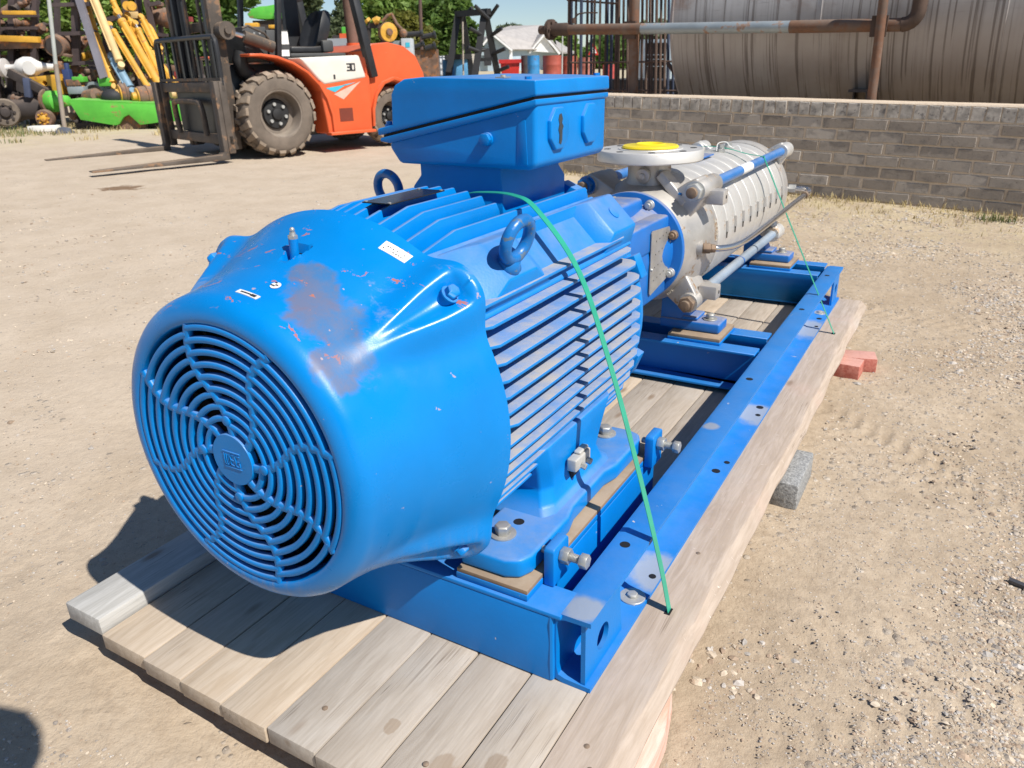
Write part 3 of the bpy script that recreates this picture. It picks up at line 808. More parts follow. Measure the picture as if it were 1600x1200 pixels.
# corner castings with lifting pads
for sx in (1, -1):
    dO = Vector((sx * 0.7071, 0, 0.7071)); dT = Vector((sx * 0.7071, 0, -0.7071)); cz = Vector((0, 0, A))
    m = MB(); c0 = cz + dO * 0.315; m.obox(c0 + Vector((0, 0.695, 0)), dO * 0.05, dT * 0.082, Vector((0, 0.385, 0)))
    m.build('corner_casting', M_TOPFIN, FRM, bevel=0.006)
    for yc, hl in ((0.50 if sx > 0 else 0.84, 0.10),):
        m = MB(); rings = []
        for (o_, l, tt) in ((0.355, hl + 0.055, 0.078), (0.385, hl - 0.005, 0.062), (0.4065, hl - 0.045, 0.046), (0.4065, hl - 0.05, 0.040)):
            P = cz + dO * o_ + Vector((0, yc, 0))
            rings.append([P - dT * tt + Vector((0, -l, 0)), P + dT * tt + Vector((0, -l, 0)), P + dT * tt + Vector((0, l, 0)), P - dT * tt + Vector((0, l, 0))])
        m.loft(rings); m.build('lifting_pad', M_TOPFIN, FRM, bevel=0.004)
        p = cz + dO * 0.4065 + Vector((0, yc - 0.025 if sx > 0 else yc + 0.06, 0)) + dT * (0.016 if sx > 0 else 0)
        m = MB(); m.lathe(p, dO, [(0, 0.026), (0.008, 0.026), (0.012, 0.020), (0.020, 0.015)], 24)
        nrm = Vector((0.95, -0.04, -0.30)).normalized() if sx > 0 else (dT * 0.15 + Vector((0, -1, 0))).normalized()
        e1 = Vector((0.30, 0, 0.95)).normalized() if sx > 0 else dO; e1 = (e1 - nrm * e1.dot(nrm)).normalized(); e2 = nrm.cross(e1).normalized(); rc = p + (dO * 0.012 if sx > 0 else dO * 0.02) + e1 * 0.044
        m.tube([rc + (e1 * math.cos(2 * PI * k / 36) + e2 * math.sin(2 * PI * k / 36)) * 0.040 for k in range(36)], 0.0125, 12, closed=True)
        m.build('eyebolt', M_EYE, MOT, ang=60)
    # drive-end lug with a rib
    m = MB(); P = cz + Vector((0, 1.0, 0)); rings = []
    for (o_, l, tt) in ((0.355, 0.095, 0.08), (0.40, 0.055, 0.055), (0.405, 0.05, 0.05)):
        Q = P + dO * o_
        rings.append([Q - dT * tt + Vector((0, -l, 0)), Q + dT * tt + Vector((0, -l, 0)), Q + dT * tt + Vector((0, 0.085, 0)), Q - dT * tt + Vector((0, 0.085, 0))])
    m.loft(rings); m.build('end_lug', M_TOPFIN, FRM, bevel=0.004)
    m = MB(); q = P + dO * 0.405 + Vector((0, 0.02, 0)); m.cyl(q - dO * 0.01, q + dO * 0.003, 0.017, n=24); m.build('lug_plug', M_BLUE, FRM, bevel=0.001)
# end shields
m = MB(); m.lathe((0, 1.075, A), (0, 1, 0), [(0, 0.33), (0.012, 0.345), (0.030, 0.345), (0.036, 0.33), (0.045, 0.22), (0.075, 0.19), (0.085, 0.09)], 64)
for k in range(8):
    a = 2 * PI * (k + 0.5) / 8; d = Vector((math.cos(a), 0, math.sin(a)))
    m.obox(Vector((0, 1.098, A)) + d * 0.335, d * 0.028, Vector((0, 0.022, 0)), Vector((-d.z, 0, d.x)) * 0.032)
m.build('end_shield', M_BLUE, MOT, bevel=0.003)
m = MB(); m.cyl((0, 1.14, A), (0, 1.34, A), 0.045, n=32); m.build('shaft', M_TUBE, MOT)
# feet
for sx in (1, -1):
    out = [(0.238, 0.338), (0.350, 0.338), (0.380, 0.352), (0.393, 0.382), (0.395, 0.55), (0.383, 0.60), (0.381, 0.78), (0.394, 0.83), (0.395, 0.985), (0.380, 1.018), (0.350, 1.03), (0.238, 1.03)]
    m = MB(); m.plate([(sx * a, b) for a, b in out], (0, 0, ZF), (1, 0, 0), (0, 1, 0), 0.046 if sx > 0 else 0.046)
    FT = m.build('foot', M_BLUE, MOT, bevel=0.013, seg=4, ang=45)
    m = MB(); rings = []
    for z, x0, x1, y0, y1 in ((0.240, 0.215, 0.372, 0.505, 0.885), (0.262, 0.225, 0.352, 0.530, 0.855), (0.30, 0.235, 0.343, 0.545, 0.84), (0.35, 0.225, 0.347, 0.53, 0.86), (0.42, 0.20, 0.352, 0.50, 0.90)):
        rings.append([(sx * x0, y0, z), (sx * (x1 - 0.02), y0, z), (sx * x1, y0 + 0.03, z), (sx * x1, y1 - 0.03, z), (sx * (x1 - 0.02), y1, z), (sx * x0, y1, z)])
    m.loft(rings); m.build('foot_pillar', M_BLUE, FT, bevel=0.006, seg=3, ang=50)
    m = MB(); rings = [[(sx * a, 0.68 + dy, z) for a, dy, z in ((0.3435, -0.022, 0.262), (0.3475, -0.022, 0.262), (0.3475, 0.022, 0.285), (0.3435, 0.022, 0.285))], [(sx * a, 0.68 + dy, z) for a, dy, z in ((0.3435, -0.030, 0.318), (0.3485, -0.030, 0.318), (0.3485, 0.030, 0.318), (0.3435, 0.030, 0.318))]]
    m.loft(rings); m.build('cast_pocket', M_DARK, FT)
    for y in (0.420, 0.972):
        m = MB(); m.hexbolt((sx * 0.298, y, ZF + 0.0455), (0, 0, 1), 0.0185, 0.021, washer=0.030); m.build('foot_bolt', M_BOLT, MOT, bevel=0.0012, seg=2)
    m = MB(); m.cyl((sx * 0.305, 0.478, ZF + 0.0455), (sx * 0.305, 0.478, ZF + 0.0468), 0.0125, n=20); m.build('spare_hole', M_DARK, FT)
# earth clamp on the right pillar
m = MB(); m.box((0.351, 0.625, 0.318), (0.376, 0.705, 0.350)); m.box((0.354, 0.655, 0.350), (0.372, 0.702, 0.358))
m.build('earth_clamp', M_CLIP, MOT, bevel=0.005, seg=3)
for y in (0.655, 0.685):
    m = MB(); m.hexbolt((0.376, y, 0.325), (1, 0, -0.25), 0.008, 0.012); m.build('clamp_screw', M_BOLT, MOT)
# black rating plate over the fins
m = MB(); m.box((-0.006, 0.415, A + 0.3865), (0.066, 0.605, A + 0.389)); NP = m.build('rating_plate', M_BLACKP, MOT, bevel=0.0006, seg=1)
for (x, y) in ((0.0, 0.421), (0.06, 0.421), (0.0, 0.599), (0.06, 0.599)):
    m = MB(); m.cyl((x, y, A + 0.3888), (x, y, A + 0.3905), 0.004, n=10); m.build('plate_rivet', M_BOLT, NP)

# terminal box
TB = MB()
y0, y1 = 0.726, 1.095
def prism_y(m, pts, ya, yb, inset=0.0):
    """outline in x,z extruded along y"""
    m.plate(pts, (0, yb, 0), (1, 0, 0), (0, 0, 1), yb - ya)
sp0, sp1 = (-0.199, 1.0445), (0.231, 1.1305)     # parting line, left low to right high
body = [(-0.150, 0.984), (0.210, 0.980), (0.226, 0.992), (0.2275, 1.1275), (-0.165, 1.0495), (-0.178, 1.022)]
prism_y(TB, body, y0, y1)
BODY = TB.build('terminal_box', M_BLUE, MOT, bevel=0.013, seg=4, ang=45)
m = MB(); prism_y(m, [(-0.197, 1.0345), (-0.197, 1.0425), (0.2315, 1.1285), (0.2315, 1.1165), (0.215, 1.109), (-0.168, 1.031)], y0 - 0.007, y1 + 0.005); m.build('box_rim', M_BLUE, BODY, bevel=0.003)
m = MB(); prism_y(m, [(-0.188, 1.0435), (-0.188, 1.0500), (0.226, 1.1330), (0.226, 1.1265)], y0 - 0.002, y1); m.build('gasket', M_DARK, BODY)
m = MB(); prism_y(m, [(-0.202, 1.0478), (-0.202, 1.0640), (-0.156, 1.0735), (-0.152, 1.140), (-0.140, 1.160), (-0.112, 1.173), (-0.06, 1.1765), (0.140, 1.1705), (0.232, 1.1660), (0.2335, 1.1352)], y0 - 0.008, y1 + 0.006)
LID = m.build('lid', M_BLUE, BODY, bevel=0.0085, seg=4, ang=45)
for (x, y, z) in ((-0.180, y0 + 0.012, 1.067), (-0.180, y1 - 0.012, 1.067), (0.205, y0 + 0.010, 1.1600), (0.205, y1 - 0.010, 1.1600)):
    m = MB(); m.cyl((x, y, z), (x, y, z + 0.006), 0.011, n=16); m.cyl((x, y, z + 0.006), (x, y, z + 0.013), 0.0075, n=6)
    m.build('lid_screw', M_BLUE, LID)
m = MB(); m.box((0.128, y0 + 0.002, 1.1708), (0.150, y0 + 0.032, 1.1735)); m.cyl((0.14, y0 + 0.016, 1.1735), (0.14, y0 + 0.016, 1.177), 0.006, n=10); m.build('lid_clip', M_BOLT, LID)
M_WORN = paint('worn_lid_patch', (0.20, 0.22, 0.27), 0.5, 0, 0.3, 30, rust=0.5, rustcol=(0.3, 0.13, 0.08), rscale=40)
m = MB(); m.plate([(0.09, 0.0), (0.17, 0.0), (0.21, 0.05), (0.20, 0.22), (0.17, 0.20), (0.15, 0.07), (0.10, 0.04)], (0, y0 + 0.003, 1.1722), (1, 0, -0.037), (0, 1, 0), 0.0012)
m.build('worn_patch', M_WORN, LID)
# chamfered corner recess, screw boss and threaded plugs
m = MB(); m.plate([(0.006, 0), (0.034, 0), (0.030, 0.10), (0.010, 0.085)], (0.172, y0 - 0.0012, 0.992), (1, 0, 0), (0, 0, 1), -0.004); m.build('corner_step', M_BLUE, BODY, bevel=0.0015)
m = MB(); m.cyl((0.104, y0 + 0.002, 1.045), (0.104, y0 - 0.006, 1.045), 0.015, n=20); m.cyl((0.104, y0 - 0.006, 1.045), (0.104, y0 - 0.016, 1.045), 0.0145, n=6); m.build('earth_screw', M_BLUE, BODY, bevel=0.001)
for i, yc in enumerate((0.825, 0.995)):
    m = MB(); zc = 1.062
    m.cyl((0.222, yc, zc), (0.2335, yc, zc), 0.049, n=8, rot=rad(22.5)); m.cyl((0.2335, yc, zc), (0.236, yc, zc), 0.0485, 0.0455, n=8, rot=rad(22.5))
    pg = m.build('cable_plug', M_BLUE, BODY, bevel=0.002, label=None if i else 'cable plug with a dark bare patch')
    if i == 0:
        m = MB(); pts = [(-0.006, 0.030), (0.004, 0.032), (0.010, 0.020), (0.006, 0.012), (0.013, 0.004), (0.008, -0.004), (0.007, -0.024), (0.001, -0.034), (-0.008, -0.030), (-0.006, -0.012), (-0.011, -0.002), (-0.006, 0.010), (-0.010, 0.020)]
        m.plate(pts, (0.2363, yc, zc), (0, 1, 0), (0, 0, 1), 0.0008); m.build('bare_patch', paint('bare_metal_dark', (0.05, 0.06, 0.07), 0.6, 0.3, 0.3, 60), pg)
m = MB(); m.loft([[(-0.125, 0.742, 0.86), (0.13, 0.742, 0.86), (0.13, 1.06, 0.86), (-0.125, 1.06, 0.86)], [(-0.125, 0.742, 0.93), (0.13, 0.742, 0.93), (0.13, 1.06, 0.93), (-0.125, 1.06, 0.93)], [(-0.110, 0.755, 0.955), (0.118, 0.755, 0.955), (0.118, 1.05, 0.955), (-0.110, 1.05, 0.955)], [(-0.110, 0.755, 0.99), (0.118, 0.755, 0.99), (0.118, 1.05, 0.99), (-0.110, 1.05, 0.99)]])
m.build('box_neck', M_BLUE, MOT, bevel=0.004)

# ------------------------------------------------------------------ green straps
def catmull(pts, n=8):
    P = [Vector(p) for p in pts]; P = [P[0] * 2 - P[1]] + P + [P[-1] * 2 - P[-2]]; out = []
    for i in range(1, len(P) - 2):
        for k in range(n):
            t_ = k / n; a, b, c, d = P[i - 1:i + 3]
            out.append(0.5 * ((2 * b) + (c - a) * t_ + (2 * a - 5 * b + 4 * c - d) * t_ ** 2 + (3 * b - a - 3 * c + d) * t_ ** 3))
    out.append(P[-2]); return out
def strap(pts, wd, label, lean=0.0):
    P = catmull(pts); nr = []
    for i, p in enumerate(P):
        tg = (P[min(i + 1, len(P) - 1)] - P[max(i - 1, 0)]).normalized(); nr.append(Vector((0, 1, 0)).cross(tg))
    m = MB(); m.ribbon(P, (0, 1, 0), wd, 0.0014, nr)
    o = m.build('strap', M_STRAP, None, ang=60)
    tag(o, label, 'strap', 'green straps holding the machine to the pallet'); return o
strap([(-0.62, 0.645, 0.0), (-0.46, 0.66, 0.5), (-0.372, 0.68, 0.77), (-0.275, 0.70, 0.882), (-0.185, 0.71, 0.905), (0, 0.714, 0.917), (0.08, 0.714, 0.930), (0.175, 0.712, 0.929), (0.240, 0.705, 0.900), (0.348, 0.690, 0.778), (0.436, 0.672, 0.577), (0.516, 0.657, 0.343), (0.580, 0.647, 0.13), (0.612, 0.644, -0.002)], 0.021, 'green plastic strap over the blue motor behind its eyebolt')
strap([(-0.62, 2.88, 0.0), (-0.42, 2.88, 0.40), (-0.235, 2.88, 0.775), (-0.17, 2.88, 0.790), (-0.069, 2.88, 0.822), (0.0, 2.88, 0.825), (0.07, 2.88, 0.816), (0.15, 2.88, 0.797), (0.222, 2.88, 0.786), (0.236, 2.88, 0.765), (0.36, 2.88, 0.52), (0.50, 2.88, 0.245), (0.624, 2.884, -0.002)], 0.017, 'green plastic strap over the silver pump casing')
# ------------------------------------------------------------------ multistage pump
PMP = thing('multistage_pump', 'silver multistage pump with a flanged top outlet and long tie rods', 'pump', (0, 2.6, H + 0.026), absolute=True)
CZ = Vector((0, 0, A))
# bearing bracket between motor and pump
m = MB(); m.lathe((0, 1.34, A), (0, 1, 0), [(0, 0.10), (0, 0.165), (0.03, 0.175), (0.05, 0.170), (0.10, 0.150), (0.40, 0.150), (0.50, 0.165), (0.515, 0.17), (0.515, 0.11)], 48)
BRK = m.build('bearing_bracket', M_LANT, PMP, bevel=0.003)
m = MB(); m.box((-0.055, 1.50, A + 0.10), (0.055, 1.84, A + 0.190)); m.build('bracket_rib', M_LANT, BRK, bevel=0.018, seg=4, ang=50)
m = MB(); m.box((0.085, 1.46, A + 0.03), (0.150, 1.850, A + 0.135)); m.box((0.085, 1.46, A - 0.15), (0.148, 1.850, A + 0.03)); m.build('bracket_cheek', M_LANT, BRK, bevel=0.012, seg=3)
m = MB(); m.lathe((0, 1.852, A), (0, 1, 0), [(0, 0.10), (0, 0.203), (0.002, 0.205), (0.022, 0.205), (0.022, 0.10)], 64); m.build('bracket_flange', M_LANT, BRK, bevel=0.001, seg=1)
for k in range(8):
    a = rad(20.5 + 45 * k); p = Vector((math.cos(a) * 0.180, 1.852, A + math.sin(a) * 0.180))
    m = MB(); m.cyl(p, p - Vector((0, 0.004, 0)), 0.0175, n=20); m.cyl(p - Vector((0, 0.004, 0)), p - Vector((0, 0.019, 0)), 0.0155, n=16); m.cyl(p - Vector((0, 0.019, 0)), p - Vector((0, 0.028, 0)), 0.009, n=12)
    m.build('flange_bolt', M_ZINC if k % 3 else M_RUSTBOLT, BRK, bevel=0.0012, seg=1)
# perforated guard plate
hs = []
for i in range(4):
    for j in range(4):
        hs.append(circ(1.700 + 0.032 * i + 0.004 * j, 0.490 + 0.045 * j + 0.004 * i, 0.0042, 10))
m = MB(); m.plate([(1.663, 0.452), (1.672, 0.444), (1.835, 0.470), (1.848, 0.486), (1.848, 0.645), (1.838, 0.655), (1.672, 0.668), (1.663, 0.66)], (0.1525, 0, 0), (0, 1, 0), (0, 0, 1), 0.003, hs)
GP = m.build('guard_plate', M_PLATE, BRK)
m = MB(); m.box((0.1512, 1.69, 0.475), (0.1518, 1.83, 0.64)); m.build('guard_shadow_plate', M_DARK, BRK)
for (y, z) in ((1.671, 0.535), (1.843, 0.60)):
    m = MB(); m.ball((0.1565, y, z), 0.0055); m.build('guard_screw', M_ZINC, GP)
# suction casing with four arms
m = MB(); m.lathe((0, 1.875, A), (0, 1, 0), [(0, 0.12), (0, 0.195), (0.02, 0.205), (0.07, 0.215), (0.13, 0.238), (0.22, 0.247), (0.275, 0.247)], 64)
SUC = m.build('suction_casing', M_STEEL, PMP)
def arm(y0, y1, nut, parent, mat):
    for sx in (1, -1):
        for sz in (1, -1):
            bx = Vector((sx * 0.212, 0, A + sz * 0.206)); d = Vector((sx, 0, sz)).normalized(); t_ = Vector((-d.z, 0, d.x))
            m = MB(); rings = []
            for r_, hw, ya, yb in ((0.13, 0.075, y0 + 0.02, y1), (0.22, 0.056, y0 + 0.01, y1), (0.285, 0.043, y0, y1 - 0.02), (0.325, 0.030, y0, y1 - 0.03)):
                c = CZ + d * r_
                rings.append([c - t_ * hw + Vector((0, ya, 0)), c + t_ * hw + Vector((0, ya, 0)), c + t_ * hw + Vector((0, yb, 0)), c - t_ * hw + Vector((0, yb, 0))])
            m.loft(rings); AR = m.build('casing_arm', mat, parent, bevel=0.008, seg=3)
            m = MB(); m.lathe(bx + Vector((0, y0 - 0.012, 0)), (0, 1, 0), [(0, 0.034), (0.004, 0.037), (y1 - y0 + 0.06, 0.037), (y1 - y0 + 0.07, 0.030)], 24); m.build('arm_boss', mat, AR)
            if sx > 0 and nut:
                q = bx + Vector((0.052, y0 + 0.075, -0.028 if sz > 0 else 0.03)); m = MB(); m.box(tuple(q - Vector((0.035, 0.03, 0.026))), tuple(q + Vector((0.035, 0.03, 0.026)))); LG = m.build('arm_lug', mat, AR, bevel=0.005)
                m = MB(); m.cyl(q + Vector((0.0345, 0.004, 0)), q + Vector((0.0357, 0.004, 0)), 0.007, n=12); m.build('lug_hole', M_DARK, LG)
            if nut:
                rusty = sx > 0
                yy = y0 - 0.012
                m = MB(); m.cyl(bx + Vector((0, yy, 0)), bx + Vector((0, yy - 0.005, 0)), 0.036, n=24); m.build('tie_washer', M_ZINC if rusty else M_EYE, AR)
                m = MB(); m.cyl(bx + Vector((0, yy - 0.005, 0)), bx + Vector((0, yy - 0.034, 0)), 0.031, n=6, rot=0.3); m.build('tie_nut', M_ZINC if rusty and sz > 0 else (M_RUSTBOLT if rusty else M_EYE), AR, bevel=0.002)
                m = MB(); m.cyl(bx + Vector((0, yy - 0.034, 0)), bx + Vector((0, yy - 0.052, 0)), 0.0195, n=20); m.build('rod_end', M_RUSTBOLT, AR, bevel=0.002)
arm(1.945, 2.10, True, SUC, M_STEEL)
# numerals and casting marks
def strokes(segs, o, u, v, nrm, sc, th, name, mat, parent):
    m = MB(); o = Vector(o); u = Vector(u).normalized(); v = Vector(v).normalized(); nrm = Vector(nrm).normalized()
    for (a, b, c, d) in segs:
        p = o + (u * a + v * b) * sc; q = o + (u * c + v * d) * sc; dd = q - p
        m.obox((p + q) / 2, dd / 2 + dd.normalized() * th / 2, nrm * th * 0.5, dd.normalized().cross(nrm) * th / 2)
    return m.build(name, mat, parent)
M_CASTM = paint('bright_cast_mark', (0.66, 0.60, 0.50), 0.5, 0.3)
XII = [(0, 0, 1, 2), (0, 2, 1, 0), (1.5, 0, 1.5, 2), (2.1, 0, 2.1, 2)]
dd = Vector((1, 0, -1)).normalized(); tt = Vector((1, 0, 1)).normalized()
strokes(XII, CZ + dd * 0.222 + Vector((0, 1.950, 0)) - tt * 0.02, tt * -1, dd * -1, (0, -1, 0), 0.011, 0.0035, 'cast_numeral', M_CASTM, SUC)
# raised letters round the casing edge
rl = random.Random(9)
m = MB()
for a0 in [16 - 4 * k for k in range(5)] + [-22 - 4 * k for k in range(6)]:
    a = rad(a0); d = Vector((math.cos(a), 0, math.sin(a))); t_ = Vector((-d.z, 0, d.x)); c = CZ + d * 0.2475 + Vector((0, 2.125, 0))
    for q in range(3):
        p = c + Vector((0, rl.uniform(-0.010, 0.010), 0)) + t_ * rl.uniform(-0.004, 0.004)
        m.obox(p, d * 0.002, t_ * (0.005 if q else 0.0015), Vector((0, 0.0015 if q else 0.010, 0)))
m.build('cast_lettering', M_CASTM, SUC)
# outlet neck and flange
m = MB(); m.lathe((0, 2.03, A + 0.14), (0, 0, 1), [(0, 0.15), (0.03, 0.125), (0.07, 0.088), (0.10, 0.080), (0.145, 0.080), (0.165, 0.088), (0.17, 0.09)], 40); NK = m.build('outlet_neck', M_STEEL, PMP, ang=50)
m = MB(); m.lathe((0, 2.03, 0.858), (0, 0, 1), [(0, 0.06), (0, 0.192), (0.004, 0.196), (0.036, 0.196), (0.040, 0.193), (0.040, 0.120), (0.043, 0.118), (0.043, 0.05)], 72)
FL = m.build('outlet_flange', M_STAGE, NK)
for k in range(8):
    a = rad(22.5 + 45 * k); x, y = math.cos(a) * 0.158, 2.03 + math.sin(a) * 0.158
    m = MB(); m.cyl((x, y, 0.8975), (x, y, 0.8992), 0.0125, n=16); m.build('flange_hole', M_DARK, FL)
m = MB(); m.lathe((0.0, 2.03, 0.9015), (0, 0, 1), [(0, 0.03), (0, 0.103), (0.004, 0.105), (0.009, 0.100), (0.010, 0.06), (0.016, 0.052), (0.012, 0.045), (0.001, 0.036), (0.001, 0.001)], 48); m.build('yellow_cap', M_YELLOW, FL)
m = MB(); m.cyl((0.012, 1.945, A + 0.255), (0.012, 1.926, A + 0.25), 0.027, n=24); m.cyl((0.012, 1.926, A + 0.25), (0.012, 1.918, A + 0.249), 0.012, n=16); m.build('neck_plug', M_STEEL, NK, bevel=0.002)
m = MB(); m.box((-0.03, 1.918, A + 0.178), (0.045, 1.955, A + 0.205)); m.build('neck_pad', M_STEEL, NK, bevel=0.008, seg=3)
m = MB(); m.obox(CZ + Vector((0.115, 1.985, 0.205)), Vector((0.05, 0, -0.052)), Vector((0, 0.035, 0)), Vector((0.012, 0, 0.0125))); m.build('neck_rib', M_STEEL, NK, bevel=0.006, seg=3)
m = MB(); m.ball(CZ + Vector((0.15, 1.99, 0.19)), 0.035, 14, 8, (0.8, 1.2, 0.6)); m.build('neck_knuckle', M_EYE, NK)
# stage casings
NS = 9; ya, yb = 2.152, 3.262; ln = (yb - ya) / NS
m = MB(); m.lathe((0, 0, A), (0, 1, 0), [(0.0, 0.215), (0.0, 0.2458), (0.002, 0.2475), (ln * 0.5, 0.2480), (ln * 0.55, 0.2472), (ln - 0.0025, 0.2472), (ln - 0.0005, 0.2455), (ln - 0.0005, 0.215)], 72)
for a0, s in ((6, 1), ):
    a = rad(a0); d = Vector((math.cos(a), 0, math.sin(a))); t_ = Vector((-d.z, 0, d.x))
    m.obox(CZ + d * 0.252 + Vector((0, ln - 0.012, 0)), d * 0.004, t_ * 0.022, Vector((0, 0.007, 0)))
stage0 = None
for k in range(NS):
    if stage0 is None:
        stage0 = m.build('stage_casing', M_STAGE, PMP, ang=25)
        me = stage0.data; stage0.location = (0, ya, 0); o = stage0
    else:
        o = place('stage_casing', me, PMP, (0, ya + ln * k, 0)); OFF[o] = OFF[PMP]
    a = rad(-1); d = Vector((math.cos(a), 0, math.sin(a))); t_ = Vector((-d.z, 0, d.x))
    q = MB(); q.obox(CZ + d * 0.2500 + Vector((0, ln - 0.012, 0)), d * 0.0018, t_ * 0.016, Vector((0, 0.0032, 0))); s_ = q.build('drain_slot', M_SLOT, o)
# delivery end casing
m = MB(); m.lathe((0, yb, A), (0, 1, 0), [(0, 0.20), (0, 0.2505), (0.02, 0.253), (0.10, 0.253), (0.14, 0.235), (0.16, 0.16), (0.20, 0.14), (0.28, 0.13), (0.285, 0.05)], 72); DEL = m.build('discharge_casing', M_STEEL, PMP)
arm(3.30, 3.37, False, DEL, M_STAGE)
# tie rods
for sx in (1, -1):
    for sz in (1, -1):
        m = MB(); bx = Vector((sx * 0.212, 0, A + sz * 0.206))
        m.cyl(bx + Vector((0, 2.13, 0)), bx + Vector((0, 3.32, 0)), 0.0205, n=20)
        R_ = m.build('tie_rod', M_ROD if sz > 0 else M_RODG, PMP)
        if sx > 0 and sz > 0:
            m = MB(); m.cyl(bx + Vector((0, 2.52, 0)), bx + Vector((0, 2.68, 0)), 0.0212, n=20); m.build('white_tape', M_WHITE, R_)
        if sx > 0 and sz < 0:
            m = MB(); m.cyl(bx + Vector((0, 2.66, 0)), bx + Vector((0, 2.672, 0)), 0.0222, n=20); m.build('sleeve_ring', M_LANT, R_)
# balance line
m = MB(); m.tube(catmull([(0.245, 2.0, 0.552), (0.285, 2.03, 0.548), (0.315, 2.12, 0.541), (0.333, 2.25, 0.542), (0.340, 2.5, 0.548), (0.344, 2.9, 0.556), (0.352, 3.3, 0.565), (0.355, 3.37, 0.570), (0.335, 3.42, 0.573), (0.250, 3.425, 0.573), (0.20, 3.425, 0.573)], 10), 0.0125, 12)
BL = m.build('balance_pipe', M_TUBE, PMP, ang=80)
m = MB(); m.cyl((0.20, 1.985, 0.553), (0.235, 1.993, 0.552), 0.030, n=20); m.build('pipe_boss', M_STEEL, BL)
m = MB(); m.cyl((0.233, 1.993, 0.552), (0.258, 2.007, 0.551), 0.021, n=6); m.cyl((0.258, 2.007, 0.551), (0.275, 2.018, 0.549), 0.018, 0.016, n=6); m.build('pipe_union', M_RUSTBOLT, BL, bevel=0.0015)
m = MB(); m.cyl((0.351, 3.27, 0.5643), (0.3525, 3.295, 0.565), 0.017, n=14); m.build('pipe_ferrule', M_RUSTBOLT, BL)
m = MB(); m.cyl((0.245, 3.425, 0.573), (0.278, 3.425, 0.573), 0.020, n=6); m.build('pipe_nut', M_ZINC, BL)
# small plugs on the casing top and end of the strap with a white zip tie
for y in (2.86, 2.99):
    m = MB(); m.lathe((0.0 + 0.03, y, A + 0.246), (0.1, 0, 1), [(0, 0.022), (0.012, 0.022), (0.016, 0.016), (0.03, 0.015)], 6); m.build('vent_plug', M_BOLT, PMP)
m = MB(); m.tube(catmull([(0.03, 2.80, 0.815), (0.03, 2.82, 0.845), (0.06, 2.84, 0.850), (0.075, 2.85, 0.832), (0.09, 2.86, 0.825), (0.11, 2.865, 0.832), (0.125, 2.87, 0.806)], 8), 0.0022, 6)
o = m.build('zip_tie', M_WHITE, None); tag(o, 'white zip tie curling on top of the silver pump', 'zip tie')
m = MB(); m.box((-0.02, 2.45, 0.812), (0.06, 2.66, 0.818)); m.build('name_plate', M_LANT, PMP, bevel=0.001)
# pump feet
for (yc, y0, y1) in ((2.105, 2.055, 2.165), (3.39, 3.33, 3.45)):
    for sx in (1, -1):
        m = MB(); x0, x1 = sorted((sx * 0.06, sx * 0.305))
        zt = 0.245
        m.box((x0, y0, H + 0.026), (x1, y1, zt)); FT = m.build('pump_foot', M_LANT, PMP, bevel=0.010, seg=3)
        m = MB(); a, b = sorted((sx * 0.06, sx * 0.19)); m.loft([[(a, y0 + 0.01, zt - 0.01), (b, y0 + 0.01, zt - 0.01), (b, y1 - 0.01, zt - 0.01), (a, y1 - 0.01, zt - 0.01)], [(a, y0 + 0.02, 0.38), (b * 0.72, y0 + 0.02, 0.38), (b * 0.72, y1 - 0.02, 0.38), (a, y1 - 0.02, 0.38)]] if sx > 0 else [[(a, y0 + 0.01, zt - 0.01), (b, y0 + 0.01, zt - 0.01), (b, y1 - 0.01, zt - 0.01), (a, y1 - 0.01, zt - 0.01)], [(a * 0.72, y0 + 0.02, 0.38), (b, y0 + 0.02, 0.38), (b, y1 - 0.02, 0.38), (a * 0.72, y1 - 0.02, 0.38)]]); m.build('foot_web', M_LANT, FT, bevel=0.005)
        m = MB(); m.box((min(sx * 0.215, sx * 0.150), y0 + 0.004, zt + 0.0005), (max(sx * 0.215, sx * 0.150), y1 - 0.004, zt + 0.016)); m.build('foot_step', M_LANT, FT, bevel=0.008, seg=3)
        m = MB(); m.hexbolt((sx * 0.252, yc, zt), (0, 0, 1), 0.018, 0.020, washer=0.028); m.build('foot_bolt', M_BOLT, PMP, bevel=0.001, seg=1)
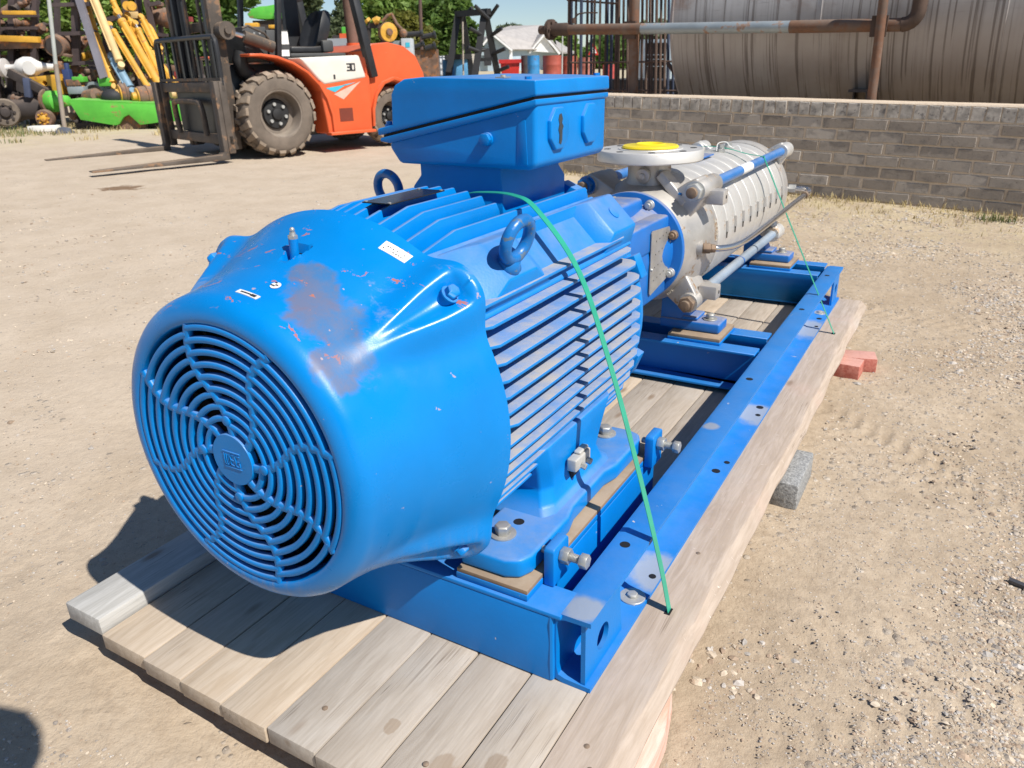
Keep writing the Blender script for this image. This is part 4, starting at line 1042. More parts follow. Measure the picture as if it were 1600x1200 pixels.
# ------------------------------------------------------------------ ground
def ground_material():
    t = NT('dusty_yard'); c = t.coord()
    big = t.noise(c, 0.35, 5, 0.6); mid = t.noise(c, 1.6, 6, 0.65, 0.3); fine = t.noise(c, 28, 6, 0.7); sand = t.noise(c, 190, 3, 0.6)
    base = t.mix(t.step(mid, 0.3, 0.72), (0.42, 0.33, 0.235), (0.53, 0.43, 0.32))
    base = t.mix(t.step(fine, 0.38, 0.68, 0.0, 0.5), base, (0.33, 0.25, 0.175))
    base = t.mix(t.step(t.noise(c, 80, 5, 0.75), 0.56, 0.70, 0.0, 0.55), base, (0.25, 0.195, 0.145))  # dark grit specks, with the small shadows between grains put into the colour
    sp = t.n('ShaderNodeSeparateXYZ'); t.l(t.tc.outputs['Object'], sp.inputs[0])
    # stony side: x large (right) and far; smooth trodden dust on the left
    stony = t.step(t.math('ADD', t.math('ADD', sp.outputs[0], t.math('MULTIPLY', sp.outputs[1], 0.30)), t.math('MULTIPLY', t.math('SUBTRACT', mid, 0.5), 2.6)), 0.2, 2.4)
    leftpale = t.step(sp.outputs[0], -2.5, 0.2, 1.0, 0.0)
    base = t.mix(t.math('MULTIPLY', leftpale, 0.65), base, t.mix(t.step(t.noise(c, 3.0, 6, 0.7), 0.3, 0.7), (0.49, 0.405, 0.315), (0.58, 0.49, 0.395)))
    # gravel cells
    hs_ = None; cols = base
    for sc, th, cl in ((34, 0.43, ((0.26, 0.22, 0.185), (0.56, 0.50, 0.43))), (75, 0.42, ((0.22, 0.185, 0.155), (0.58, 0.51, 0.43)))):
        v = t.n('ShaderNodeTexVoronoi'); v.inputs['Scale'].default_value = sc; v.inputs['Randomness'].default_value = 1.0; t.l(c, v.inputs['Vector'])
        sel = t.n('ShaderNodeSeparateColor'); t.l(v.outputs['Color'], sel.inputs[0])
        dens = t.math('ADD', t.math('MULTIPLY', stony, 0.30), t.step(t.noise(c, 2.3, 5, 0.7), 0.42, 0.74, -0.16, 0.30))
        on = t.math('LESS_THAN', sel.outputs[0], dens)
        m_ = t.math('MULTIPLY', on, t.step(v.outputs['Distance'], th - 0.06, th, 1.0, 0.0))
        sc_ = t.mix(sel.outputs[1], *cl)
        cols = t.mix(t.math('MULTIPLY', m_, 0.6), cols, sc_)
        hh = t.math('MULTIPLY', m_, t.step(v.outputs['Distance'], 0.0, th, 1.0, 0.35))
        hs_ = hh if hs_ is None else t.math('ADD', hs_, t.math('MULTIPLY', hh, 0.45))
    # dry grass tint in front of the wall and on the far left
    gr = t.math('MULTIPLY', t.step(sp.outputs[1], 4.6, 7.4), t.step(sp.outputs[0], -6.0, -2.2))
    gr2 = t.step(sp.outputs[0], -13.5, -11.0, 1.0, 0.0)
    gm = t.math('MULTIPLY', t.math('MAXIMUM', gr, gr2), t.step(t.noise(c, 5, 6, 0.75), 0.36, 0.62))
    cols = t.mix(t.math('MULTIPLY', gm, 0.55), cols, t.mix(t.noise(c, 30, 3), (0.50, 0.41, 0.22), (0.62, 0.54, 0.34)))
    far = t.step(sp.outputs[1], 10, 26)
    cols = t.mix(t.math('MULTIPLY', far, 0.4), cols, (0.44, 0.40, 0.28))
    # one dark damp spill
    d = t.n('ShaderNodeVectorMath', operation='DISTANCE'); t.l(t.coord((1.0, 1.0, 0)), d.inputs[0]); d.inputs[1].default_value = (-7.05, 4.48, 0)
    sd = t.step(t.math('ADD', d.outputs['Value'], t.math('MULTIPLY', t.math('SUBTRACT', t.noise(c, 6, 4), 0.5), 0.5)), 0.13, 0.24, 0.85, 0.0)
    cols = t.mix(sd, cols, (0.17, 0.10, 0.055))
    nb = t.bump(sand, 0.35, 0.003)
    nb = t.bump(fine, 0.55, 0.012, nb)
    nb = t.bump(hs_, 0.7, 0.010, nb)
    nb = t.bump(mid, 0.4, 0.05, nb)
    return t.done(cols, 0.95, 0, nb, spec=0.1)
def axis(lo, hi, a, b, st, grow=1.16):
    L = []; v = a
    while v <= b: L.append(v); v += st
    s_ = st; v = L[-1]
    while v < hi: s_ *= grow; v += s_; L.append(v)
    s_ = st; v = L[0]; P = []
    while v > lo: s_ *= grow; v -= s_; P.append(v)
    return P[::-1] + L
TRK = []
for (ua, va, ub, vb, w_) in ((1110, 1165, 1560, 1075, 0.085), (1280, 640, 1580, 800, 0.12), (1215, 1010, 1440, 760, 0.09), (1330, 980, 1610, 900, 0.08), (1290, 470, 1590, 520, 0.14)):
    a_, b_ = gnd(ua, va), gnd(ub, vb); d_ = (b_ - a_); d_.z = 0; d_.normalize(); TRK.append((a_.x, a_.y, d_.x, d_.y, w_))
def relief(x, y):
    p = Vector((x, y, 0))
    h = 0.010 * noise.noise(p * 1.9) + 0.005 * noise.noise(p * 6.3) + 0.0036 * noise.noise(p * 15.0) + 0.0022 * noise.noise(p * 31.0)
    # tyre tread prints on the right
    for (x0, y0, dx, dy, w_) in TRK:
        ax_ = (x - x0) * dx + (y - y0) * dy; cr = -(x - x0) * dy + (y - y0) * dx
        if abs(cr) < w_ and -0.15 < ax_ < 2.2:
            fade = (1 - (abs(cr) / w_) ** 4) * max(0.15, min(1, 0.65 + 1.2 * noise.noise(Vector((x * 1.3, y * 1.3, 3)))))
            ph = (ax_ + 0.55 * abs(cr) + 0.8 * cr * cr) / 0.075
            h += -0.014 * fade * max(0, math.sin(2 * PI * ph)) ** 0.35 + 0.006 * fade
    return h
XS = axis(-170, 120, -1.2, 3.0, 0.02); YS = axis(-14, 190, -0.6, 4.6, 0.02)
vs = []; nx = len(XS)
for y in YS:
    for x in XS:
        near = max(0.0, 1 - max(0, abs(x - 0.9) - 4) / 8) * max(0.0, 1 - max(0, abs(y - 2) - 5) / 8)
        h = relief(x, y) * (0.25 + 0.75 * near)
        vs.append((x, y, gz(x, y) + h))
fs = [(j * nx + i, j * nx + i + 1, (j + 1) * nx + i + 1, (j + 1) * nx + i) for j in range(len(YS) - 1) for i in range(nx - 1)]
me = bpy.data.meshes.new('ground'); me.from_pydata(vs, [], fs); me.polygons.foreach_set('use_smooth', [True] * len(me.polygons))
me.materials.append(ground_material())
GRD = bpy.data.objects.new('ground', me); COL.objects.link(GRD); GRD['kind'] = 'structure'
# loose pebbles
def pebbles():
    r = random.Random(21); V = []; F = []; MI = []
    def stone(x, y, s_, mi):
        z = gz(x, y) + relief(x, y)
        n = len(V); a = r.uniform(0, 6.3); k = [r.uniform(0.6, 1.15) for _ in range(9)]
        el = r.uniform(0.7, 1.5)
        for i in range(6):
            an = a + i * PI / 3
            V.append((x + math.cos(an) * s_ * k[i] * el, y + math.sin(an) * s_ * k[i], z + s_ * r.uniform(-0.1, 0.2)))
        for i in range(3):
            an = a + i * 2 * PI / 3 + 0.4
            V.append((x + math.cos(an) * s_ * 0.5 * k[6], y + math.sin(an) * s_ * 0.5 * k[7], z + s_ * r.uniform(0.30, 0.55)))
        for i in range(6):
            t_ = n + 6 + i // 2; u_ = n + 6 + ((i + 1) // 2) % 3
            F.append((n + i, n + (i + 1) % 6, t_) if t_ == u_ else (n + i, n + (i + 1) % 6, u_, t_)); MI.append(mi)
        F.append((n + 6, n + 7, n + 8)); MI.append(mi)
    N = 0
    while N < 12000:
        u = r.uniform(950, 1640) if r.random() < 0.9 else r.uniform(-40, 900); v = r.uniform(330, 1215) if r.random() < 0.7 else r.uniform(300, 560)
        p = gnd(u, v)
        if p.x < 0.72 and -0.2 < p.y < 3.6 and p.x > -0.75: continue
        if p.y > 7.0 and p.x > -3.3: continue
        d = noise.noise(Vector((p.x * 1.7, p.y * 1.7, 5))) + 0.5 * noise.noise(Vector((p.x * 5, p.y * 5, 8)))
        if u < 900:
            if r.random() > 0.35 + d: continue
        elif r.random() > 0.16 + 1.5 * (noise.noise(Vector((p.x * 0.9, p.y * 0.9, 15))) + 0.5 * d): continue
        dd_ = (p - CAM).length
        s_ = r.choice((0.0018, 0.0022, 0.0028, 0.0036, 0.0050)) * (0.60 + 0.32 * dd_) * (2.0 if r.random() < 0.03 else 1)
        stone(p.x, p.y, min(s_, 0.018), r.choice((0, 0, 1, 2, 3)))
        N += 1
    k = 0
    while k < 13000:
        u, v = (r.uniform(930, 1640), r.uniform(330, 1215)) if r.random() < 0.78 else (r.uniform(-30, 620), r.uniform(260, 1215))
        p = gnd(u, v)
        if -0.75 < p.x < 0.72 and -0.2 < p.y < 3.6 or (p.y > 7.0 and p.x > -3.3): continue
        if r.random() > 0.6 + 0.6 * noise.noise(Vector((p.x * 2.3, p.y * 2.3, 31))): continue
        stone(p.x, p.y, min(0.010, r.choice((0.0011, 0.0014, 0.0018, 0.0024)) * (0.6 + 0.42 * (p - CAM).length)), r.choice((0, 1, 2, 3, 3))); k += 1
    # a nest of bigger stones near the front right corner
    for i in range(60):
        p = gnd(r.gauss(1140, 48), r.gauss(1040, 30)); stone(p.x, p.y, r.uniform(0.005, 0.014), r.choice((0, 1, 2)))
    me = bpy.data.meshes.new('pebbles'); me.from_pydata(V, [], F)
    me.polygons.foreach_set('material_index', MI)
    for nm, cl in (('pebble_tan', (0.53, 0.44, 0.34)), ('pebble_grey', (0.45, 0.41, 0.37)), ('pebble_brown', (0.38, 0.28, 0.20)), ('pebble_dark', (0.35, 0.30, 0.255))):
        me.materials.append(paint(nm, cl, 0.9, 0, 0.3, 20, bump=0.4, bscale=200))
    o = bpy.data.objects.new('pebbles', me); COL.objects.link(o); o['kind'] = 'stuff'
    return o
pebbles()
# thin dark steel offcut at the right edge
m = MB(); p = gnd(1575, 911); q = gnd(1618, 928)
m.bar(p + Vector((0, 0, 0.012)), q + Vector((0, 0, 0.010)), 0.016, 0.008)
o = m.build('steel_offcut', paint('dark_offcut', (0.10, 0.10, 0.11), 0.5, 0.5), None); tag(o, 'thin dark steel strip lying on the gravel at the right', 'steel strip')

# ------------------------------------------------------------------ brick wall
W0 = Vector((1.508, 7.138, gz(1.508, 7.138)))
WRZ = math.atan2(-0.123, 0.992); WT = 0.0251
WALL = thing('brick_wall', 'low grey brick wall with a soldier course along its top', 'wall', W0, 0)
WALL.rotation_euler = (0, WT, WRZ)
WMAT = Matrix.Translation(W0) @ Matrix.Rotation(WRZ, 4, 'Z') @ Matrix.Rotation(WT, 4, 'Y')
WINV = WMAT.inverted()
def WL(u, v, y):
    """point seen at (u, v) in the upright plane y behind the wall face, in wall coordinates"""
    o = WINV @ CAM; d = (WINV.to_3x3() @ ray(u, v)); t_ = (y - o.y) / d.y
    return o + d * t_
def brick_material():
    t = NT('grey_brown_brick'); c = t.coord(rnd=13); n1 = t.noise(c, 14, 6, 0.7); n2 = t.noise(c, 70, 4, 0.7)
    oi = t.n('ShaderNodeObjectInfo')
    base = t.mix(oi.outputs['Random'], (0.28, 0.238, 0.20), (0.47, 0.42, 0.37))
    base = t.mix(t.step(n1, 0.45, 0.75, 0, 0.6), base, (0.135, 0.125, 0.12))
    base = t.mix(t.step(n2, 0.5, 0.75, 0, 0.5), base, (0.40, 0.35, 0.30))
    pit = t.n('ShaderNodeTexVoronoi'); pit.inputs['Scale'].default_value = 1; t.l(t.coord((55, 55, 40), rnd=9), pit.inputs['Vector'])
    pm = t.math('MULTIPLY', t.step(pit.outputs['Distance'], 0.12, 0.2, 1, 0), t.step(n1, 0.45, 0.55))
    base = t.mix(t.math('MULTIPLY', pm, 0.7), base, (0.05, 0.045, 0.04))
    nb = t.bump(n2, 0.8, 0.004)
    return t.done(base, 0.9, 0, nb, spec=0.2)
def mortar_material():
    t = NT('mortar'); c = t.coord(); n1 = t.noise(c, 40, 5, 0.7)
    base = t.mix(t.step(n1, 0.3, 0.7), (0.58, 0.47, 0.36), (0.68, 0.57, 0.45))
    return t.done(base, 0.95, 0, t.bump(n1, 0.6, 0.004), spec=0.1)
M_BR = brick_material(); M_MO = mortar_material()
M_BRS = paint('pale_soldier_brick', (0.42, 0.385, 0.345), 0.9, 0, 0.35, 14, bump=0.6, bscale=60, rnd=9, rust=0.25, rustcol=(0.11, 0.10, 0.095), rscale=22)
XL, XR = -5.05, 0.56
m = MB(); m.box((XL, 0.006, -0.15), (XR, 0.225, 0.882)); m.build('mortar_core', M_MO, WALL)
m = MB(); rings = []
for k in range(41):
    x = XL + (XR - XL) * k / 40
    e = 0.006 * noise.noise(Vector((x * 3, 0, 1)))
    rings.append([(x, 0.002 + e, 0.880), (x, 0.226, 0.880), (x, 0.222, 0.897 + e), (x, 0.016 - e, 0.895 + e * 0.7)])
m.loft(rings); m.build('mortar_cap', M_MO, WALL, ang=30)
def brick_mesh(nm, l, h, dpt, seed):
    r = random.Random(seed); b = MB(); rings = []
    j = lambda s_: r.uniform(-s_, s_)
    f = [(-l / 2 + j(0.003), -h / 2 + j(0.003)), (0 + j(0.004), -h / 2 + j(0.002)), (l / 2 + j(0.003), -h / 2 + j(0.003)), (l / 2 + j(0.002), h / 2 + j(0.003)), (j(0.004), h / 2 + j(0.002)), (-l / 2 + j(0.003), h / 2 + j(0.003))]
    rings.append([(a * 0.965 + 0, j(0.001), c_ * 0.93) for a, c_ in f])
    rings.append([(a, 0.005, c_) for a, c_ in f]); rings.append([(a, dpt, c_) for a, c_ in f])
    b.loft(rings); me = b.mesh(nm, ang=30); return me
BM = [brick_mesh('brick', 0.2765, 0.0875, 0.03, s_) for s_ in range(8)]
for b in BM: b.materials.append(M_BR)
SM = [brick_mesh('soldier_brick', 0.100, 0.120, 0.03, s_ + 50) for s_ in range(8)]
for b in SM: b.materials.append(M_BRS)
rb = random.Random(11)
for cidx in range(7):
    z = 0.0555 + cidx * 0.1065
    x = XR - 0.145 - (0.148 if cidx % 2 else 0)
    while x > XL + 0.13:
        place('brick', rb.choice(BM), WALL, (x + rb.uniform(-0.002, 0.002), rb.uniform(-0.009, 0.001), z + rb.uniform(-0.0015, 0.0015)), (rb.uniform(-0.012, 0.012), rb.uniform(-0.008, 0.008), rb.uniform(-0.012, 0.012)))
        x -= 0.2965
x = XR - 0.055
while x > XL + 0.03:
    place('soldier_brick', rb.choice(SM), WALL, (x, rb.uniform(-0.010, 0.003), 0.8155 + rb.uniform(-0.002, 0.002)), (rb.uniform(-0.015, 0.015), rb.uniform(-0.025, 0.025), rb.uniform(-0.015, 0.015)), (rb.uniform(0.94, 1.05), 1, rb.uniform(0.97, 1.02)))
    x -= 0.1135

# ------------------------------------------------------------------ storage tank behind the wall
def tank_material():
    t = NT('stained_tank_steel'); c = t.coord()
    base = t.mix(t.step(t.noise(c, 1.3, 5, 0.6), 0.35, 0.7), (0.64, 0.635, 0.64), (0.50, 0.485, 0.48))
    sp = t.n('ShaderNodeSeparateXYZ'); t.l(t.tc.outputs['Object'], sp.inputs[0])
    n1 = t.noise(c, 0.9, 6, 0.65)
    # runs of dirty rust water, thicker towards the belly
    hz = t.math('ADD', sp.outputs[2], t.math('MULTIPLY', t.math('SUBTRACT', n1, 0.5), 0.9))
    low = t.step(hz, -0.75, 0.75, 1.0, 0.0)
    st = t.noise(t.coord((9, 0.6, 0.16)), 1.6, 6, 0.62); st2 = t.noise(t.coord((26, 1.0, 0.22)), 1.2, 5, 0.6)
    base = t.mix(t.math('MULTIPLY', low, t.step(n1, 0.2, 0.7, 0.5, 0.8)), base, (0.27, 0.205, 0.16))
    base = t.mix(t.math('MULTIPLY', t.step(st, 0.50, 0.70, 0, 0.40), t.step(n1, 0.35, 0.65, 0.2, 1.0)), base, (0.10, 0.07, 0.055))
    base = t.mix(t.step(st2, 0.54, 0.62, 0, 0.62), base, (0.085, 0.058, 0.045))
    rs_ = t.math('MULTIPLY', t.step(t.noise(t.coord((1.6, 1.6, 2.6)), 1.6, 7, 0.7), 0.50, 0.66), t.step(sp.outputs[2], -0.15, 0.35))
    base = t.mix(t.math('MULTIPLY', rs_, 0.8), base, (0.23, 0.10, 0.045))
    hx = t.noise(t.coord((1.2, 1.2, 22)), 1.3, 5, 0.7)
    base = t.mix(t.math('MULTIPLY', t.step(hx, 0.60, 0.66, 0, 0.55), t.step(sp.outputs[2], -0.3, 0.3)), base, (0.10, 0.07, 0.06))
    nb = t.bump(t.noise(c, 2.2, 3), 0.25, 0.03)
    nb = t.bump(t.noise(c, 60, 3), 0.15, 0.003, nb)
    return t.done(base, 0.55, 0.25, nb)
TR = 1.30
tx = WL(1057, 0, 0.62).x
T0 = WMAT @ Vector((tx, 0.62 + TR, 0)); T0.z = gz(T0.x, T0.y) + 1.66 + 0.02
TANK = thing('storage_tank', 'big horizontal steel storage tank streaked brown behind the brick wall', 'tank', (T0.x, T0.y, gz(T0.x, T0.y)), WRZ)
tz = T0.z - gz(T0.x, T0.y)
M_TANK = tank_material()
m = MB(); m.lathe((0, 0, 0), (1, 0, 0), [(-0.30, 0.05), (-0.27, 0.5), (-0.16, 1.0), (-0.05, TR - 0.06), (0, TR), (6.4, TR), (6.7, 0.6), (6.75, 0.05)], 96)
o = m.build('shell', M_TANK, TANK, ang=40); o.location = (0, 0, tz)
SH = o
for x in (0.012, 1.62, 3.22, 4.82):
    m = MB(); m.tube([(x, math.cos(2 * PI * k / 72) * (TR + 0.001), math.sin(2 * PI * k / 72) * (TR + 0.001)) for k in range(72)], 0.006, 6, closed=True); o = m.build('weld_ring', M_TANK, SH)
for x in (0.9, 4.6):
    m = MB(); m.box((x - 0.15, -0.9, -0.1), (x + 0.15, 0.9, tz - 1.0)); m.build('saddle', M_MO, TANK)
m = MB(); a = rad(215)
bx = 1.95
m.box((bx, -1.20, -0.80), (bx + 0.25, -1.02, -0.775)); m.box((bx + 0.17, -1.19, -1.06), (bx + 0.185, -0.85, -0.775)); m.box((bx + 0.02, -1.1, -0.96), (bx + 0.035, -0.9, -0.775)); o = m.build('bracket', paint('bracket_brown', (0.12, 0.09, 0.075), 0.7), SH)

# ------------------------------------------------------------------ rusty pipe on posts
M_RUSTP = paint('rust_brown_pipe', (0.16, 0.105, 0.078), 0.8, 0.1, 0.25, 4, 0.15, rust=0.5, rustcol=(0.10, 0.05, 0.03), rscale=5, bump=0.35, bscale=80)
M_GALV = paint('pale_galvanised_pipe', (0.30, 0.345, 0.375), 0.5, 0.3, 0.2, 3, 0.1, rust=0.30, rustcol=(0.2, 0.12, 0.08), rscale=6)
M_DRUST = paint('dark_rust', (0.085, 0.055, 0.042), 0.85, 0.1, 0.3, 7, bump=0.5, bscale=60)
PY = 0.38
pL = WL(842, 47, PY); pG0 = WL(1003, 45, PY); pG1 = WL(1235, 42, PY); pE = WL(1432, 38, PY); pU = WL(1442, -60, PY)
base = WMAT @ Vector((pG0.x, PY, 0)); base.z = gz(base.x, base.y)
PIPE = thing('pipeline', 'rusty brown pipe with a pale middle length, running over the wall on posts', 'pipe', (0, 0, 0), 0)
PIPE.matrix_world = WMAT
PR = 0.058
m = MB(); m.cyl(pL + Vector((0.16, 0, 0)), pG0, PR, n=24); P1 = m.build('pipe_length', M_RUSTP, PIPE)
m = MB(); m.cyl(pG0, pG1, PR - 0.002, n=24); m.build('pipe_length', M_GALV, PIPE, label='pale bluish length of pipe')
m = MB(); m.cyl(pG1, pE - Vector((0.12, 0, 0)), PR, n=24); m.build('pipe_length', M_RUSTP, PIPE)
m = MB(); m.tube([pE + Vector((-0.12, 0, 0))] + [pE + Vector((-0.12 + 0.12 * math.sin(a), 0, 0.12 - 0.12 * math.cos(a))) for a in (0.3, 0.6, 0.9, 1.2, 1.57)] + [pE + Vector((0, 0, 0.2))], PR + 0.006, 20); m.build('elbow', M_DRUST, PIPE)
m = MB(); m.cyl(pE + Vector((0, 0, 0.18)), pE + Vector((0.03, 0, 1.9)), PR, n=24); m.build('riser', M_RUSTP, PIPE)
m = MB(); m.cyl(pL + Vector((0.02, 0, 0)), pL + Vector((0.16, 0, 0)), PR * 0.85, n=20); m.lathe(pL + Vector((0.15, 0, 0)), (1, 0, 0), [(0, 0.05), (0, 0.115), (0.022, 0.115), (0.022, 0.075), (0.03, 0.075), (0.03, 0.115), (0.052, 0.115), (0.06, 0.07), (0.25, 0.072), (0.30, 0.06)], 24)
for k in range(6):
    a = k * PI / 3; m.cyl(pL + Vector((0.13, math.cos(a) * 0.09, math.sin(a) * 0.09)), pL + Vector((0.23, math.cos(a) * 0.09, math.sin(a) * 0.09)), 0.012, n=6)
m.build('flange', M_DRUST, PIPE)
m = MB(); q = pL + Vector((0.50, 0, PR)); m.cyl(q, q + Vector((0, 0, 0.06)), 0.03, n=10); m.tube([q + Vector((0, 0, 0.05)), q + Vector((0.06, 0, 0.10)), q + Vector((0.15, 0, 0.11)), q + Vector((0.32, 0, 0.105))], 0.009, 6); m.build('valve_lever', M_DRUST, PIPE)
for (ut, vt, ub, vb, dy, r_) in ((993, -70, 989, 146, 0.07, 0.058), (1388, -60, 1361, 160, -0.095, 0.042)):
    a_ = WL(ut, vt, PY + dy); b_ = WL(ub, vb, PY + dy); d_ = (b_ - a_); b2 = a_ + d_ * ((a_.z + 0.1) / (a_.z - b_.z))
    m = MB(); m.cyl(a_, b2, r_, n=18); o = m.build('support_post', M_RUSTP, PIPE)
    zz = (pG0.z if ut < 1100 else pE.z); k_ = (a_.z - zz) / (a_.z - b_.z); c_ = a_ + d_ * k_
    m = MB(); m.box(tuple(c_ + Vector((-0.09, 0.02 if dy < 0 else -0.07, -0.10))), tuple(c_ + Vector((0.05, 0.05 if dy < 0 else -0.03, 0.08)))); m.build('pipe_clamp', M_DRUST, PIPE)

# ------------------------------------------------------------------ steel bar cage behind the pipe
CY = 3.2
c0 = WL(950, 98, CY); CAGE = thing('bar_cage', 'tall cage of rusty reinforcing bars standing behind the pipe', 'cage', (0, 0, 0), 0)
CAGE.matrix_world = WMAT
rc_ = random.Random(4)
M_REB = paint('rebar_rust', (0.13, 0.085, 0.065), 0.8, 0.2, 0.3, 6, bump=0.4, bscale=100)
M_REBB = paint('rebar_dark_blue', (0.05, 0.065, 0.11), 0.6, 0.2, 0.3, 6)
for u, rr_ in ((890, 2), (894, 1), (900, 1), (909, 2), (918, 1.4), (925, 1.4), (929, 1), (938, 1), (947, 1), (956, 2.2), (964, 2.2), (975, 1), (982, 1.2), (1004, 1.2), (1011, 1), (1020, 1), (1026, 1.5), (1033, 1.2), (1040, 1), (1045, 1.6), (1053, 1.2), (950, 1), (968, 1), (1016, 1)):
    a_ = WL(u + rc_.uniform(0, 1.5), -60, CY + rc_.uniform(-0.06, 0.25)); b_ = WL(u - 2, 146, CY + rc_.uniform(-0.06, 0.25)); d_ = b_ - a_; b2 = a_ + d_ * ((a_.z + 0.2) / (a_.z - b_.z))
    m = MB(); m.cyl(a_, b2, 0.013 + 0.006 * rr_, n=8); m.build('bar', M_REB if rc_.random() < 0.7 else M_REBB, CAGE)
for (u0, v0, u1, v1) in ((886, 0, 968, 6), (886, 98, 1062, 96), (886, 140, 1060, 142)):
    m = MB(); m.cyl(WL(u0, v0, CY + 0.05), WL(u1, v1, CY + 0.05), 0.014, n=8); m.build('cross_bar', M_REB, CAGE)
m = MB(); m.cyl(WL(1043, 98, CY - 0.3), WL(1072, 140, CY - 0.3), 0.03, n=8); m.build('stay', M_REB, CAGE)
# pale cabinet with a dark grille behind the cage, and a low black plinth
M_CAB = paint('pale_blue_cabinet', (0.46, 0.55, 0.60), 0.6)
def wbox(name, u0, v0, u1, v1, y, dp, mat, parent, bev=0.0):
    a_ = WL(u0, v0, y); b_ = WL(u1, v1, y); m = MB()
    m.box((min(a_.x, b_.x), y, min(a_.z, b_.z)), (max(a_.x, b_.x), y + dp, max(a_.z, b_.z))); return m.build(name, mat, parent, bevel=bev)
CAB = thing('cabinet', 'pale blue metal cabinet with a dark louvred door behind the steel bars', 'cabinet', (0, 0, 0)); CAB.matrix_world = WMAT
a_ = WL(1000, 62, 7.0); g_ = -0.15
b_ = WL(1052, 62, 7.0)
m = MB(); m.box((a_.x, 7.0, g_), (b_.x, 8.2, a_.z)); m.build('cabinet_body', M_CAB, CAB, bevel=0.01)
wbox('door', 1012, 67, 1037, 128, 6.96, 0.035, M_DARK, CAB)
for v in (85, 92, 103, 125): wbox('louvre', 1010, v, 1035, v + 1.2, 6.93, 0.03, M_CAB, CAB)
PLN = wbox('plinth', 940, 124, 1066, 152, 4.2, 0.8, paint('black_plinth', (0.03, 0.03, 0.034), 0.8), None)
mw = WMAT.copy(); PLN.matrix_world = mw; tag(PLN, 'low black plinth just behind the rusty bar cage', 'plinth')
# ------------------------------------------------------------------ forklift
FK_O = Vector((-8.11, 7.463, gz(-8.11, 7.463) + 0.004))
FK_R = math.atan2(-0.954, -0.300)
FK = thing('forklift', 'orange rough terrain forklift with black mast, forks lowered on the ground', 'forklift', FK_O, FK_R)
M_OR = paint('forklift_orange', (0.66, 0.115, 0.038), 0.32, 0, 0.08, 3, 0.30, dustcol=(0.62, 0.36, 0.26), chips=[((0.35, 0.2, 0.13), 9, 0.70), ((0.62, 0.45, 0.38), 26, 0.73)], bump=0.05)
M_FW = paint('forklift_white', (0.72, 0.69, 0.62), 0.45, 0, 0.06, 4, bump=0.03)
M_FB = paint('forklift_black', (0.022, 0.023, 0.026), 0.45, 0, 0.2, 6, 0.25, dustcol=(0.30, 0.24, 0.18), bump=0.05)
M_FG = paint('cowl_grey', (0.055, 0.057, 0.058), 0.6, 0, 0.15, 5, 0.2, bump=0.1)
M_MAST = paint('dusty_mast_steel', (0.095, 0.076, 0.062), 0.65, 0.2, 0.35, 3, 0.85, dustcol=(0.33, 0.24, 0.165), rust=0.30, rustcol=(0.16, 0.095, 0.055), rscale=3.5, bump=0.15)
M_TYRE = paint('dusty_tyre', (0.155, 0.125, 0.10), 0.92, 0, 0.25, 4, 0.6, dustcol=(0.36, 0.29, 0.215), bump=0.3, bscale=40)
M_TREAD = paint('tread_dust', (0.26, 0.205, 0.155), 0.95, 0, 0.25, 8, 0.6, dustcol=(0.42, 0.34, 0.26), bump=0.4, bscale=40)
M_RIM = paint('rim_brown', (0.19, 0.155, 0.125), 0.8, 0, 0.25, 5, 0.4)
M_HUB = paint('hub_black', (0.015, 0.015, 0.016), 0.6)
def tri_circle(m, y0, y1, r, n=40): m.cyl((0, y0, 0), (0, y1, 0), r, n=n)
def wheel(R, wd, name, parent):
    """outer face towards +y; centre at the origin"""
    W = MB(); W.mi = 0
    h = wd / 2
    W.lathe((0, -h, 0), (0, 1, 0), [(0.03, R * 0.56), (0.0, R * 0.66), (0.015, R * 0.82), (0.04, R * 0.915), (0.075, R * 0.945), (wd - 0.075, R * 0.945), (wd - 0.04, R * 0.915), (wd - 0.015, R * 0.82), (wd - 0.004, R * 0.70), (wd - 0.012, R * 0.58), (wd - 0.03, R * 0.55)], 56, cap=False)
    o = W.build(name, M_TYRE, parent, ang=40)
    T = MB(); nl = 20
    for k in range(nl):
        for s_ in (1, -1):
            a = 2 * PI * (k + (0.5 if s_ < 0 else 0)) / nl
            T.M = Matrix.Rotation(a, 4, 'Y')
            P = []
            for (yy, dz, wx) in ((0.0, 0.0, 0.034), (0.62, 0.0, 0.040), (1.0, -0.045, 0.052)):
                y_ = s_ * h * yy + (0 if yy else -s_ * 0.015); off = -0.06 * yy * (1)
                P.append([(off - wx, y_, R * 0.93 + dz), (off + wx, y_, R * 0.93 + dz), (off + wx * 0.86, y_, R + dz), (off - wx * 0.86, y_, R + dz)])
            T.loft(P); T.M = None
    tr = T.build('tread_lugs', M_TREAD, o); tr['kind'] = 'stuff'
    m = MB(); m.lathe((0, h - 0.025, 0), (0, 1, 0), [(0.0, R * 0.575), (0.012, R * 0.565), (0.006, R * 0.53), (-0.05, R * 0.50), (-0.17, R * 0.47), (-0.18, R * 0.10)], 48, cap=False); m.build('rim', M_RIM, o)
    m = MB(); m.lathe((0, h - 0.19, 0), (0, 1, 0), [(0, R * 0.36), (0.03, R * 0.33), (0.04, R * 0.15), (0.07, R * 0.13), (0.08, R * 0.05)], 32); m.build('hub', M_HUB, o)
    for k in range(6):
        a = k * PI / 3 + 0.3; m = MB(); m.cyl((math.cos(a) * R * 0.235, h - 0.165, math.sin(a) * R * 0.235), (math.cos(a) * R * 0.235, h - 0.125, math.sin(a) * R * 0.235), R * 0.042, n=8)
        m.build('wheel_nut', M_ZINC, o)
    return o
wf = wheel(0.555, 0.42, 'front_wheel', FK); wf.location = (0, 0.69, 0.553)
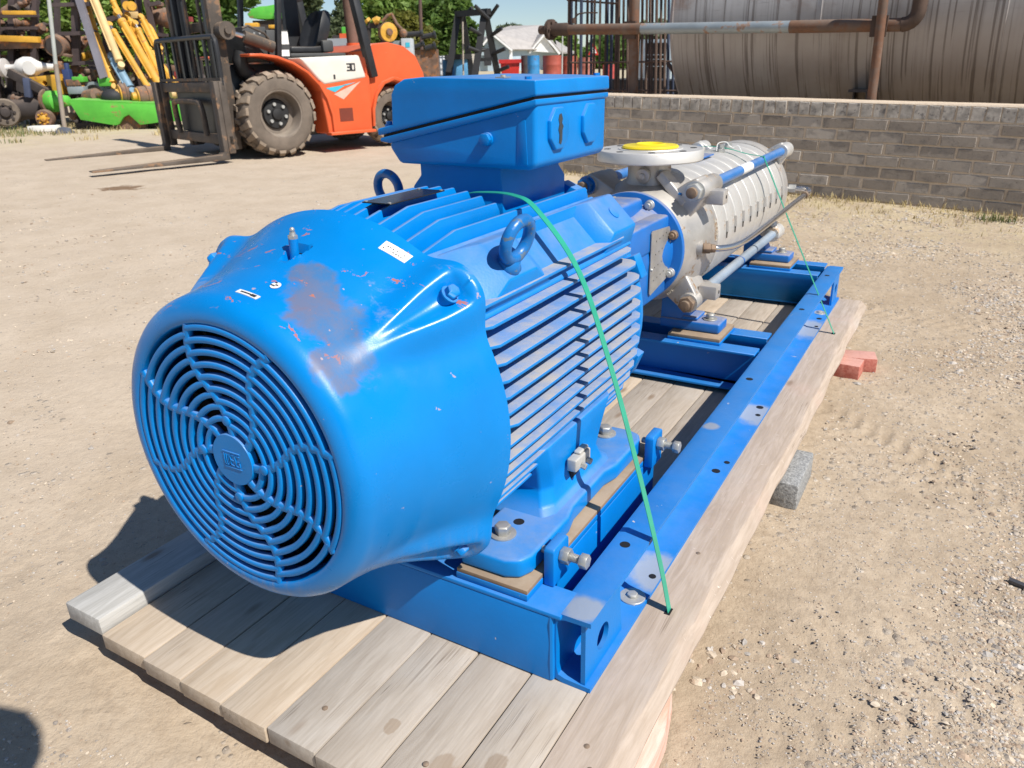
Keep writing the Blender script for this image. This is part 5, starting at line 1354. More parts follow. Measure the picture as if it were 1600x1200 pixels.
w2 = copy_tree(wf, FK); w2.location = (0, -0.69, 0.553); w2.rotation_euler = (0, 0, PI)
wr_ = wheel(0.42, 0.32, 'rear_wheel', FK); wr_.location = (-1.90, 0.64, 0.418)
w3 = copy_tree(wr_, FK); w3.location = (-1.90, -0.64, 0.418); w3.rotation_euler = (0, 0, PI)
def sidepl(m, pts, ya, yb):
    m.plate(pts, (0, yb, 0), (1, 0, 0), (0, 0, 1), yb - ya)
# lower body with step, fenders, counterweight
m = MB(); sidepl(m, [(-0.70, 0.24), (-1.44, 0.23), (-1.47, 1.0), (-1.40, 1.05), (-0.62, 1.05)], -0.89, 0.89); BD = m.build('body', M_OR, FK, bevel=0.03, seg=3)
m = MB(); m.box((-1.12, 0.885, 0.40), (-0.90, 0.8935, 0.58)); m.build('step_recess', paint('step_red_brown', (0.16, 0.03, 0.015), 0.8), BD)
m = MB(); m.box((-1.45, 0.82, 0.225), (-0.69, 0.97, 0.265)); m.build('step', M_OR, BD, bevel=0.01)
for s_ in (1, -1):
    rings = []; m = MB()
    path = [(0.36, 1.285), (0.20, 1.285), (-0.02, 1.255), (-0.24, 1.18), (-0.44, 1.06), (-0.60, 0.90), (-0.70, 0.72), (-0.755, 0.50), (-0.76, 0.25)]
    for i, (x, z) in enumerate(path):
        a, b = path[max(i - 1, 0)], path[min(i + 1, len(path) - 1)]
        t_ = Vector((b[0] - a[0], 0, b[1] - a[1])).normalized(); nn = Vector((-t_.z, 0, t_.x)); p = Vector((x, 0, z))
        y0_, y1_ = s_ * 0.42, s_ * 0.935
        rings.append([p + Vector((0, y0_, 0)), p + Vector((0, y1_, 0)), p + nn * -0.035 + Vector((0, y1_, 0)), p + nn * -0.035 + Vector((0, y0_, 0))])
    m.loft(rings); m.build('fender', M_OR, FK, ang=50, bevel=0.008)
m = MB(); sidepl(m, [(-0.36, 1.262), (-1.31, 1.285), (-1.33, 1.22), (-1.40, 0.98), (-0.70, 0.905), (-0.62, 0.97), (-0.45, 1.16)], -0.905, 0.905); HP = m.build('hood_panel', M_FW, FK, bevel=0.03, seg=3)
# figures 30
def seg_text(txt, o, u, v, hgt, th, dep, mat, parent, name):
    S = {'3': [(0, 1, .6, 1), (.6, 1, .6, .5), (.1, .5, .6, .5), (.6, .5, .6, 0), (0, 0, .6, 0)], '0': [(0, 0, .6, 0), (.6, 0, .6, 1), (.6, 1, 0, 1), (0, 1, 0, 0)]}
    m = MB(); x = 0; o = Vector(o); u = Vector(u); v = Vector(v); n_ = u.cross(v)
    for ch in txt:
        for (a, b, c_, d) in S[ch]:
            p = o + u * (x + a) * hgt + v * b * hgt; q = o + u * (x + c_) * hgt + v * d * hgt; dd_ = (q - p) / 2; e = dd_.normalized()
            m.obox((p + q) / 2, dd_ + e * th / 2, e.cross(n_) * th / 2, n_ * dep)
        x += 0.85
    return m.build(name, mat, parent)
seg_text('30', (-1.09, 0.908, 1.085), (-1, 0, 0), (0, 0, 1), 0.085, 0.017, 0.003, M_INK, HP, 'hood_figures')
m = MB(); m.box((-0.885, 0.9055, 0.975), (-0.855, 0.909, 1.035)); m.build('hood_latch', M_INK, HP)
M_CY = paint('decal_cyan', (0.05, 0.45, 0.60), 0.5); M_PK = paint('decal_pink', (0.75, 0.42, 0.34), 0.5)
for pts, mt in (([(-0.72, 0.86), (-1.05, 0.895), (-0.86, 0.80)], M_CY), ([(-0.84, 0.775), (-1.30, 0.935), (-0.99, 0.70)], M_PK), ([(-1.00, 0.895), (-1.22, 0.925), (-1.06, 0.885)], M_CY)):
    m = MB(); m.plate(pts, (0, 0.8905, 0), (1, 0, 0), (0, 0, 1), -0.003); m.build('side_decal', mt, BD)
cw = [(x_ if x_ > -1.5 else -1.5 + (x_ + 1.5) * 0.70, z_) for x_, z_ in [(-1.44, 0.30), (-1.44, 1.34), (-1.60, 1.43), (-2.02, 1.455), (-2.42, 1.40), (-2.72, 1.26), (-2.90, 1.02), (-2.96, 0.72), (-2.92, 0.56), (-2.60, 0.52), (-2.52, 0.70), (-2.30, 0.88), (-2.02, 0.93), (-1.74, 0.87), (-1.56, 0.70), (-1.50, 0.48)]]
m = MB(); sidepl(m, cw, -0.84, 0.84); CWT = m.build('counterweight', M_OR, FK, bevel=0.17, seg=6, ang=60)
rings = []; m = MB()
path = [(-1.45, 0.30), (-1.47, 0.55), (-1.55, 0.76), (-1.70, 0.92), (-1.90, 0.98), (-2.10, 0.93), (-2.26, 0.78)]
for i, (x, z) in enumerate(path):
    a, b = path[max(i - 1, 0)], path[min(i + 1, len(path) - 1)]
    t_ = Vector((b[0] - a[0], 0, b[1] - a[1])).normalized(); nn = Vector((-t_.z, 0, t_.x)); p = Vector((x, 0, z))
    rings.append([p + Vector((0, 0.55, 0)), p + Vector((0, 0.895, 0)), p + nn * 0.05 + Vector((0, 0.885, 0)), p + nn * 0.05 + Vector((0, 0.55, 0))])
m.loft(rings); m.build('rear_fender', M_OR, FK, ang=50, bevel=0.01)
m = MB(); m.box((-2.1, -0.5, 0.22), (0.3, 0.5, 0.60)); m.build('chassis', M_FB, FK, bevel=0.03)
m = MB(); m.box((-0.55, -0.42, 0.42), (0.45, 0.42, 1.20)); m.build('front_frame', M_FB, FK, bevel=0.02)
m = MB(); m.cyl((0, -0.5, 0.553), (0, 0.5, 0.553), 0.13, n=20); m.build('axle', M_MAST, FK)
# cowl and seat
m = MB(); m.box((-0.12, -0.55, 1.22), (0.22, 0.52, 1.66)); CW_ = m.build('cowl', M_FG, FK, bevel=0.015)
m = MB(); m.box((-0.42, 0.50, 1.20), (-0.10, 0.56, 1.62)); m.build('cowl_side', M_FG, CW_, bevel=0.01)
for (x0, x1, z0, z1) in ((-0.41, -0.27, 1.44, 1.60), (-0.40, -0.28, 1.29, 1.37)):
    m = MB(); m.box((x0, 0.5605, z0), (x1, 0.564, z1)); m.build('warning_label', M_WHITE, CW_)
for x in (-0.02, 0.06, 0.15):
    for z in (1.48, 1.58):
        m = MB(); m.cyl((x, 0.519, z), (x, 0.527, z), 0.014, n=8); m.build('cowl_screw', M_ZINC, CW_)
m = MB(); m.tube([(0.30, 0.56, 1.18 + 0.16), (0.34, 0.56, 1.25), (0.30, 0.56, 1.12), (0.20, 0.56, 1.05)], 0.10, 12); m.build('rubber_hose', M_HUB, FK)
m = MB(); m.box((-1.28, -0.50, 1.28), (-0.40, 0.60, 1.325)); m.build('seat_deck', M_FG, FK, bevel=0.015)
SEAT = MB(); rings = []
for x, z0, z1, hw in ((-0.50, 1.345, 1.40, 0.20), (-0.56, 1.335, 1.425, 0.25), (-0.90, 1.335, 1.42, 0.27), (-1.16, 1.335, 1.44, 0.25)):
    rings.append([(x, -hw + 0.10, z0), (x, hw + 0.10, z0), (x, hw + 0.10, z1), (x, 0.10, z1 - 0.02), (x, -hw + 0.10, z1)])
SEAT.loft(rings); ST_ = SEAT.build('seat_cushion', M_FB, FK, bevel=0.03, seg=3, ang=60)
m = MB(); rings = []
for z, x, hw, dp in ((1.40, -1.02, 0.20, 0.10), (1.48, -1.06, 0.27, 0.14), (1.62, -1.12, 0.28, 0.16), (1.78, -1.18, 0.25, 0.14), (1.88, -1.22, 0.19, 0.10), (1.91, -1.23, 0.12, 0.05)):
    rings.append([(x + dp * 0.75, 0.10 - hw, z), (x + dp * 0.1, 0.10 - hw * 0.6, z), (x + dp * 0.1, 0.10 + hw * 0.6, z), (x + dp * 0.75, 0.10 + hw, z), (x - dp * 0.5, 0.10 + hw * 0.9, z), (x - dp * 0.7, 0.10, z), (x - dp * 0.5, 0.10 - hw * 0.9, z)])
m.loft(rings); m.build('seat_back', M_FB, ST_, bevel=0.012, seg=2, ang=60)
m = MB(); m.box((-1.20, 0.32, 1.34), (-1.02, 0.42, 1.50)); m.build('seat_hinge', M_FG, ST_, bevel=0.03)
# overhead guard and exhaust
for s_ in (1, -1):
    m = MB(); m.bar((-0.20, s_ * 0.60, 1.20), (-0.42, s_ * 0.58, 2.75), 0.07, 0.08); m.build('guard_post', M_FB, FK, bevel=0.01)
    m = MB(); m.bar((-1.54, s_ * 0.86, 0.98), (-1.36, s_ * 0.80, 2.10), 0.11, 0.13, up=(0, 1, 0)); m.bar((-1.36, s_ * 0.80, 2.08), (-1.25, s_ * 0.74, 2.75), 0.11, 0.13, up=(0, 1, 0)); m.build('guard_post', M_FB, FK, bevel=0.012)
m = MB(); m.box((-1.35, -0.72, 2.72), (-0.35, 0.72, 2.80)); m.build('guard_roof', M_FB, FK)
m = MB(); m.cyl((-1.72, 0.10, 1.40), (-1.70, 0.10, 2.7), 0.085, n=18); m.build('exhaust_stack', paint('exhaust_rust', (0.17, 0.10, 0.075), 0.8, 0.1, 0.3, 4), FK)
m = MB(); m.cyl((-1.72, 0.10, 1.37), (-1.72, 0.10, 1.47), 0.10, n=18); m.build('exhaust_collar', M_OR, FK)
m = MB(); m.bar((-0.95, -0.35, 1.35), (-1.0, -0.38, 2.72), 0.22, 0.10); m.build('rear_support', M_FB, FK)
# mast
MX, MY = 0.60, -0.12
for s_ in (1, -1):
    yc = MY + s_ * 0.66; MAST = MB()
    MAST.box((MX - 0.10, yc - 0.055, 0.12), (MX + 0.08, yc + 0.055, 3.3)); MS = MAST.build('mast_upright', M_MAST, FK, bevel=0.012)
for s_ in (1, -1):
    m = MB(); yc = MY + s_ * 0.545; m.box((MX - 0.07, yc - 0.05, 0.14), (MX + 0.06, yc + 0.05, 3.25)); m.build('inner_upright', M_FB, MS, bevel=0.008)
for z in (0.30, 1.62, 3.1):
    m = MB(); m.box((MX - 0.12, MY - 0.62, z), (MX - 0.06, MY + 0.62, z + 0.12)); m.build('mast_crossbar', M_MAST, MS, bevel=0.01)
for s_ in (1, -1):
    m = MB(); m.cyl((MX - 0.02, MY + s_ * 0.40, 0.3), (MX - 0.02, MY + s_ * 0.40, 3.0), 0.045, n=14); m.build('lift_cylinder', M_FB, MS)
for s_ in (1, -1):
    m = MB(); m.box((MX - 0.016, MY + s_ * 0.22 - 0.03, 0.5), (MX + 0.01, MY + s_ * 0.22 + 0.03, 3.0)); m.build('lift_chain', M_MAST, MS)
m = MB(); m.cyl((MX - 0.06, 0.60, 1.60), (MX - 0.06, 0.78, 1.60), 0.11, n=16); m.cyl((MX - 0.06, 0.76, 1.60), (MX - 0.06, 0.82, 1.60), 0.045, n=12); m.build('mast_pivot', M_MAST, MS)
m = MB(); m.cyl((0.50, 0.70, 1.585), (0.28, 0.70, 1.53), 0.035, n=12); m.build('tilt_rod', M_TUBE, FK)
m = MB(); m.cyl((0.30, 0.70, 1.535), (-0.10, 0.70, 1.40), 0.075, n=16); m.build('tilt_cylinder', M_MAST, FK)
m = MB(); m.tube([(0.30, 0.70, 1.63), (0.22, 0.70, 1.66), (0.0, 0.70, 1.57), (-0.06, 0.70, 1.50)], 0.016, 8); m.build('tilt_hose', M_MAST, FK)
# carriage, load backrest and forks
CXX = 0.72; CL, CR = -1.32, 0.88
m = MB(); m.box((CXX, CL, 0.86), (CXX + 0.07, CR, 0.99)); CAR = m.build('carriage', M_MAST, FK, bevel=0.012)
m = MB(); m.box((CXX, CL, 0.20), (CXX + 0.07, CR, 0.33)); m.build('lower_bar', M_MAST, CAR, bevel=0.012)
for y in (CL + 0.0, CR - 0.10):
    m = MB(); m.box((CXX - 0.005, y, 0.10), (CXX + 0.09, y + 0.10, 1.00)); m.build('carriage_side', M_MAST, CAR, bevel=0.012)
m = MB(); m.box((CXX - 0.03, -0.88, 0.33), (CXX + 0.0, 0.40, 0.86)); m.build('carriage_back', M_FB, CAR)
m = MB(); m.tube(catmull([(CXX + 0.08, -0.78, 0.30), (CXX + 0.10, -0.78, 0.66), (CXX + 0.10, -0.66, 0.74), (CXX + 0.10, 0.05, 0.74), (CXX + 0.10, 0.20, 0.66), (CXX + 0.08, 0.20, 0.30)], 5), 0.04, 10); m.build('carriage_loop', M_MAST, CAR)
BR = MB(); zt, zb_ = 1.53, 1.00
BR.tube(catmull([(CXX + 0.03, CL + 0.03, 0.95), (CXX + 0.03, CL + 0.03, 1.40), (CXX + 0.03, CL + 0.08, zt), (CXX + 0.03, CL + 0.3, zt + 0.015), (CXX + 0.03, CR - 0.3, zt), (CXX + 0.03, CR - 0.08, zt - 0.02), (CXX + 0.03, CR - 0.03, 1.38), (CXX + 0.03, CR - 0.03, 0.95)], 5), 0.034, 8)
LB = BR.build('load_backrest', M_FB, FK)
m = MB(); m.box((CXX + 0.0, CL, 1.00), (CXX + 0.06, CR, 1.04)); m.build('backrest_rail', M_MAST, LB)
for k in range(8):
    y = CL + 0.14 + (CR - CL - 0.28) * k / 7
    m = MB(); m.box((CXX + 0.012, y - 0.030, 1.03), (CXX + 0.042, y + 0.030, zt)); m.build('backrest_bar', M_FB, LB)
for y in (0.80, -1.36):
    m = MB(); prof = [(CXX + 0.09, 1.00), (CXX + 0.155, 1.00), (CXX + 0.155, 0.13), (CXX + 0.185, 0.095), (CXX + 1.80, 0.045), (CXX + 1.80, 0.028), (CXX + 0.10, 0.022), (CXX + 0.09, 0.04)]
    sidepl(m, prof, y - 0.075, y + 0.075); m.build('fork', M_MAST, FK, bevel=0.006)
# ------------------------------------------------------------------ far side of the yard
def L(q, u, v, dy=0.0):
    p = at(u, v, q, dy) - q
    return Vector((p.dot(HR), p.dot(HF), p.z))
def base_at(u, d):
    p = dist_pt(u, d); return p
def far_thing(name, label, cat, q, group=None):
    return thing(name, label, cat, q, YAW, group)
def lbox(m, q, u0, v0, u1, v1, dy, dp, z0=None):
    a = L(q, u0, v0, dy); b = L(q, u1, v1, dy)
    x0, x1 = sorted((a.x, b.x)); zz0, zz1 = sorted((a.z, b.z))
    m.box((x0, dy, zz0 if z0 is None else z0), (x1, dy + dp, zz1))
    return m
# sky is the world; trees first
LEAF_CACHE = {}
def leaf_mat(name, a, b, trans=0.38):
    if name in LEAF_CACHE: return LEAF_CACHE[name]
    t = NT(name); g = t.n('ShaderNodeNewGeometry')
    base = t.mix(g.outputs['Random Per Island'], a, b)
    base = t.hsv(base, 0.5, 1.0, t.step(t.noise(t.coord(), 0.7, 3), 0.3, 0.7, 0.65, 1.3))
    t.done(base, 0.55, 0, spec=0.3)
    t.b.inputs['Subsurface Weight'].default_value = 0.0
    tl = t.n('ShaderNodeBsdfTranslucent'); t.l(base, tl.inputs[0]); mx = t.n('ShaderNodeMixShader'); mx.inputs[0].default_value = trans
    t.l(t.b.outputs[0], mx.inputs[1]); t.l(tl.outputs[0], mx.inputs[2]); t.l(mx.outputs[0], t.out.inputs[0])
    LEAF_CACHE[name] = t.mat
    return t.mat
M_BARK = paint('bark', (0.13, 0.10, 0.075), 0.9, 0, 0.3, 5, bump=0.6, bscale=20)
def tree(label, q, clumps, size, n, mat, group, seed, name='tree', trunk_r=0.14):
    """clumps: (x, y, z, rx, ry, rz) in local metres"""
    r = random.Random(seed)
    T = far_thing(name, label, 'tree' if name == 'tree' else 'bush', q, group)
    m = MB(); top = max(c[2] for c in clumps)
    m.tube([(0, 0, -0.2), (0.05, 0, top * 0.3), (-0.08, 0.05, top * 0.6), (0.0, 0, top * 0.8)], [trunk_r, trunk_r * 0.8, trunk_r * 0.6, trunk_r * 0.3], 10)
    for c in clumps:
        s_ = Vector((0, 0, min(c[2] * 0.55, top * 0.5))); e = Vector(c[:3]); m.tube([s_, s_.lerp(e, 0.5) + Vector((0, 0, -0.15)), e], [trunk_r * 0.5, trunk_r * 0.35, trunk_r * 0.12], 6)
    m.build('trunk', M_BARK, T)
    V = []; F = []
    wsum = [c[3] * c[4] * c[5] for c in clumps]; tot = sum(wsum)
    for c, ww in zip(clumps, wsum):
        for _ in range(int(n * ww / tot)):
            d = Vector((r.gauss(0, 1), r.gauss(0, 1), r.gauss(0, 1))).normalized(); rr = r.random() ** 0.45
            k = 1 + 0.35 * noise.noise(Vector((d.x * 2 + seed, d.y * 2 + c[0], d.z * 2)))
            p = Vector((c[0] + d.x * c[3] * rr * k, c[1] + d.y * c[4] * rr * k, c[2] + d.z * c[5] * rr * k))
            if p.z < 0.02: continue
            s_ = size * r.uniform(0.6, 1.3); a = Vector((r.gauss(0, 1), r.gauss(0, 1), r.gauss(0, 0.6))).normalized(); b = a.cross(Vector((r.gauss(0, 1), r.gauss(0, 1), r.gauss(0, 1)))).normalized()
            i = len(V); V += [tuple(p - a * s_), tuple(p + b * s_ * 0.45 + a * s_ * 0.1), tuple(p + a * s_), tuple(p - b * s_ * 0.45 + a * s_ * 0.1)]; F.append((i, i + 1, i + 2, i + 3))
    me = bpy.data.meshes.new('crown'); me.from_pydata(V, [], F); me.materials.append(mat)
    o = bpy.data.objects.new('crown', me); COL.objects.link(o); o.parent = T
    return T
G_BR = leaf_mat('leaf_bright', (0.16, 0.27, 0.05), (0.29, 0.40, 0.10)); G_DK = leaf_mat('leaf_dark', (0.09, 0.17, 0.035), (0.19, 0.29, 0.07)); G_OL = leaf_mat('leaf_olive', (0.14, 0.15, 0.022), (0.23, 0.22, 0.045)); G_GY = leaf_mat('leaf_grey_green', (0.09, 0.125, 0.06), (0.16, 0.19, 0.10))
def blob_tree(label, d, blobs, size, n, mat, seed, group='trees beyond the yard', name='tree', tr=0.16):
    """blobs in picture terms: (u, v, ru, rv) become clumps at distance d"""
    uc = sum(b[0] for b in blobs) / len(blobs); q = base_at(uc, d)
    cl = []
    for (u, v, ru, rv) in blobs:
        p = L(q, u, v); a = L(q, u + ru, v); b = L(q, u, v - rv); rx = abs(a.x - p.x); rz = abs(b.z - p.z)
        cl.append((p.x, random.Random(seed).uniform(-0.5, 0.5), max(p.z, 0.3), rx, (rx + rz) / 2, rz))
    return tree(label, q, cl, size, n, mat, group, seed, name, tr)
blob_tree('bright green leafy tree behind the scrap racks at the far left', 29, [(-30, 0, 60, 60), (40, -25, 60, 50), (100, 20, 50, 50), (60, 60, 60, 45), (110, -40, 50, 50), (-10, 100, 50, 40), (60, 110, 50, 35), (105, 85, 40, 40)], 0.15, 14000, G_BR, 1)
blob_tree('bright green tree behind the leaning yellow cylinders', 30, [(165, 10, 40, 40), (205, -15, 45, 45), (235, 35, 45, 45), (270, 0, 40, 45), (190, 60, 45, 35), (150, -50, 50, 40), (160, 90, 40, 40), (225, 95, 45, 35)], 0.15, 14000, G_BR, 2)
blob_tree('dark green tree seen between forklift mast and red post', 31, [(290, 30, 40, 50), (330, 10, 40, 50), (350, 60, 40, 40), (380, -20, 30, 40), (300, 95, 40, 35), (345, 100, 40, 30)], 0.16, 9000, G_DK, 3)
blob_tree('tall grey green tree behind the forklift seat', 44, [(482, -10, 22, 50), (475, 40, 20, 35), (500, 50, 20, 25), (470, -60, 26, 50)], 0.20, 5000, G_GY, 4)
blob_tree('grey green tree behind the exhaust stack of the forklift', 46, [(528, 48, 22, 30), (535, 15, 12, 18), (552, 75, 26, 25), (512, 80, 20, 20)], 0.20, 4000, G_GY, 5)
blob_tree('rounded olive yellow bush behind the black pipe stack', 41, [(630, 48, 32, 32), (655, 68, 28, 30), (640, 85, 45, 26), (612, 70, 24, 30)], 0.15, 7000, G_OL, 6, name='bush', tr=0.1)
blob_tree('mid green tree above the orange counterweight', 56, [(590, 5, 30, 35), (620, 10, 30, 30), (585, 45, 28, 28), (650, 15, 18, 25), (610, 50, 34, 30)], 0.24, 7000, G_BR, 7)
blob_tree('broad dark green tree behind the black rack, taller than the house', 50, [(690, 22, 30, 28), (718, 45, 26, 30), (672, 60, 26, 34), (700, 80, 34, 30), (738, 62, 16, 22), (722, 10, 18, 18), (665, 15, 14, 16)], 0.22, 11000, G_DK, 8)
blob_tree('thin pale tree rising behind the house roof', 84, [(788, 48, 16, 10), (806, 46, 16, 9), (770, 58, 12, 9), (825, 55, 12, 8)], 0.22, 1600, G_GY, 9)
blob_tree('green tree right of the house gable, behind the pipe flange', 66, [(882, 68, 20, 18), (866, 60, 14, 12), (900, 88, 24, 18), (885, 100, 26, 12)], 0.26, 4500, G_BR, 10)
blob_tree('green tree behind the middle of the bar cage', 62, [(940, 88, 26, 30), (962, 78, 22, 28), (925, 100, 18, 18), (978, 100, 20, 22)], 0.26, 5500, G_DK, 11)
blob_tree('olive tree behind the right part of the bar cage', 58, [(1010, 58, 28, 22), (1035, 50, 22, 18), (1060, 62, 26, 24), (1000, 85, 22, 22)], 0.25, 5000, G_GY, 12)
# tall pole among the trees
def pole(label, u0, v0, u1, v1, d, r_, mat, cat='pole', name='utility_pole'):
    q = base_at(u1, d); T = L(q, u0, v0); B = L(q, u1, v1); dv = T - B
    m = MB(); m.cyl(B - dv * ((B.z + 0.1) / dv.z), T, r_, r_ * 0.9, n=12); o = m.build(name, mat, None); o.location = q; o.rotation_euler = (0, 0, YAW); tag(o, label, cat); return o
M_POLE = paint('pole_brown', (0.10, 0.06, 0.05), 0.8, 0, 0.2, 3)
pole('dark brown pole standing in front of the olive bush', 654, -70, 659, 80, 39, 0.085, M_POLE)
# ------------------------------------------------------------------ the house
def house():
    q = base_at(835, 58); H_ = far_thing('house', 'pale blue gabled house with grey shingle roof and white trim', 'house', q)
    M_WL = paint('pale_blue_siding', (0.40, 0.50, 0.58), 0.7, 0, 0.06, 2); M_RF = paint('grey_shingle', (0.40, 0.375, 0.36), 0.85, 0, 0.12, 3, bump=0.4, bscale=20); M_TR = paint('white_trim', (0.82, 0.82, 0.82), 0.6)
    P = lambda u, v, dy=0.0: L(q, u, v, dy)
    # left gable end faces us
    g0, g1, gt = P(757, 80, 0), P(797, 78, 0), P(768, 55, 0)
    e_l, e_r, ap = P(748, 82), P(797, 79), P(769, 54)
    m = MB(); m.plate([(e_l.x, -0.2), (e_r.x, -0.2), (e_r.x, e_r.z), (ap.x, ap.z), (e_l.x, e_l.z)], (0, 0, 0), (1, 0, 0), (0, 0, 1), -0.25); m.build('gable_wall', M_WL, H_)
    rt = P(812, 42, 6.0); rt2 = P(800, 41, 6.0)
    # side wall running back to the right
    r1 = P(872, 86, 3.0)
    m = MB(); m.add([(e_r.x, 0.02, -0.2), (r1.x, 3.0, -0.2), (r1.x, 3.0, e_r.z), (e_r.x, 0.02, e_r.z), (e_r.x, 0.3, -0.2), (r1.x, 3.3, -0.2), (r1.x, 3.3, e_r.z), (e_r.x, 0.3, e_r.z)], [(0, 1, 2, 3), (4, 7, 6, 5), (3, 2, 6, 7), (0, 4, 5, 1), (0, 3, 7, 4), (1, 5, 6, 2)]); m.build('side_wall', M_WL, H_)
    hip = P(800, 42, 7.0); hipr = P(836, 58, 7.5); ev = P(872, 78, 2.7)
    def slab(pts, name, mat, th=0.12):
        pts = [Vector(p) for p in pts]; n_ = (pts[1] - pts[0]).cross(pts[2] - pts[0]).normalized() * th
        m = MB(); k = len(pts); m.add(pts + [p + n_ for p in pts], [tuple(range(k)), tuple(range(2 * k - 1, k - 1, -1))] + [(i, (i + 1) % k, k + (i + 1) % k, k + i) for i in range(k)]); return m.build(name, mat, H_)
    slab([ap + Vector((0, -0.3, 0.05)), e_r + Vector((0.1, -0.3, 0)), (ev.x, 2.7, e_r.z - 0.05), (hip.x + 2.2, 7, hip.z), (hip.x, 7, hip.z)], 'roof', M_RF)
    slab([ap + Vector((0, -0.3, 0.04)), (hip.x, 7, hip.z), (e_l.x - 2, 7.0, e_l.z + 0.3), e_l + Vector((-0.1, -0.3, 0))], 'roof', M_RF)
    m = MB(); m.bar(ap + Vector((0, -0.35, 0.02)), e_r + Vector((0.15, -0.35, -0.02)), 0.12, 0.34, up=(0, 1, 0)); m.bar(ap + Vector((0, -0.35, 0.02)), e_l + Vector((-0.15, -0.35, -0.02)), 0.12, 0.34, up=(0, 1, 0)); m.build('barge_board', M_TR, H_)
    m = MB(); m.bar((e_r.x + 0.05, -0.28, -0.2), (e_r.x + 0.05, -0.28, e_r.z), 0.2, 0.12); m.build('corner_board', M_TR, H_)
    # small front dormer gable on the right
    a, b, c_ = P(833, 78, 1.2), P(868, 80, 1.2), P(850, 56, 1.2)
    m = MB(); m.plate([(a.x, a.z - 0.1), (b.x, b.z - 0.1), (c_.x, c_.z)], (0, 1.2, 0), (1, 0, 0), (0, 0, 1), -0.3); m.build('dormer_wall', M_TR, H_)
    m = MB(); m.bar((c_.x, 1.15, c_.z + 0.05), (b.x + 0.3, 1.15, b.z - 0.2), 0.12, 0.36, up=(0, 1, 0)); m.bar((c_.x, 1.15, c_.z + 0.05), (a.x - 0.3, 1.15, a.z - 0.2), 0.12, 0.36, up=(0, 1, 0)); m.build('barge_board', M_TR, H_)
    slab([(c_.x, 1.0, c_.z + 0.06), (b.x + 0.35, 1.0, b.z - 0.15), (b.x + 0.9, 6, b.z + 0.1), (c_.x - 0.5, 6, c_.z + 0.1)], 'roof', M_RF)
    slab([(c_.x, 1.0, c_.z + 0.05), (c_.x - 0.5, 6, c_.z + 0.1), (a.x - 0.9, 6, a.z + 0.2), (a.x - 0.35, 1.0, a.z - 0.15)], 'roof', M_RF)
    wv = P(762, 88, 0); m = MB(); m.box((wv.x - 0.25, -0.30, wv.z - 0.6), (wv.x + 0.25, -0.26, wv.z + 0.5)); W_ = m.build('window', M_INK, H_)
    m = MB(); lo = P(872, 84, 4); hi = P(890, 96, 4); slab([(lo.x, 3.6, lo.z), (hi.x + 0.4, 3.6, hi.z + 0.5), (hi.x + 0.4, 7, hi.z + 0.7), (lo.x, 7, lo.z + 0.9)], 'lean_to_roof', M_RF)
    m = MB(); m.box((lo.x, 4.0, -0.2), (hi.x, 6.8, hi.z + 0.4)); m.build('lean_to', M_WL, H_)
house()
# ------------------------------------------------------------------ black rack with arms (A frame)
def a_frame():
    q = base_at(760, 33); T = far_thing('pipe_rack', 'tall black A-shaped rack with slanting arms in front of the house', 'rack', q)
    M_K = paint('black_rack', (0.012, 0.012, 0.014), 0.6, 0, 0.2, 4)
    P = lambda u, v, dy=0.0: L(q, u, v, dy)
    for (u0, v0, u1, v1, dy0, dy1) in ((757, 18, 742, 118, 0, -0.4), (758, 18, 777, 114, 0, 0.4), (716, 22, 705, 92, 1.6, 1.3), (722, 22, 736, 112, 1.6, 2.0)):
        a, b = P(u0, v0, dy0), P(u1, v1, dy1); b2 = a + (b - a) * (a.z / (a.z - b.z)); m = MB(); m.bar(a, b2, 0.26, 0.22, up=(0, 1, 0)); m.build('leg', M_K, T)
    m = MB(); m.bar(P(714, 22, 1.6), P(764, 18, -0.1), 0.22, 0.22, up=(0, 0, 1)); m.build('top_beam', M_K, T)
    m = MB(); m.bar(P(696, 90, 1.3), P(735, 88, 1.6), 0.3, 0.2); m.build('lower_beam', M_K, T); m = MB(); m.bar(P(742, 94, 0), P(770, 92, 0), 0.14, 0.12); m.build('lower_beam', M_K, T)
    for (u0, v0, u1, v1, dy) in ((764, 30, 742, 9, -0.15), (764, 28, 778, 8, 0.1), (767, 56, 784, 44, 0.1), (752, 54, 734, 44, -0.2), (770, 84, 789, 76, 0.2), (748, 80, 731, 74, -0.3), (757, 78, 742, 79, 0.0), (775, 112, 795, 104, 0.3), (730, 20, 738, 12, 1.5)):
        m = MB(); m.cyl(P(u0, v0, dy), P(u1, v1, dy - 0.25), 0.075, n=8); m.build('arm', M_K, T)
a_frame()
# ------------------------------------------------------------------ containers, drums, IBC
M_PLW = paint('white_plastic', (0.74, 0.75, 0.76), 0.5); M_CAGE = paint('cage_wire', (0.42, 0.43, 0.44), 0.4, 0.5)
def ibc(label, u0, u1, vt, vb, d, dp=1.0):
    q = base_at((u0 + u1) / 2, d); T = far_thing('storage_container', label, 'container', q, 'white cube containers'); a, b = L(q, u0, vt), L(q, u1, vb)
    m = MB(); m.box((a.x, 0, 0.12), (b.x, dp, a.z)); m.build('tank', M_PLW, T, bevel=0.04)
    m = MB()
    for k in range(6):
        x = a.x + (b.x - a.x) * k / 5; m.box((x - 0.012, -0.03, 0.1), (x + 0.012, -0.006, a.z + 0.02))
    for k in range(5):
        z = 0.15 + (a.z - 0.15) * k / 4; m.box((a.x, -0.05, z - 0.012), (b.x, -0.031, z + 0.012))
    wc_ = m.build('wire_cage', M_CAGE, T); wc_['kind'] = 'stuff'; m = MB(); m.box((a.x, 0, -0.1), (b.x, dp, 0.115)); m.build('base_pallet', M_WOODY, T); return T
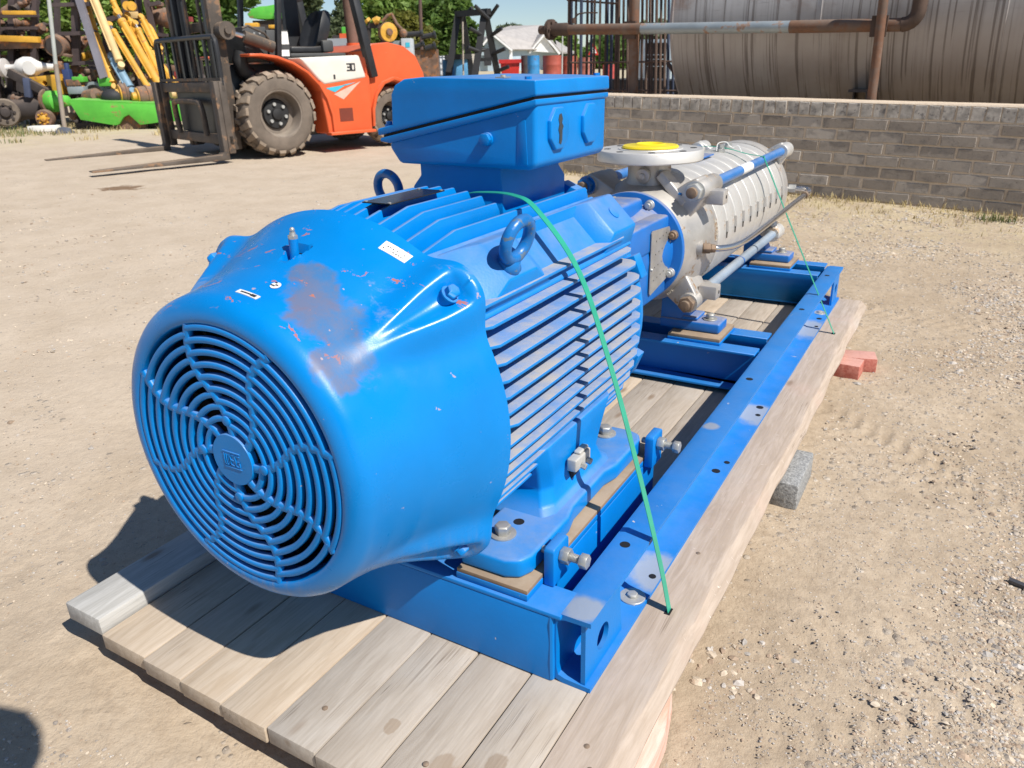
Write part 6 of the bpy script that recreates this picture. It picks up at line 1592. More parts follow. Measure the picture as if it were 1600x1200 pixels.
ibc('white caged liquid container beside the orange counterweight', 646, 672, 86, 122, 36.0)
ibc('white caged liquid container next to the blue steel box', 673, 698, 88, 122, 36.3)
q = base_at(712, 34.5); T = far_thing('blue_box', 'light blue steel box with a dark centre seam below the black rack', 'box', q)
a, b = L(q, 691, 93), L(q, 731, 120); m = MB(); m.box((a.x, 0, -0.05), (b.x, 1.2, a.z)); m.build('shell', paint('light_blue_steel', (0.10, 0.30, 0.52), 0.5, 0, 0.12, 3), T, bevel=0.03)
c_ = L(q, 708, 100); m = MB(); m.box((c_.x - 0.04, -0.012, 0.0), (c_.x + 0.04, 0.01, a.z - 0.03)); m.build('seam', M_ROD, T)
m = MB(); e = L(q, 703, 97); m.cyl((e.x, -0.01, e.z), (e.x, 0.02, e.z), 0.05, n=10); m.build('bung', M_INK, T)
pole('thin pale fence post in front of the light blue box', 723, 34, 724, 118, 33.0, 0.035, paint('pale_post', (0.42, 0.36, 0.30), 0.7), 'post', 'fence_post')
pole('thin grey post in front of the rusty red drums', 879, 55, 878, 120, 33.0, 0.028, paint('grey_post', (0.5, 0.5, 0.48), 0.6), 'post', 'fence_post')
q = base_at(797, 37); T = far_thing('red_skip', 'bright red waste skip beyond the blue terminal box', 'skip', q)
a, b = L(q, 781, 94), L(q, 813, 116); m = MB(); m.loft([[(a.x + 0.1, 0.1, 0.0), (b.x - 0.1, 0.1, 0), (b.x - 0.1, 1.4, 0), (a.x + 0.1, 1.4, 0)], [(a.x, 0, a.z), (b.x, 0, a.z), (b.x, 1.6, a.z), (a.x, 1.6, a.z)]]); m.build('bin', paint('skip_red', (0.58, 0.03, 0.022), 0.45), T, bevel=0.02)
m = MB(); m.box((a.x - 0.05, -0.06, a.z - 0.14), (b.x + 0.05, 0.0, a.z + 0.02)); m.build('rim_bar', paint('skip_red_rim', (0.5, 0.022, 0.02), 0.5), T)
def drum(label, u0, u1, vt, d, col, group=None, two=None):
    q = base_at((u0 + u1) / 2, d); a, b = L(q, u0, vt), L(q, u1, vt); r_ = (b.x - a.x) / 2; h = a.z
    T = far_thing('steel_drum', label, 'drum', q, group)
    mt = paint('drum_paint', col, 0.55, 0, 0.15, 4, rust=0.1)
    m = MB(); m.lathe((0, 0, 0), (0, 0, 1), [(0, r_ * 0.97), (0.02, r_), (h * 0.33 - 0.03, r_), (h * 0.33, r_ * 1.025), (h * 0.33 + 0.03, r_), (h * 0.66 - 0.03, r_), (h * 0.66, r_ * 1.025), (h * 0.66 + 0.03, r_), (h - 0.02, r_), (h, r_ * 1.01), (h, r_ * 0.95), (h - 0.015, r_ * 0.94)], 32); m.build('barrel', mt, T)
    m = MB(); m.cyl((r_ * 0.6, 0, h - 0.015), (r_ * 0.6, 0, h + 0.01), 0.04, n=10); m.build('bung', M_BOLT, T); return T
drum('dark grey drum between the red skip and the blue drum', 814, 826, 87, 38, (0.05, 0.05, 0.05))
drum('blue drum to the left of the large red drums', 824, 843, 87, 36, (0.04, 0.24, 0.52))
drum('large rusty red drum nearest to the blue drum', 848, 877, 87, 36, (0.36, 0.075, 0.05), 'rusty red drums')
drum('second rusty red drum, just left of the bar cage', 877, 902, 88, 36.5, (0.36, 0.09, 0.06), 'rusty red drums')
drum('faded red drum behind the left bars of the cage', 903, 930, 90, 37, (0.42, 0.16, 0.12), 'rusty red drums')
drum('dark red drum low behind the bar cage', 942, 962, 101, 34, (0.40, 0.06, 0.05), 'rusty red drums')
# warning sign
q = base_at(928, 44); T = far_thing('warning_sign', 'red and white triangular road sign seen through the bar cage', 'sign', q)
t0, t1, t2 = L(q, 928, 64), L(q, 919, 86), L(q, 935, 86)
M_SR = paint('sign_red', (0.55, 0.02, 0.02), 0.4)
m = MB(); m.plate([(t1.x, t1.z), (t2.x, t2.z), (t0.x, t0.z)], (0, 0, 0), (1, 0, 0), (0, 0, 1), -0.03); m.build('sign_plate', M_SR, T)
cx, cz_ = (t0.x + t1.x + t2.x) / 3, (t0.z + t1.z + t2.z) / 3; k_ = 0.62
m = MB(); m.plate([(cx + (p.x - cx) * k_, cz_ + (p.z - cz_) * k_) for p in (t1, t2, t0)], (0, -0.035, 0), (1, 0, 0), (0, 0, 1), -0.006); m.build('sign_face', M_WHITE, T)
m = MB(); m.cyl((cx, 0.05, -0.1), (cx, 0.05, t0.z - 0.1), 0.03, n=8); m.build('sign_post', M_CAGE, T)
# low far boundary: pale wall and a hedge line in the distance
q = base_at(700, 78); T = far_thing('boundary_wall', 'long pale boundary wall far behind the yard', 'wall', q)
m = MB(); m.box((-75, 0, -2.5), (60, 0.3, 1.0)); m.build('wall_panel', paint('pale_boundary', (0.5, 0.46, 0.40), 0.9, 0, 0.1, 0.5), T)
def hedge():
    r = random.Random(77); q = base_at(700, 92); V = []; F = []
    for _ in range(16000):
        x = r.uniform(-95, 75); hh = 2.2 + 2.2 * noise.noise(Vector((x * 0.12, 3, 0))) + 1.3 * noise.noise(Vector((x * 0.5, 7, 0)))
        p = Vector((x, r.uniform(-2, 2), r.uniform(-1.5, max(0.5, hh)))); s_ = r.uniform(0.25, 0.55)
        a = Vector((r.gauss(0, 1), r.gauss(0, 1), r.gauss(0, 1))).normalized(); b = a.cross(Vector((r.gauss(0, 1), r.gauss(0, 1), r.gauss(0, 1)))).normalized()
        i = len(V); V += [tuple(p - a * s_), tuple(p + b * s_ * 0.5), tuple(p + a * s_), tuple(p - b * s_ * 0.5)]; F.append((i, i + 1, i + 2, i + 3))
    me = bpy.data.meshes.new('distant_trees'); me.from_pydata(V, [], F); me.materials.append(G_GY); o = bpy.data.objects.new('distant_trees', me); COL.objects.link(o); o.location = q; o.rotation_euler = (0, 0, YAW); o['kind'] = 'stuff'
hedge()
# ------------------------------------------------------------------ scrap yard on the far left
Q8 = gnd(85, 200); Q8.z = gz(Q8.x, Q8.y)
PXM = FPX / (Q8 - CAM).dot(FWD)
def S8(u, v, dy=0.0): return L(Q8, u, v, dy)
M_YC = paint('cylinder_yellow', (0.62, 0.33, 0.035), 0.55, 0, 0.2, 4, 0.35, dustcol=(0.56, 0.42, 0.24), rust=0.16, rustcol=(0.22, 0.10, 0.04), rscale=5, rnd=5)
M_CRM = paint('cream_yellow', (0.68, 0.48, 0.22), 0.5, 0, 0.12, 3, 0.3, rnd=3)
M_RB = paint('scrap_rust', (0.17, 0.105, 0.075), 0.85, 0.1, 0.35, 5, 0.5, dustcol=(0.36, 0.28, 0.21), rust=0.35, rustcol=(0.20, 0.085, 0.035), rnd=9)
M_RD = paint('scrap_dark', (0.045, 0.036, 0.034), 0.8, 0.1, 0.3, 4, 0.45, dustcol=(0.25, 0.19, 0.15), rnd=9)
M_RP = paint('rack_paint', (0.075, 0.055, 0.055), 0.7, 0.1, 0.25, 3, 0.4, dustcol=(0.24, 0.20, 0.19))
M_GREY = paint('grey_violet_channel', (0.22, 0.21, 0.24), 0.6, 0.2, 0.15, 2, 0.2)
M_GRN = paint('bright_green_paint', (0.10, 0.46, 0.05), 0.55, 0, 0.2, 2, 0.35, dustcol=(0.36, 0.52, 0.22), rust=0.16, rustcol=(0.2, 0.11, 0.05), rscale=4)
M_WAX = paint('white_axle', (0.74, 0.72, 0.69), 0.45, 0, 0.1, 4, bump=0.05)
M_BLS = paint('dull_steel_blue', (0.20, 0.32, 0.42), 0.5, 0.1, 0.12, 4)
M_RED = paint('dark_red_post', (0.26, 0.035, 0.035), 0.65, 0, 0.2, 3, 0.2)
M_GP = paint('half_pipe_grey', (0.26, 0.30, 0.32), 0.6, 0.2, 0.15, 4, 0.4)
def sthing(name, label, cat, group=None): return thing(name, label, cat, Q8, YAW, group)
def single(m, name, mat, label, cat, group=None, bevel=0, ang=38):
    o = m.build(name, mat, None, bevel=bevel, ang=ang); o.location = Q8; o.rotation_euler = (0, 0, YAW); return tag(o, label, cat, group)
# racks
RK = sthing('storage_rack', 'dark steel storage rack loaded with axles and machine parts', 'rack')
for (u0, v0, u1, v1, w_, dy) in ((117, -40, 121, 150, 0.13, 0.6), (55, -40, 54, 120, 0.11, 0.8), (20, -40, 18, 150, 0.12, 0.9), (-8, -40, -6, 190, 0.14, 0.4), (88, -30, 92, 160, 0.09, 2.2)):
    m = MB(); a, b = S8(u0, v0, dy), S8(u1, v1, dy); b = a + (b - a) * (a.z / (a.z - b.z)); m.bar(a, b, w_, 0.11, up=(0, 1, 0)); m.build('upright', M_RP, RK)
for (u0, v0, u1, v1, h_, dy) in ((78, 8, 152, 6, 0.07, 0.5), (92, 53, 152, 51, 0.07, 0.45), (104, 99, 150, 98, 0.07, 0.45), (-10, 70, 84, 68, 0.16, 0.45), (-10, 45, 60, 44, 0.06, 0.7), (-10, 26, 60, 24, 0.06, 0.7), (-10, 118, 90, 116, 0.08, 0.7)):
    m = MB(); m.bar(S8(u0, v0, dy), S8(u1, v1, dy), 0.10, h_); m.build('beam', M_RP if v0 != 70 else M_RB, RK)
m = MB(); m.obox((S8(30, 117, 1.3)), Vector((1.0, 0, 0)), Vector((0, 0.55, 0)), Vector((0, 0, 0.02))); m.build('shelf', M_RD, RK)
m = MB(); m.obox((S8(30, 76, 1.3)), Vector((1.0, 0, 0)), Vector((0, 0.55, 0)), Vector((0, 0, 0.02))); m.build('shelf', M_RD, RK)
RK2 = sthing('support_frame', 'black steel frame that the yellow cylinders lean against', 'frame')
for (u0, v0, u1, v1, w_, dy) in ((189, -30, 200, 35, 0.10, 0.9), (216, -30, 216, 150, 0.10, 1.0), (222, -30, 240, 50, 0.09, 0.8), (165, 30, 168, 160, 0.10, 1.1), (251, 20, 253, 160, 0.08, 1.1)):
    m = MB(); a, b = S8(u0, v0, dy), S8(u1, v1, dy); m.bar(a, b, w_, 0.10, up=(0, 1, 0)); m.build('upright', M_RP, RK2)
for (u0, v0, u1, v1, h_, dy) in ((160, 33, 186, 27, 0.09, 0.75), (205, 34, 222, 36, 0.06, 0.75), (180, 74, 200, 71, 0.11, 0.6), (160, 53, 262, 55, 0.06, 1.0), (232, 8, 250, 4, 0.07, 0.8)):
    m = MB(); m.bar(S8(u0, v0, dy), S8(u1, v1, dy), 0.10, h_); m.build('beam', M_RP, RK2)
def lean(label, name, u0, v0, u1, v1, wpx, mat, dy0=0.7, dy1=0.1, group=None, style='cyl'):
    T = sthing(name, label, 'hydraulic cylinder' if style == 'cyl' else 'steel channel', group)
    a, b = S8(u0, v0, dy0), S8(u1, v1, dy1); r_ = wpx / PXM / 2; d = (b - a).normalized(); ln = (b - a).length
    m = MB()
    if style == 'cyl':
        m.lathe(a, d, [(ln * 0.10, r_ * 0.75), (ln * 0.10, r_ * 1.12), (ln * 0.14, r_ * 1.12), (ln * 0.145, r_), (ln * 0.93, r_), (ln * 0.935, r_ * 1.08), (ln * 0.985, r_ * 1.08), (ln, r_ * 0.6)], 16); m.build('barrel', mat, T)
        m = MB(); m.cyl(a + d * ln * 0.03, a + d * ln * 0.11, r_ * 0.55, n=12); m.build('piston_rod', M_TUBE if random.random() < 0.4 else mat, T)
        m = MB(); u_, v_ = basis(d); m.cyl(a - v_ * r_ * 0.5, a + v_ * r_ * 0.5, r_ * 0.95, n=14); m.build('rod_eye', mat, T)
        m = MB(); s_ = a + u_ * r_ * 1.15; m.tube([s_ + d * ln * 0.2, s_ + d * ln * 0.85], r_ * 0.2, 6); m.build('oil_line', mat, T)
        m = MB(); m.cyl(b - v_ * r_ * 0.6 + d * r_, b + v_ * r_ * 0.6 + d * r_, r_ * 0.9, n=14); m.build('end_eye', mat, T)
    else:
        n_ = Vector((0, 1, 0)); s_ = d.cross(n_).normalized()
        for k, (o_, ww, dd_) in enumerate(((0, r_ * 2, 0.012), (-r_, 0.014, 0.09), (r_, 0.014, 0.09))):
            m = MB(); c_ = (a + b) / 2 + s_ * o_ + n_ * (0.04 if k else 0); m.obox(c_, d * ln / 2, s_ * ww / 2, n_ * dd_ / 2); m.build('web' if k == 0 else 'flange', mat, T)
    return T
lean('grey violet steel channel leaning left of the yellow cylinders', 'steel_channel', 113, -30, 161, 122, 9, M_GREY, 0.5, -0.1, None, 'chan')
GY = 'yellow hydraulic cylinders leaning in the scrap yard'
lean('short yellow cylinder at upper left, beside the grey channel', 'hydraulic_cylinder', 128, -18, 149, 48, 9, M_YC, 0.75, 0.5, GY)
lean('yellow cylinder standing left of the cream one, reaching the ground', 'hydraulic_cylinder', 146, 45, 177, 131, 11, M_YC, 0.5, 0.0, GY)
lean('long cream cylinder, the palest of the leaning cylinders', 'hydraulic_cylinder', 138, -25, 187, 97, 11, M_CRM, 0.55, -0.1, GY)
lean('dull blue cylinder below the end of the cream one', 'hydraulic_cylinder', 175, 88, 204, 138, 12, M_BLS, 0.1, -0.2, GY)
lean('yellow cylinder with a bright rod, its top above the others', 'hydraulic_cylinder', 172, -6, 214, 75, 9, M_YC, 0.95, 0.55, GY)
lean('thick yellow cylinder in the middle of the leaning bunch', 'hydraulic_cylinder', 183, 20, 253, 140, 12, M_YC, 0.55, -0.05, GY)
lean('thin yellow cylinder leaning in front, foot left of its neighbours', 'hydraulic_cylinder', 171, 38, 232, 138, 9, M_YC, 0.4, -0.15, GY)
lean('yellow cylinder third from the right, with a forked top', 'hydraulic_cylinder', 199, 24, 247, 112, 10, M_YC, 0.65, 0.2, GY)
lean('yellow cylinder between two others, touching the forklift backrest', 'hydraulic_cylinder', 211, 36, 256, 128, 9, M_YC, 0.5, 0.1, GY)
lean('short yellow cylinder high at the right of the bunch', 'hydraulic_cylinder', 220, 26, 247, 80, 9, M_YC, 0.8, 0.5, GY)
lean('rightmost short yellow cylinder beside the red post', 'hydraulic_cylinder', 228, 28, 249, 72, 8, M_YC, 0.85, 0.6, GY)
lean('yellow cylinder seen through the bars of the load backrest', 'hydraulic_cylinder', 233, 76, 276, 132, 8, M_YC, 0.4, 0.1, GY)
# thin pale pole
T = sthing('thin_pole', 'thin pale pole standing crooked in front of the scrap rack', 'pole')
a, b, c_ = S8(72, -40, -0.45), S8(87, 100, -0.45), S8(102, 208, -0.45)
m = MB(); m.cyl(a, b, 0.036, n=10); m.build('upper_length', paint('pole_pale', (0.42, 0.44, 0.42), 0.6, 0, 0.15, 3), T)
m = MB(); m.cyl(b, c_, 0.042, n=10); m.build('lower_length', paint('pole_brownish', (0.30, 0.25, 0.21), 0.7, 0, 0.2, 3), T)
# white axle
T = sthing('white_axle', 'white axle housing with a swollen middle lying on the rack shelf', 'axle')
a = S8(10, 106, 0.35); b = S8(96, 104, 0.35); d = (b - a).normalized(); ln = (b - a).length
m = MB(); m.lathe(a, d, [(0, 0.06), (ln * 0.16, 0.065), (ln * 0.24, 0.15), (ln * 0.36, 0.20), (ln * 0.48, 0.19), (ln * 0.60, 0.11), (ln * 0.72, 0.075), (ln * 0.98, 0.07)], 24); m.build('housing', M_WAX, T, ang=60)
m = MB(); m.lathe(b - d * 0.06, d, [(0, 0.17), (0.05, 0.18), (0.06, 0.12), (0.12, 0.10)], 20); m.build('brake_drum', M_RB, T)
m = MB(); m.lathe(a - d * 0.15, d, [(0, 0.10), (0.03, 0.17), (0.14, 0.18), (0.16, 0.08)], 20); m.build('hub_end', paint('pale_hub', (0.55, 0.52, 0.5), 0.6), T)
m = MB(); p = S8(45, 106, 0.14); m.cyl(p, p + Vector((0, 0.05, 0)), 0.13, n=20); m.build('cover_plate', M_WAX, T)
# roller, yellow box section, bars
T = sthing('roller_drum', 'brown steel roller with a dark open end sticking out of the rack', 'roller')
a = S8(84, 72, 0.2); b = S8(110, 66, 1.1); d = (b - a).normalized(); m = MB(); m.lathe(a, d, [(0, 0.15), (0.0, 0.19), (0.03, 0.20), (0.75, 0.20), (0.85, 0.18), (0.95, 0.10)], 28); m.build('shell', M_RB, T); m = MB(); m.cyl(a - d * 0.01, a + d * 0.005, 0.155, n=24); m.build('open_end', M_RD, T)
T = sthing('yellow_beam', 'chunky yellow box section with a round hole beside the pale pole', 'beam')
x0, z0 = S8(42, 149, 0.1), S8(93, 120, 0.1)
m = MB(); m.plate([(x0.x, (x0.z + z0.z) / 2 + 0.05), (x0.x, z0.z), (z0.x, z0.z + 0.05), (z0.x, x0.z), (z0.x - 0.18, x0.z), (z0.x - 0.22, (x0.z + z0.z) / 2)], (0, 0.1, 0), (1, 0, 0), (0, 0, 1), -0.3, [circ(z0.x - 0.32, z0.z - 0.11, 0.05, 14)]); m.build('section', M_YC, T, bevel=0.012)
for (lab, u0, v0, u1, v1, w_, mat, dy) in (('black diagonal bar lying across the lower left scrap', 14, 113, 76, 146, 0.16, M_RD, 0.0), ('short dark blue post below the black diagonal bar', 42, 122, 45, 152, 0.10, paint('dark_blue_post', (0.06, 0.075, 0.13), 0.6), -0.05), ('yellow flat bar across the top shelf of the rack', 6, 20, 54, 20, 0.07, M_YC, 0.4), ('second yellow bar on the lower shelf, above the brown beam', 2, 60, 62, 62, 0.11, M_YC, 0.35), ('slim brown beam lying on the rack below the roller', 90, 83, 112, 88, 0.05, M_RB, 0.3)):
    m = MB(); m.bar(S8(u0, v0, dy), S8(u1, v1, dy), 0.12, w_); single(m, 'scrap_bar', mat, lab, 'steel bar', bevel=0.006)
# bottom left heap
T = sthing('dark_axle', 'dark brown axle lying on the ground at the far left', 'axle')
a = S8(-12, 178, -0.1); b = S8(84, 165, 0.25); d = (b - a).normalized(); ln = (b - a).length
m = MB(); m.lathe(a, d, [(0, 0.10), (ln * 0.15, 0.20), (ln * 0.32, 0.24), (ln * 0.5, 0.19), (ln * 0.75, 0.22), (ln * 0.97, 0.17), (ln, 0.1)], 22); m.build('housing', M_RD, T, ang=60)
m = MB(); m.lathe(b - d * 0.1, d, [(0, 0.25), (0.06, 0.26), (0.08, 0.2), (0.14, 0.18)], 22); m.build('flange', M_RB, T)
for (u, v, r_, lab, mt, hub) in ((8, 176, 0.26, 'dark worn tyre standing at the far left edge', M_TYRE, M_RD), (70, 185, 0.165, 'yellow brown hub with a ragged centre above the white block', M_RB, M_YC)):
    T = sthing('wheel_hub', lab, 'wheel'); c_ = S8(u, v, -0.35); dirv = Vector((0.55, -0.83, 0)).normalized() if u < 40 else Vector((0.15, -0.98, 0)).normalized()
    m = MB(); m.lathe(c_ - dirv * 0.14, dirv, [(0, r_ * 0.5), (0.01, r_ * 0.92), (0.05, r_), (0.16, r_), (0.20, r_ * 0.9), (0.20, r_ * 0.55), (0.14, r_ * 0.45)], 28); m.build('rim_ring', mt, T)
    m = MB(); m.lathe(c_ - dirv * 0.05, dirv, [(0, r_ * 0.9), (0.09, r_ * 0.8), (0.10, r_ * 0.4), (0.15, r_ * 0.3), (0.16, r_ * 0.1)], 20)
    for k in range(8):
        uu, vv = basis(dirv); p = c_ + dirv * 0.05 + (uu * math.cos(k * PI / 4) + vv * math.sin(k * PI / 4)) * r_ * 0.6; m.cyl(p, p + dirv * 0.04, r_ * 0.1, n=8)
    m.build('centre', hub, T)
T = sthing('green_hub', 'bright green bolted hub half hidden by the pale pole', 'hub')
c_ = S8(88, 158, 0.0); m = MB(); m.lathe(c_ - Vector((0.12, 0, 0)), (1, -0.25, 0), [(0, 0.20), (0.10, 0.21), (0.16, 0.20), (0.20, 0.13), (0.42, 0.10), (0.45, 0.05)], 10); m.build('hub_body', M_GRN, T)
m = MB(); m.lathe(c_ - Vector((0.17, 0, 0)), (1, -0.25, 0), [(0, 0.24), (0.05, 0.24)], 24); m.build('hub_flange', M_RB, T)
for k in range(7):
    a = k * 2 * PI / 7; p = c_ + Vector((-0.20, -0.0, 0)) + Vector((0.03, math.cos(a) * 0.2, math.sin(a) * 0.2)); m = MB(); m.cyl(p, p - Vector((0.05, 0, 0)), 0.025, n=6); m.build('hub_bolt', M_WHITE, T)
m = MB(); m.box((0, 0, 0), (0.52, 0.22, 0.11)); o = m.build('white_block', paint('white_block', (0.72, 0.70, 0.67), 0.8, 0, 0.1, 6), None, bevel=0.012); p = gnd(44, 207); o.location = p; o.rotation_euler = (0, 0, YAW + 0.05); tag(o, 'white painted block on the grass at far left', 'block')
m = MB(); m.loft([[(0, 0, 0), (0.28, 0.02, 0), (0.30, 0.2, 0), (0.05, 0.22, 0)], [(0.06, 0.05, 0.10), (0.2, 0.05, 0.08), (0.22, 0.16, 0.09), (0.08, 0.17, 0.11)]]); o = m.build('dark_stone', paint('dark_rag', (0.09, 0.10, 0.13), 0.9), None); o.location = gnd(85, 209); o.rotation_euler = (0, 0, YAW); tag(o, 'dark grey lump at the foot of the pale pole', 'stone')
# green chute with a notch
T = sthing('green_chute', 'long bright green steel trough with a notch in its lower edge', 'trough')
P = [(107, 158), (182, 160), (256, 164), (255, 190), (236, 193), (219, 195), (209, 186), (201, 179), (193, 183), (186, 194), (180, 196), (150, 191), (126, 187)]
loc8 = [S8(u, v, -0.55) for u, v in P]
m = MB(); m.plate([(p.x, p.z) for p in loc8], (0, -0.55, 0), (1, 0, 0), (0, 0, 1), -0.06); m.build('front_panel', M_GRN, T, bevel=0.006)
m = MB(); a, b = loc8[0], loc8[2]; m.add([(a.x, -0.55, a.z), (b.x, -0.55, b.z), (b.x, 0.05, b.z + 0.03), (a.x + 0.1, 0.05, a.z + 0.03), (a.x, -0.55, a.z + 0.03), (b.x, -0.55, b.z + 0.03), (b.x, 0.05, b.z + 0.06), (a.x + 0.1, 0.05, a.z + 0.06)], [(0, 1, 2, 3), (4, 7, 6, 5), (0, 4, 5, 1), (1, 5, 6, 2), (2, 6, 7, 3), (3, 7, 4, 0)]); m.build('top_lip', M_GRN, T)
m = MB(); a, b = S8(183, 198, -0.45), S8(224, 178, -0.45); m.box((a.x, -0.45, a.z - 0.05), (b.x, -0.05, b.z)); m.build('rusty_inside', M_RB, T)
m = MB(); a, b = S8(262, 190, -0.3), S8(279, 158, -0.3); m.box((a.x, -0.3, a.z), (b.x, 0.2, b.z)); m.build('end_panel', M_GRN, T, bevel=0.01)
m = MB(); a, b = S8(125, 196, -0.2), S8(256, 188, -0.2); m.box((a.x, -0.35, -0.02), (b.x, 0.0, b.z)); m.build('underside', M_RD, T)
# half pipe, hubs and lumps on top of the trough
T = sthing('half_pipe', 'blue grey half pipe standing on end behind the green trough', 'pipe')
m = MB(); c_ = S8(150, 158, 0.15); n = 14; pts = []
for rr_ in (0.27, 0.23):
    pts.append([(math.cos(PI * k / n) * rr_, math.sin(PI * k / n) * rr_ * 1.35) for k in range(n + 1)])
out = pts[0] + pts[1][::-1]; m.plate(out, c_, (1, 0, 0), (0, 0, 1), -0.55); m.build('shell', M_GP, T)
for (lab, u, v, r_, wd, mt, m2) in (('rust coloured wheel hub lying on the green trough', 196, 146, 0.20, 0.22, M_RB, M_YC), ('drum with yellow face and rusty band at the right end of the trough', 232, 150, 0.19, 0.42, M_RB, M_YC), ('brown hub seen behind the lower bars of the forklift', 285, 146, 0.19, 0.25, M_RB, M_CRM)):
    T = sthing('wheel_hub', lab, 'hub'); c_ = S8(u, v, -0.15); d = Vector((-0.75, -0.66, 0)).normalized()
    m = MB(); m.lathe(c_ - d * wd / 2, d, [(0, r_ * 0.6), (0.02, r_), (wd * 0.5, r_), (wd * 0.52, r_ * 1.08), (wd * 0.62, r_ * 1.08), (wd * 0.64, r_ * 0.98), (wd - 0.02, r_ * 0.95), (wd, r_ * 0.85)], 24); m.build('band', mt, T)
    m = MB(); m.lathe(c_ + d * wd / 2, d, [(0, r_ * 0.84), (0.02, r_ * 0.8), (0.03, r_ * 0.45), (0.10, r_ * 0.40), (0.11, r_ * 0.2)], 16); m.build('face', m2, T)
m = MB(); m.ball(S8(176, 151, -0.25), 0.2, 10, 7, (1.1, 0.9, 0.75)); single(m, 'gearbox_lump', paint('black_lump', (0.025, 0.026, 0.03), 0.7), 'round black casting between half pipe and rusty hub', 'casting')
m = MB(); m.lathe(S8(135, 152, 0.0), (0.9, -0.4, 0.1), [(0, 0.05), (0.02, 0.13), (0.3, 0.14), (0.34, 0.07), (0.5, 0.06)], 14); single(m, 'brown_motor', M_RB, 'small brown motor lying in front of the half pipe', 'motor')
for (lab, u, v, sc, mt) in (('bright green cap left of the half pipe', 125, 124, (0.11, 0.1, 0.05), M_GRN), ('bright green fitting right of the half pipe', 167, 128, (0.13, 0.1, 0.08), M_GRN), ('orange rusty casting under the green cap', 118, 129, (0.14, 0.1, 0.06), M_RB), ('pale grey engine part left of the half pipe', 122, 141, (0.16, 0.1, 0.07), M_GP), ('navy blue bottle jack on the rack', 107, 122, (0.07, 0.07, 0.16), paint('navy_jack', (0.03, 0.05, 0.14), 0.5))):
    m = MB(); c_ = S8(u, v, 0.05); m.obox(c_, (sc[0], 0, 0), (0, sc[1], 0), (0, 0, sc[2])); m.cyl(c_, c_ + Vector((sc[0] * 0.3, 0, sc[2] * 1.7)), min(sc) * 0.7, n=10); single(m, 'scrap_fitting', mt, lab, 'scrap part', bevel=0.015)
# red post with a rusty valve
T = sthing('red_post', 'dark red post with a flanged head behind the forklift mast', 'post')
m = MB(); a, b = S8(282, -40, 1.5), S8(280, 150, 1.5); m.bar(a, b, 0.16, 0.16, up=(0, 1, 0)); m.build('column', M_RED, T)
m = MB(); m.bar(S8(255, 32, 1.45), S8(300, 30, 1.45), 0.14, 0.09); m.build('cross_arm', M_RED, T)
T = sthing('rusty_valve', 'rusty brown valve body resting on the arm of the red post', 'valve')
a, b = S8(236, 25, 1.1), S8(270, 29, 1.1); d = (b - a).normalized(); ln = (b - a).length; m = MB(); m.lathe(a, d, [(0, 0.13), (0.03, 0.19), (0.06, 0.19), (0.07, 0.12), (ln * 0.4, 0.16), (ln * 0.6, 0.17), (ln * 0.62, 0.19), (ln - 0.03, 0.2), (ln, 0.14)], 18); m.build('valve_body', M_RB, T)
m = MB(); p = a + d * ln * 0.45; m.cyl(p, p + Vector((0, 0, 0.28)), 0.05, n=10); m.lathe(p + Vector((0, 0, 0.2)), (0, 0, 1), [(0, 0.1), (0.06, 0.11), (0.08, 0.05)], 12); m.build('bonnet', M_RB, T)
for (u, lab) in ((205, 'brass coloured sleeve, left of two on the black frame'), (212, 'brass coloured sleeve, right of two on the black frame')):
    T = sthing('brass_sleeve', lab, 'sleeve', 'brass sleeves on the frame'); m = MB(); c_ = S8(u - 5, 10, 0.7); m.lathe(c_, (0.3, -0.9, 0), [(0, 0.05), (0, 0.085), (0.15, 0.085), (0.15, 0.05)], 16); m.build('ring', M_YC, T)
m = MB(); a, b = S8(202, 29, 0.9), S8(214, 18, 0.9); m.box((a.x, 0.9, a.z), (b.x, 1.15, b.z)); single(m, 'brass_box', M_CRM, 'small cream box under the brass sleeves', 'box', bevel=0.01)
# loose rusty parts that fill the racks
rs8 = random.Random(31)
ORD = ['first', 'second', 'third', 'fourth', 'fifth', 'sixth', 'seventh', 'eighth', 'ninth', 'tenth', 'eleventh', 'twelfth']
def junk(u, v, dy, sc, mt, nth, where):
    mat, tone = mt
    m = MB(); c_ = S8(u, v, dy); k = rs8.random(); d = Vector((rs8.uniform(-1, 1), rs8.uniform(-0.6, 0.2), rs8.uniform(-0.3, 0.3))).normalized()
    if k < 0.6:
        ln = sc * rs8.uniform(1.6, 3.2); h = [0, 0.08, 0.12, 0.35, 0.4, 0.62, 0.66, 0.9, 1.0]
        m.lathe(c_ - d * ln / 2, d, [(x * ln, sc * rs8.uniform(0.25, 0.75)) for x in h], 12)
    else:
        u_, v_ = basis(d); m.obox(c_, d * sc * rs8.uniform(0.8, 1.4), u_ * sc * rs8.uniform(0.3, 0.7), v_ * sc * rs8.uniform(0.3, 0.6)); m.cyl(c_, c_ + u_ * sc * 1.1, sc * 0.3, n=10); m.cyl(c_ + d * sc * 0.5, c_ + d * sc * 1.9, sc * 0.22, n=8)
    single(m, 'machine_part', mat, '%s %s, %s from the left %s' % (tone, 'turned part' if k < 0.6 else 'block with stubs', ORD[nth], where), 'machine part', 'worn machine parts piled in the scrap yard', bevel=0.01)
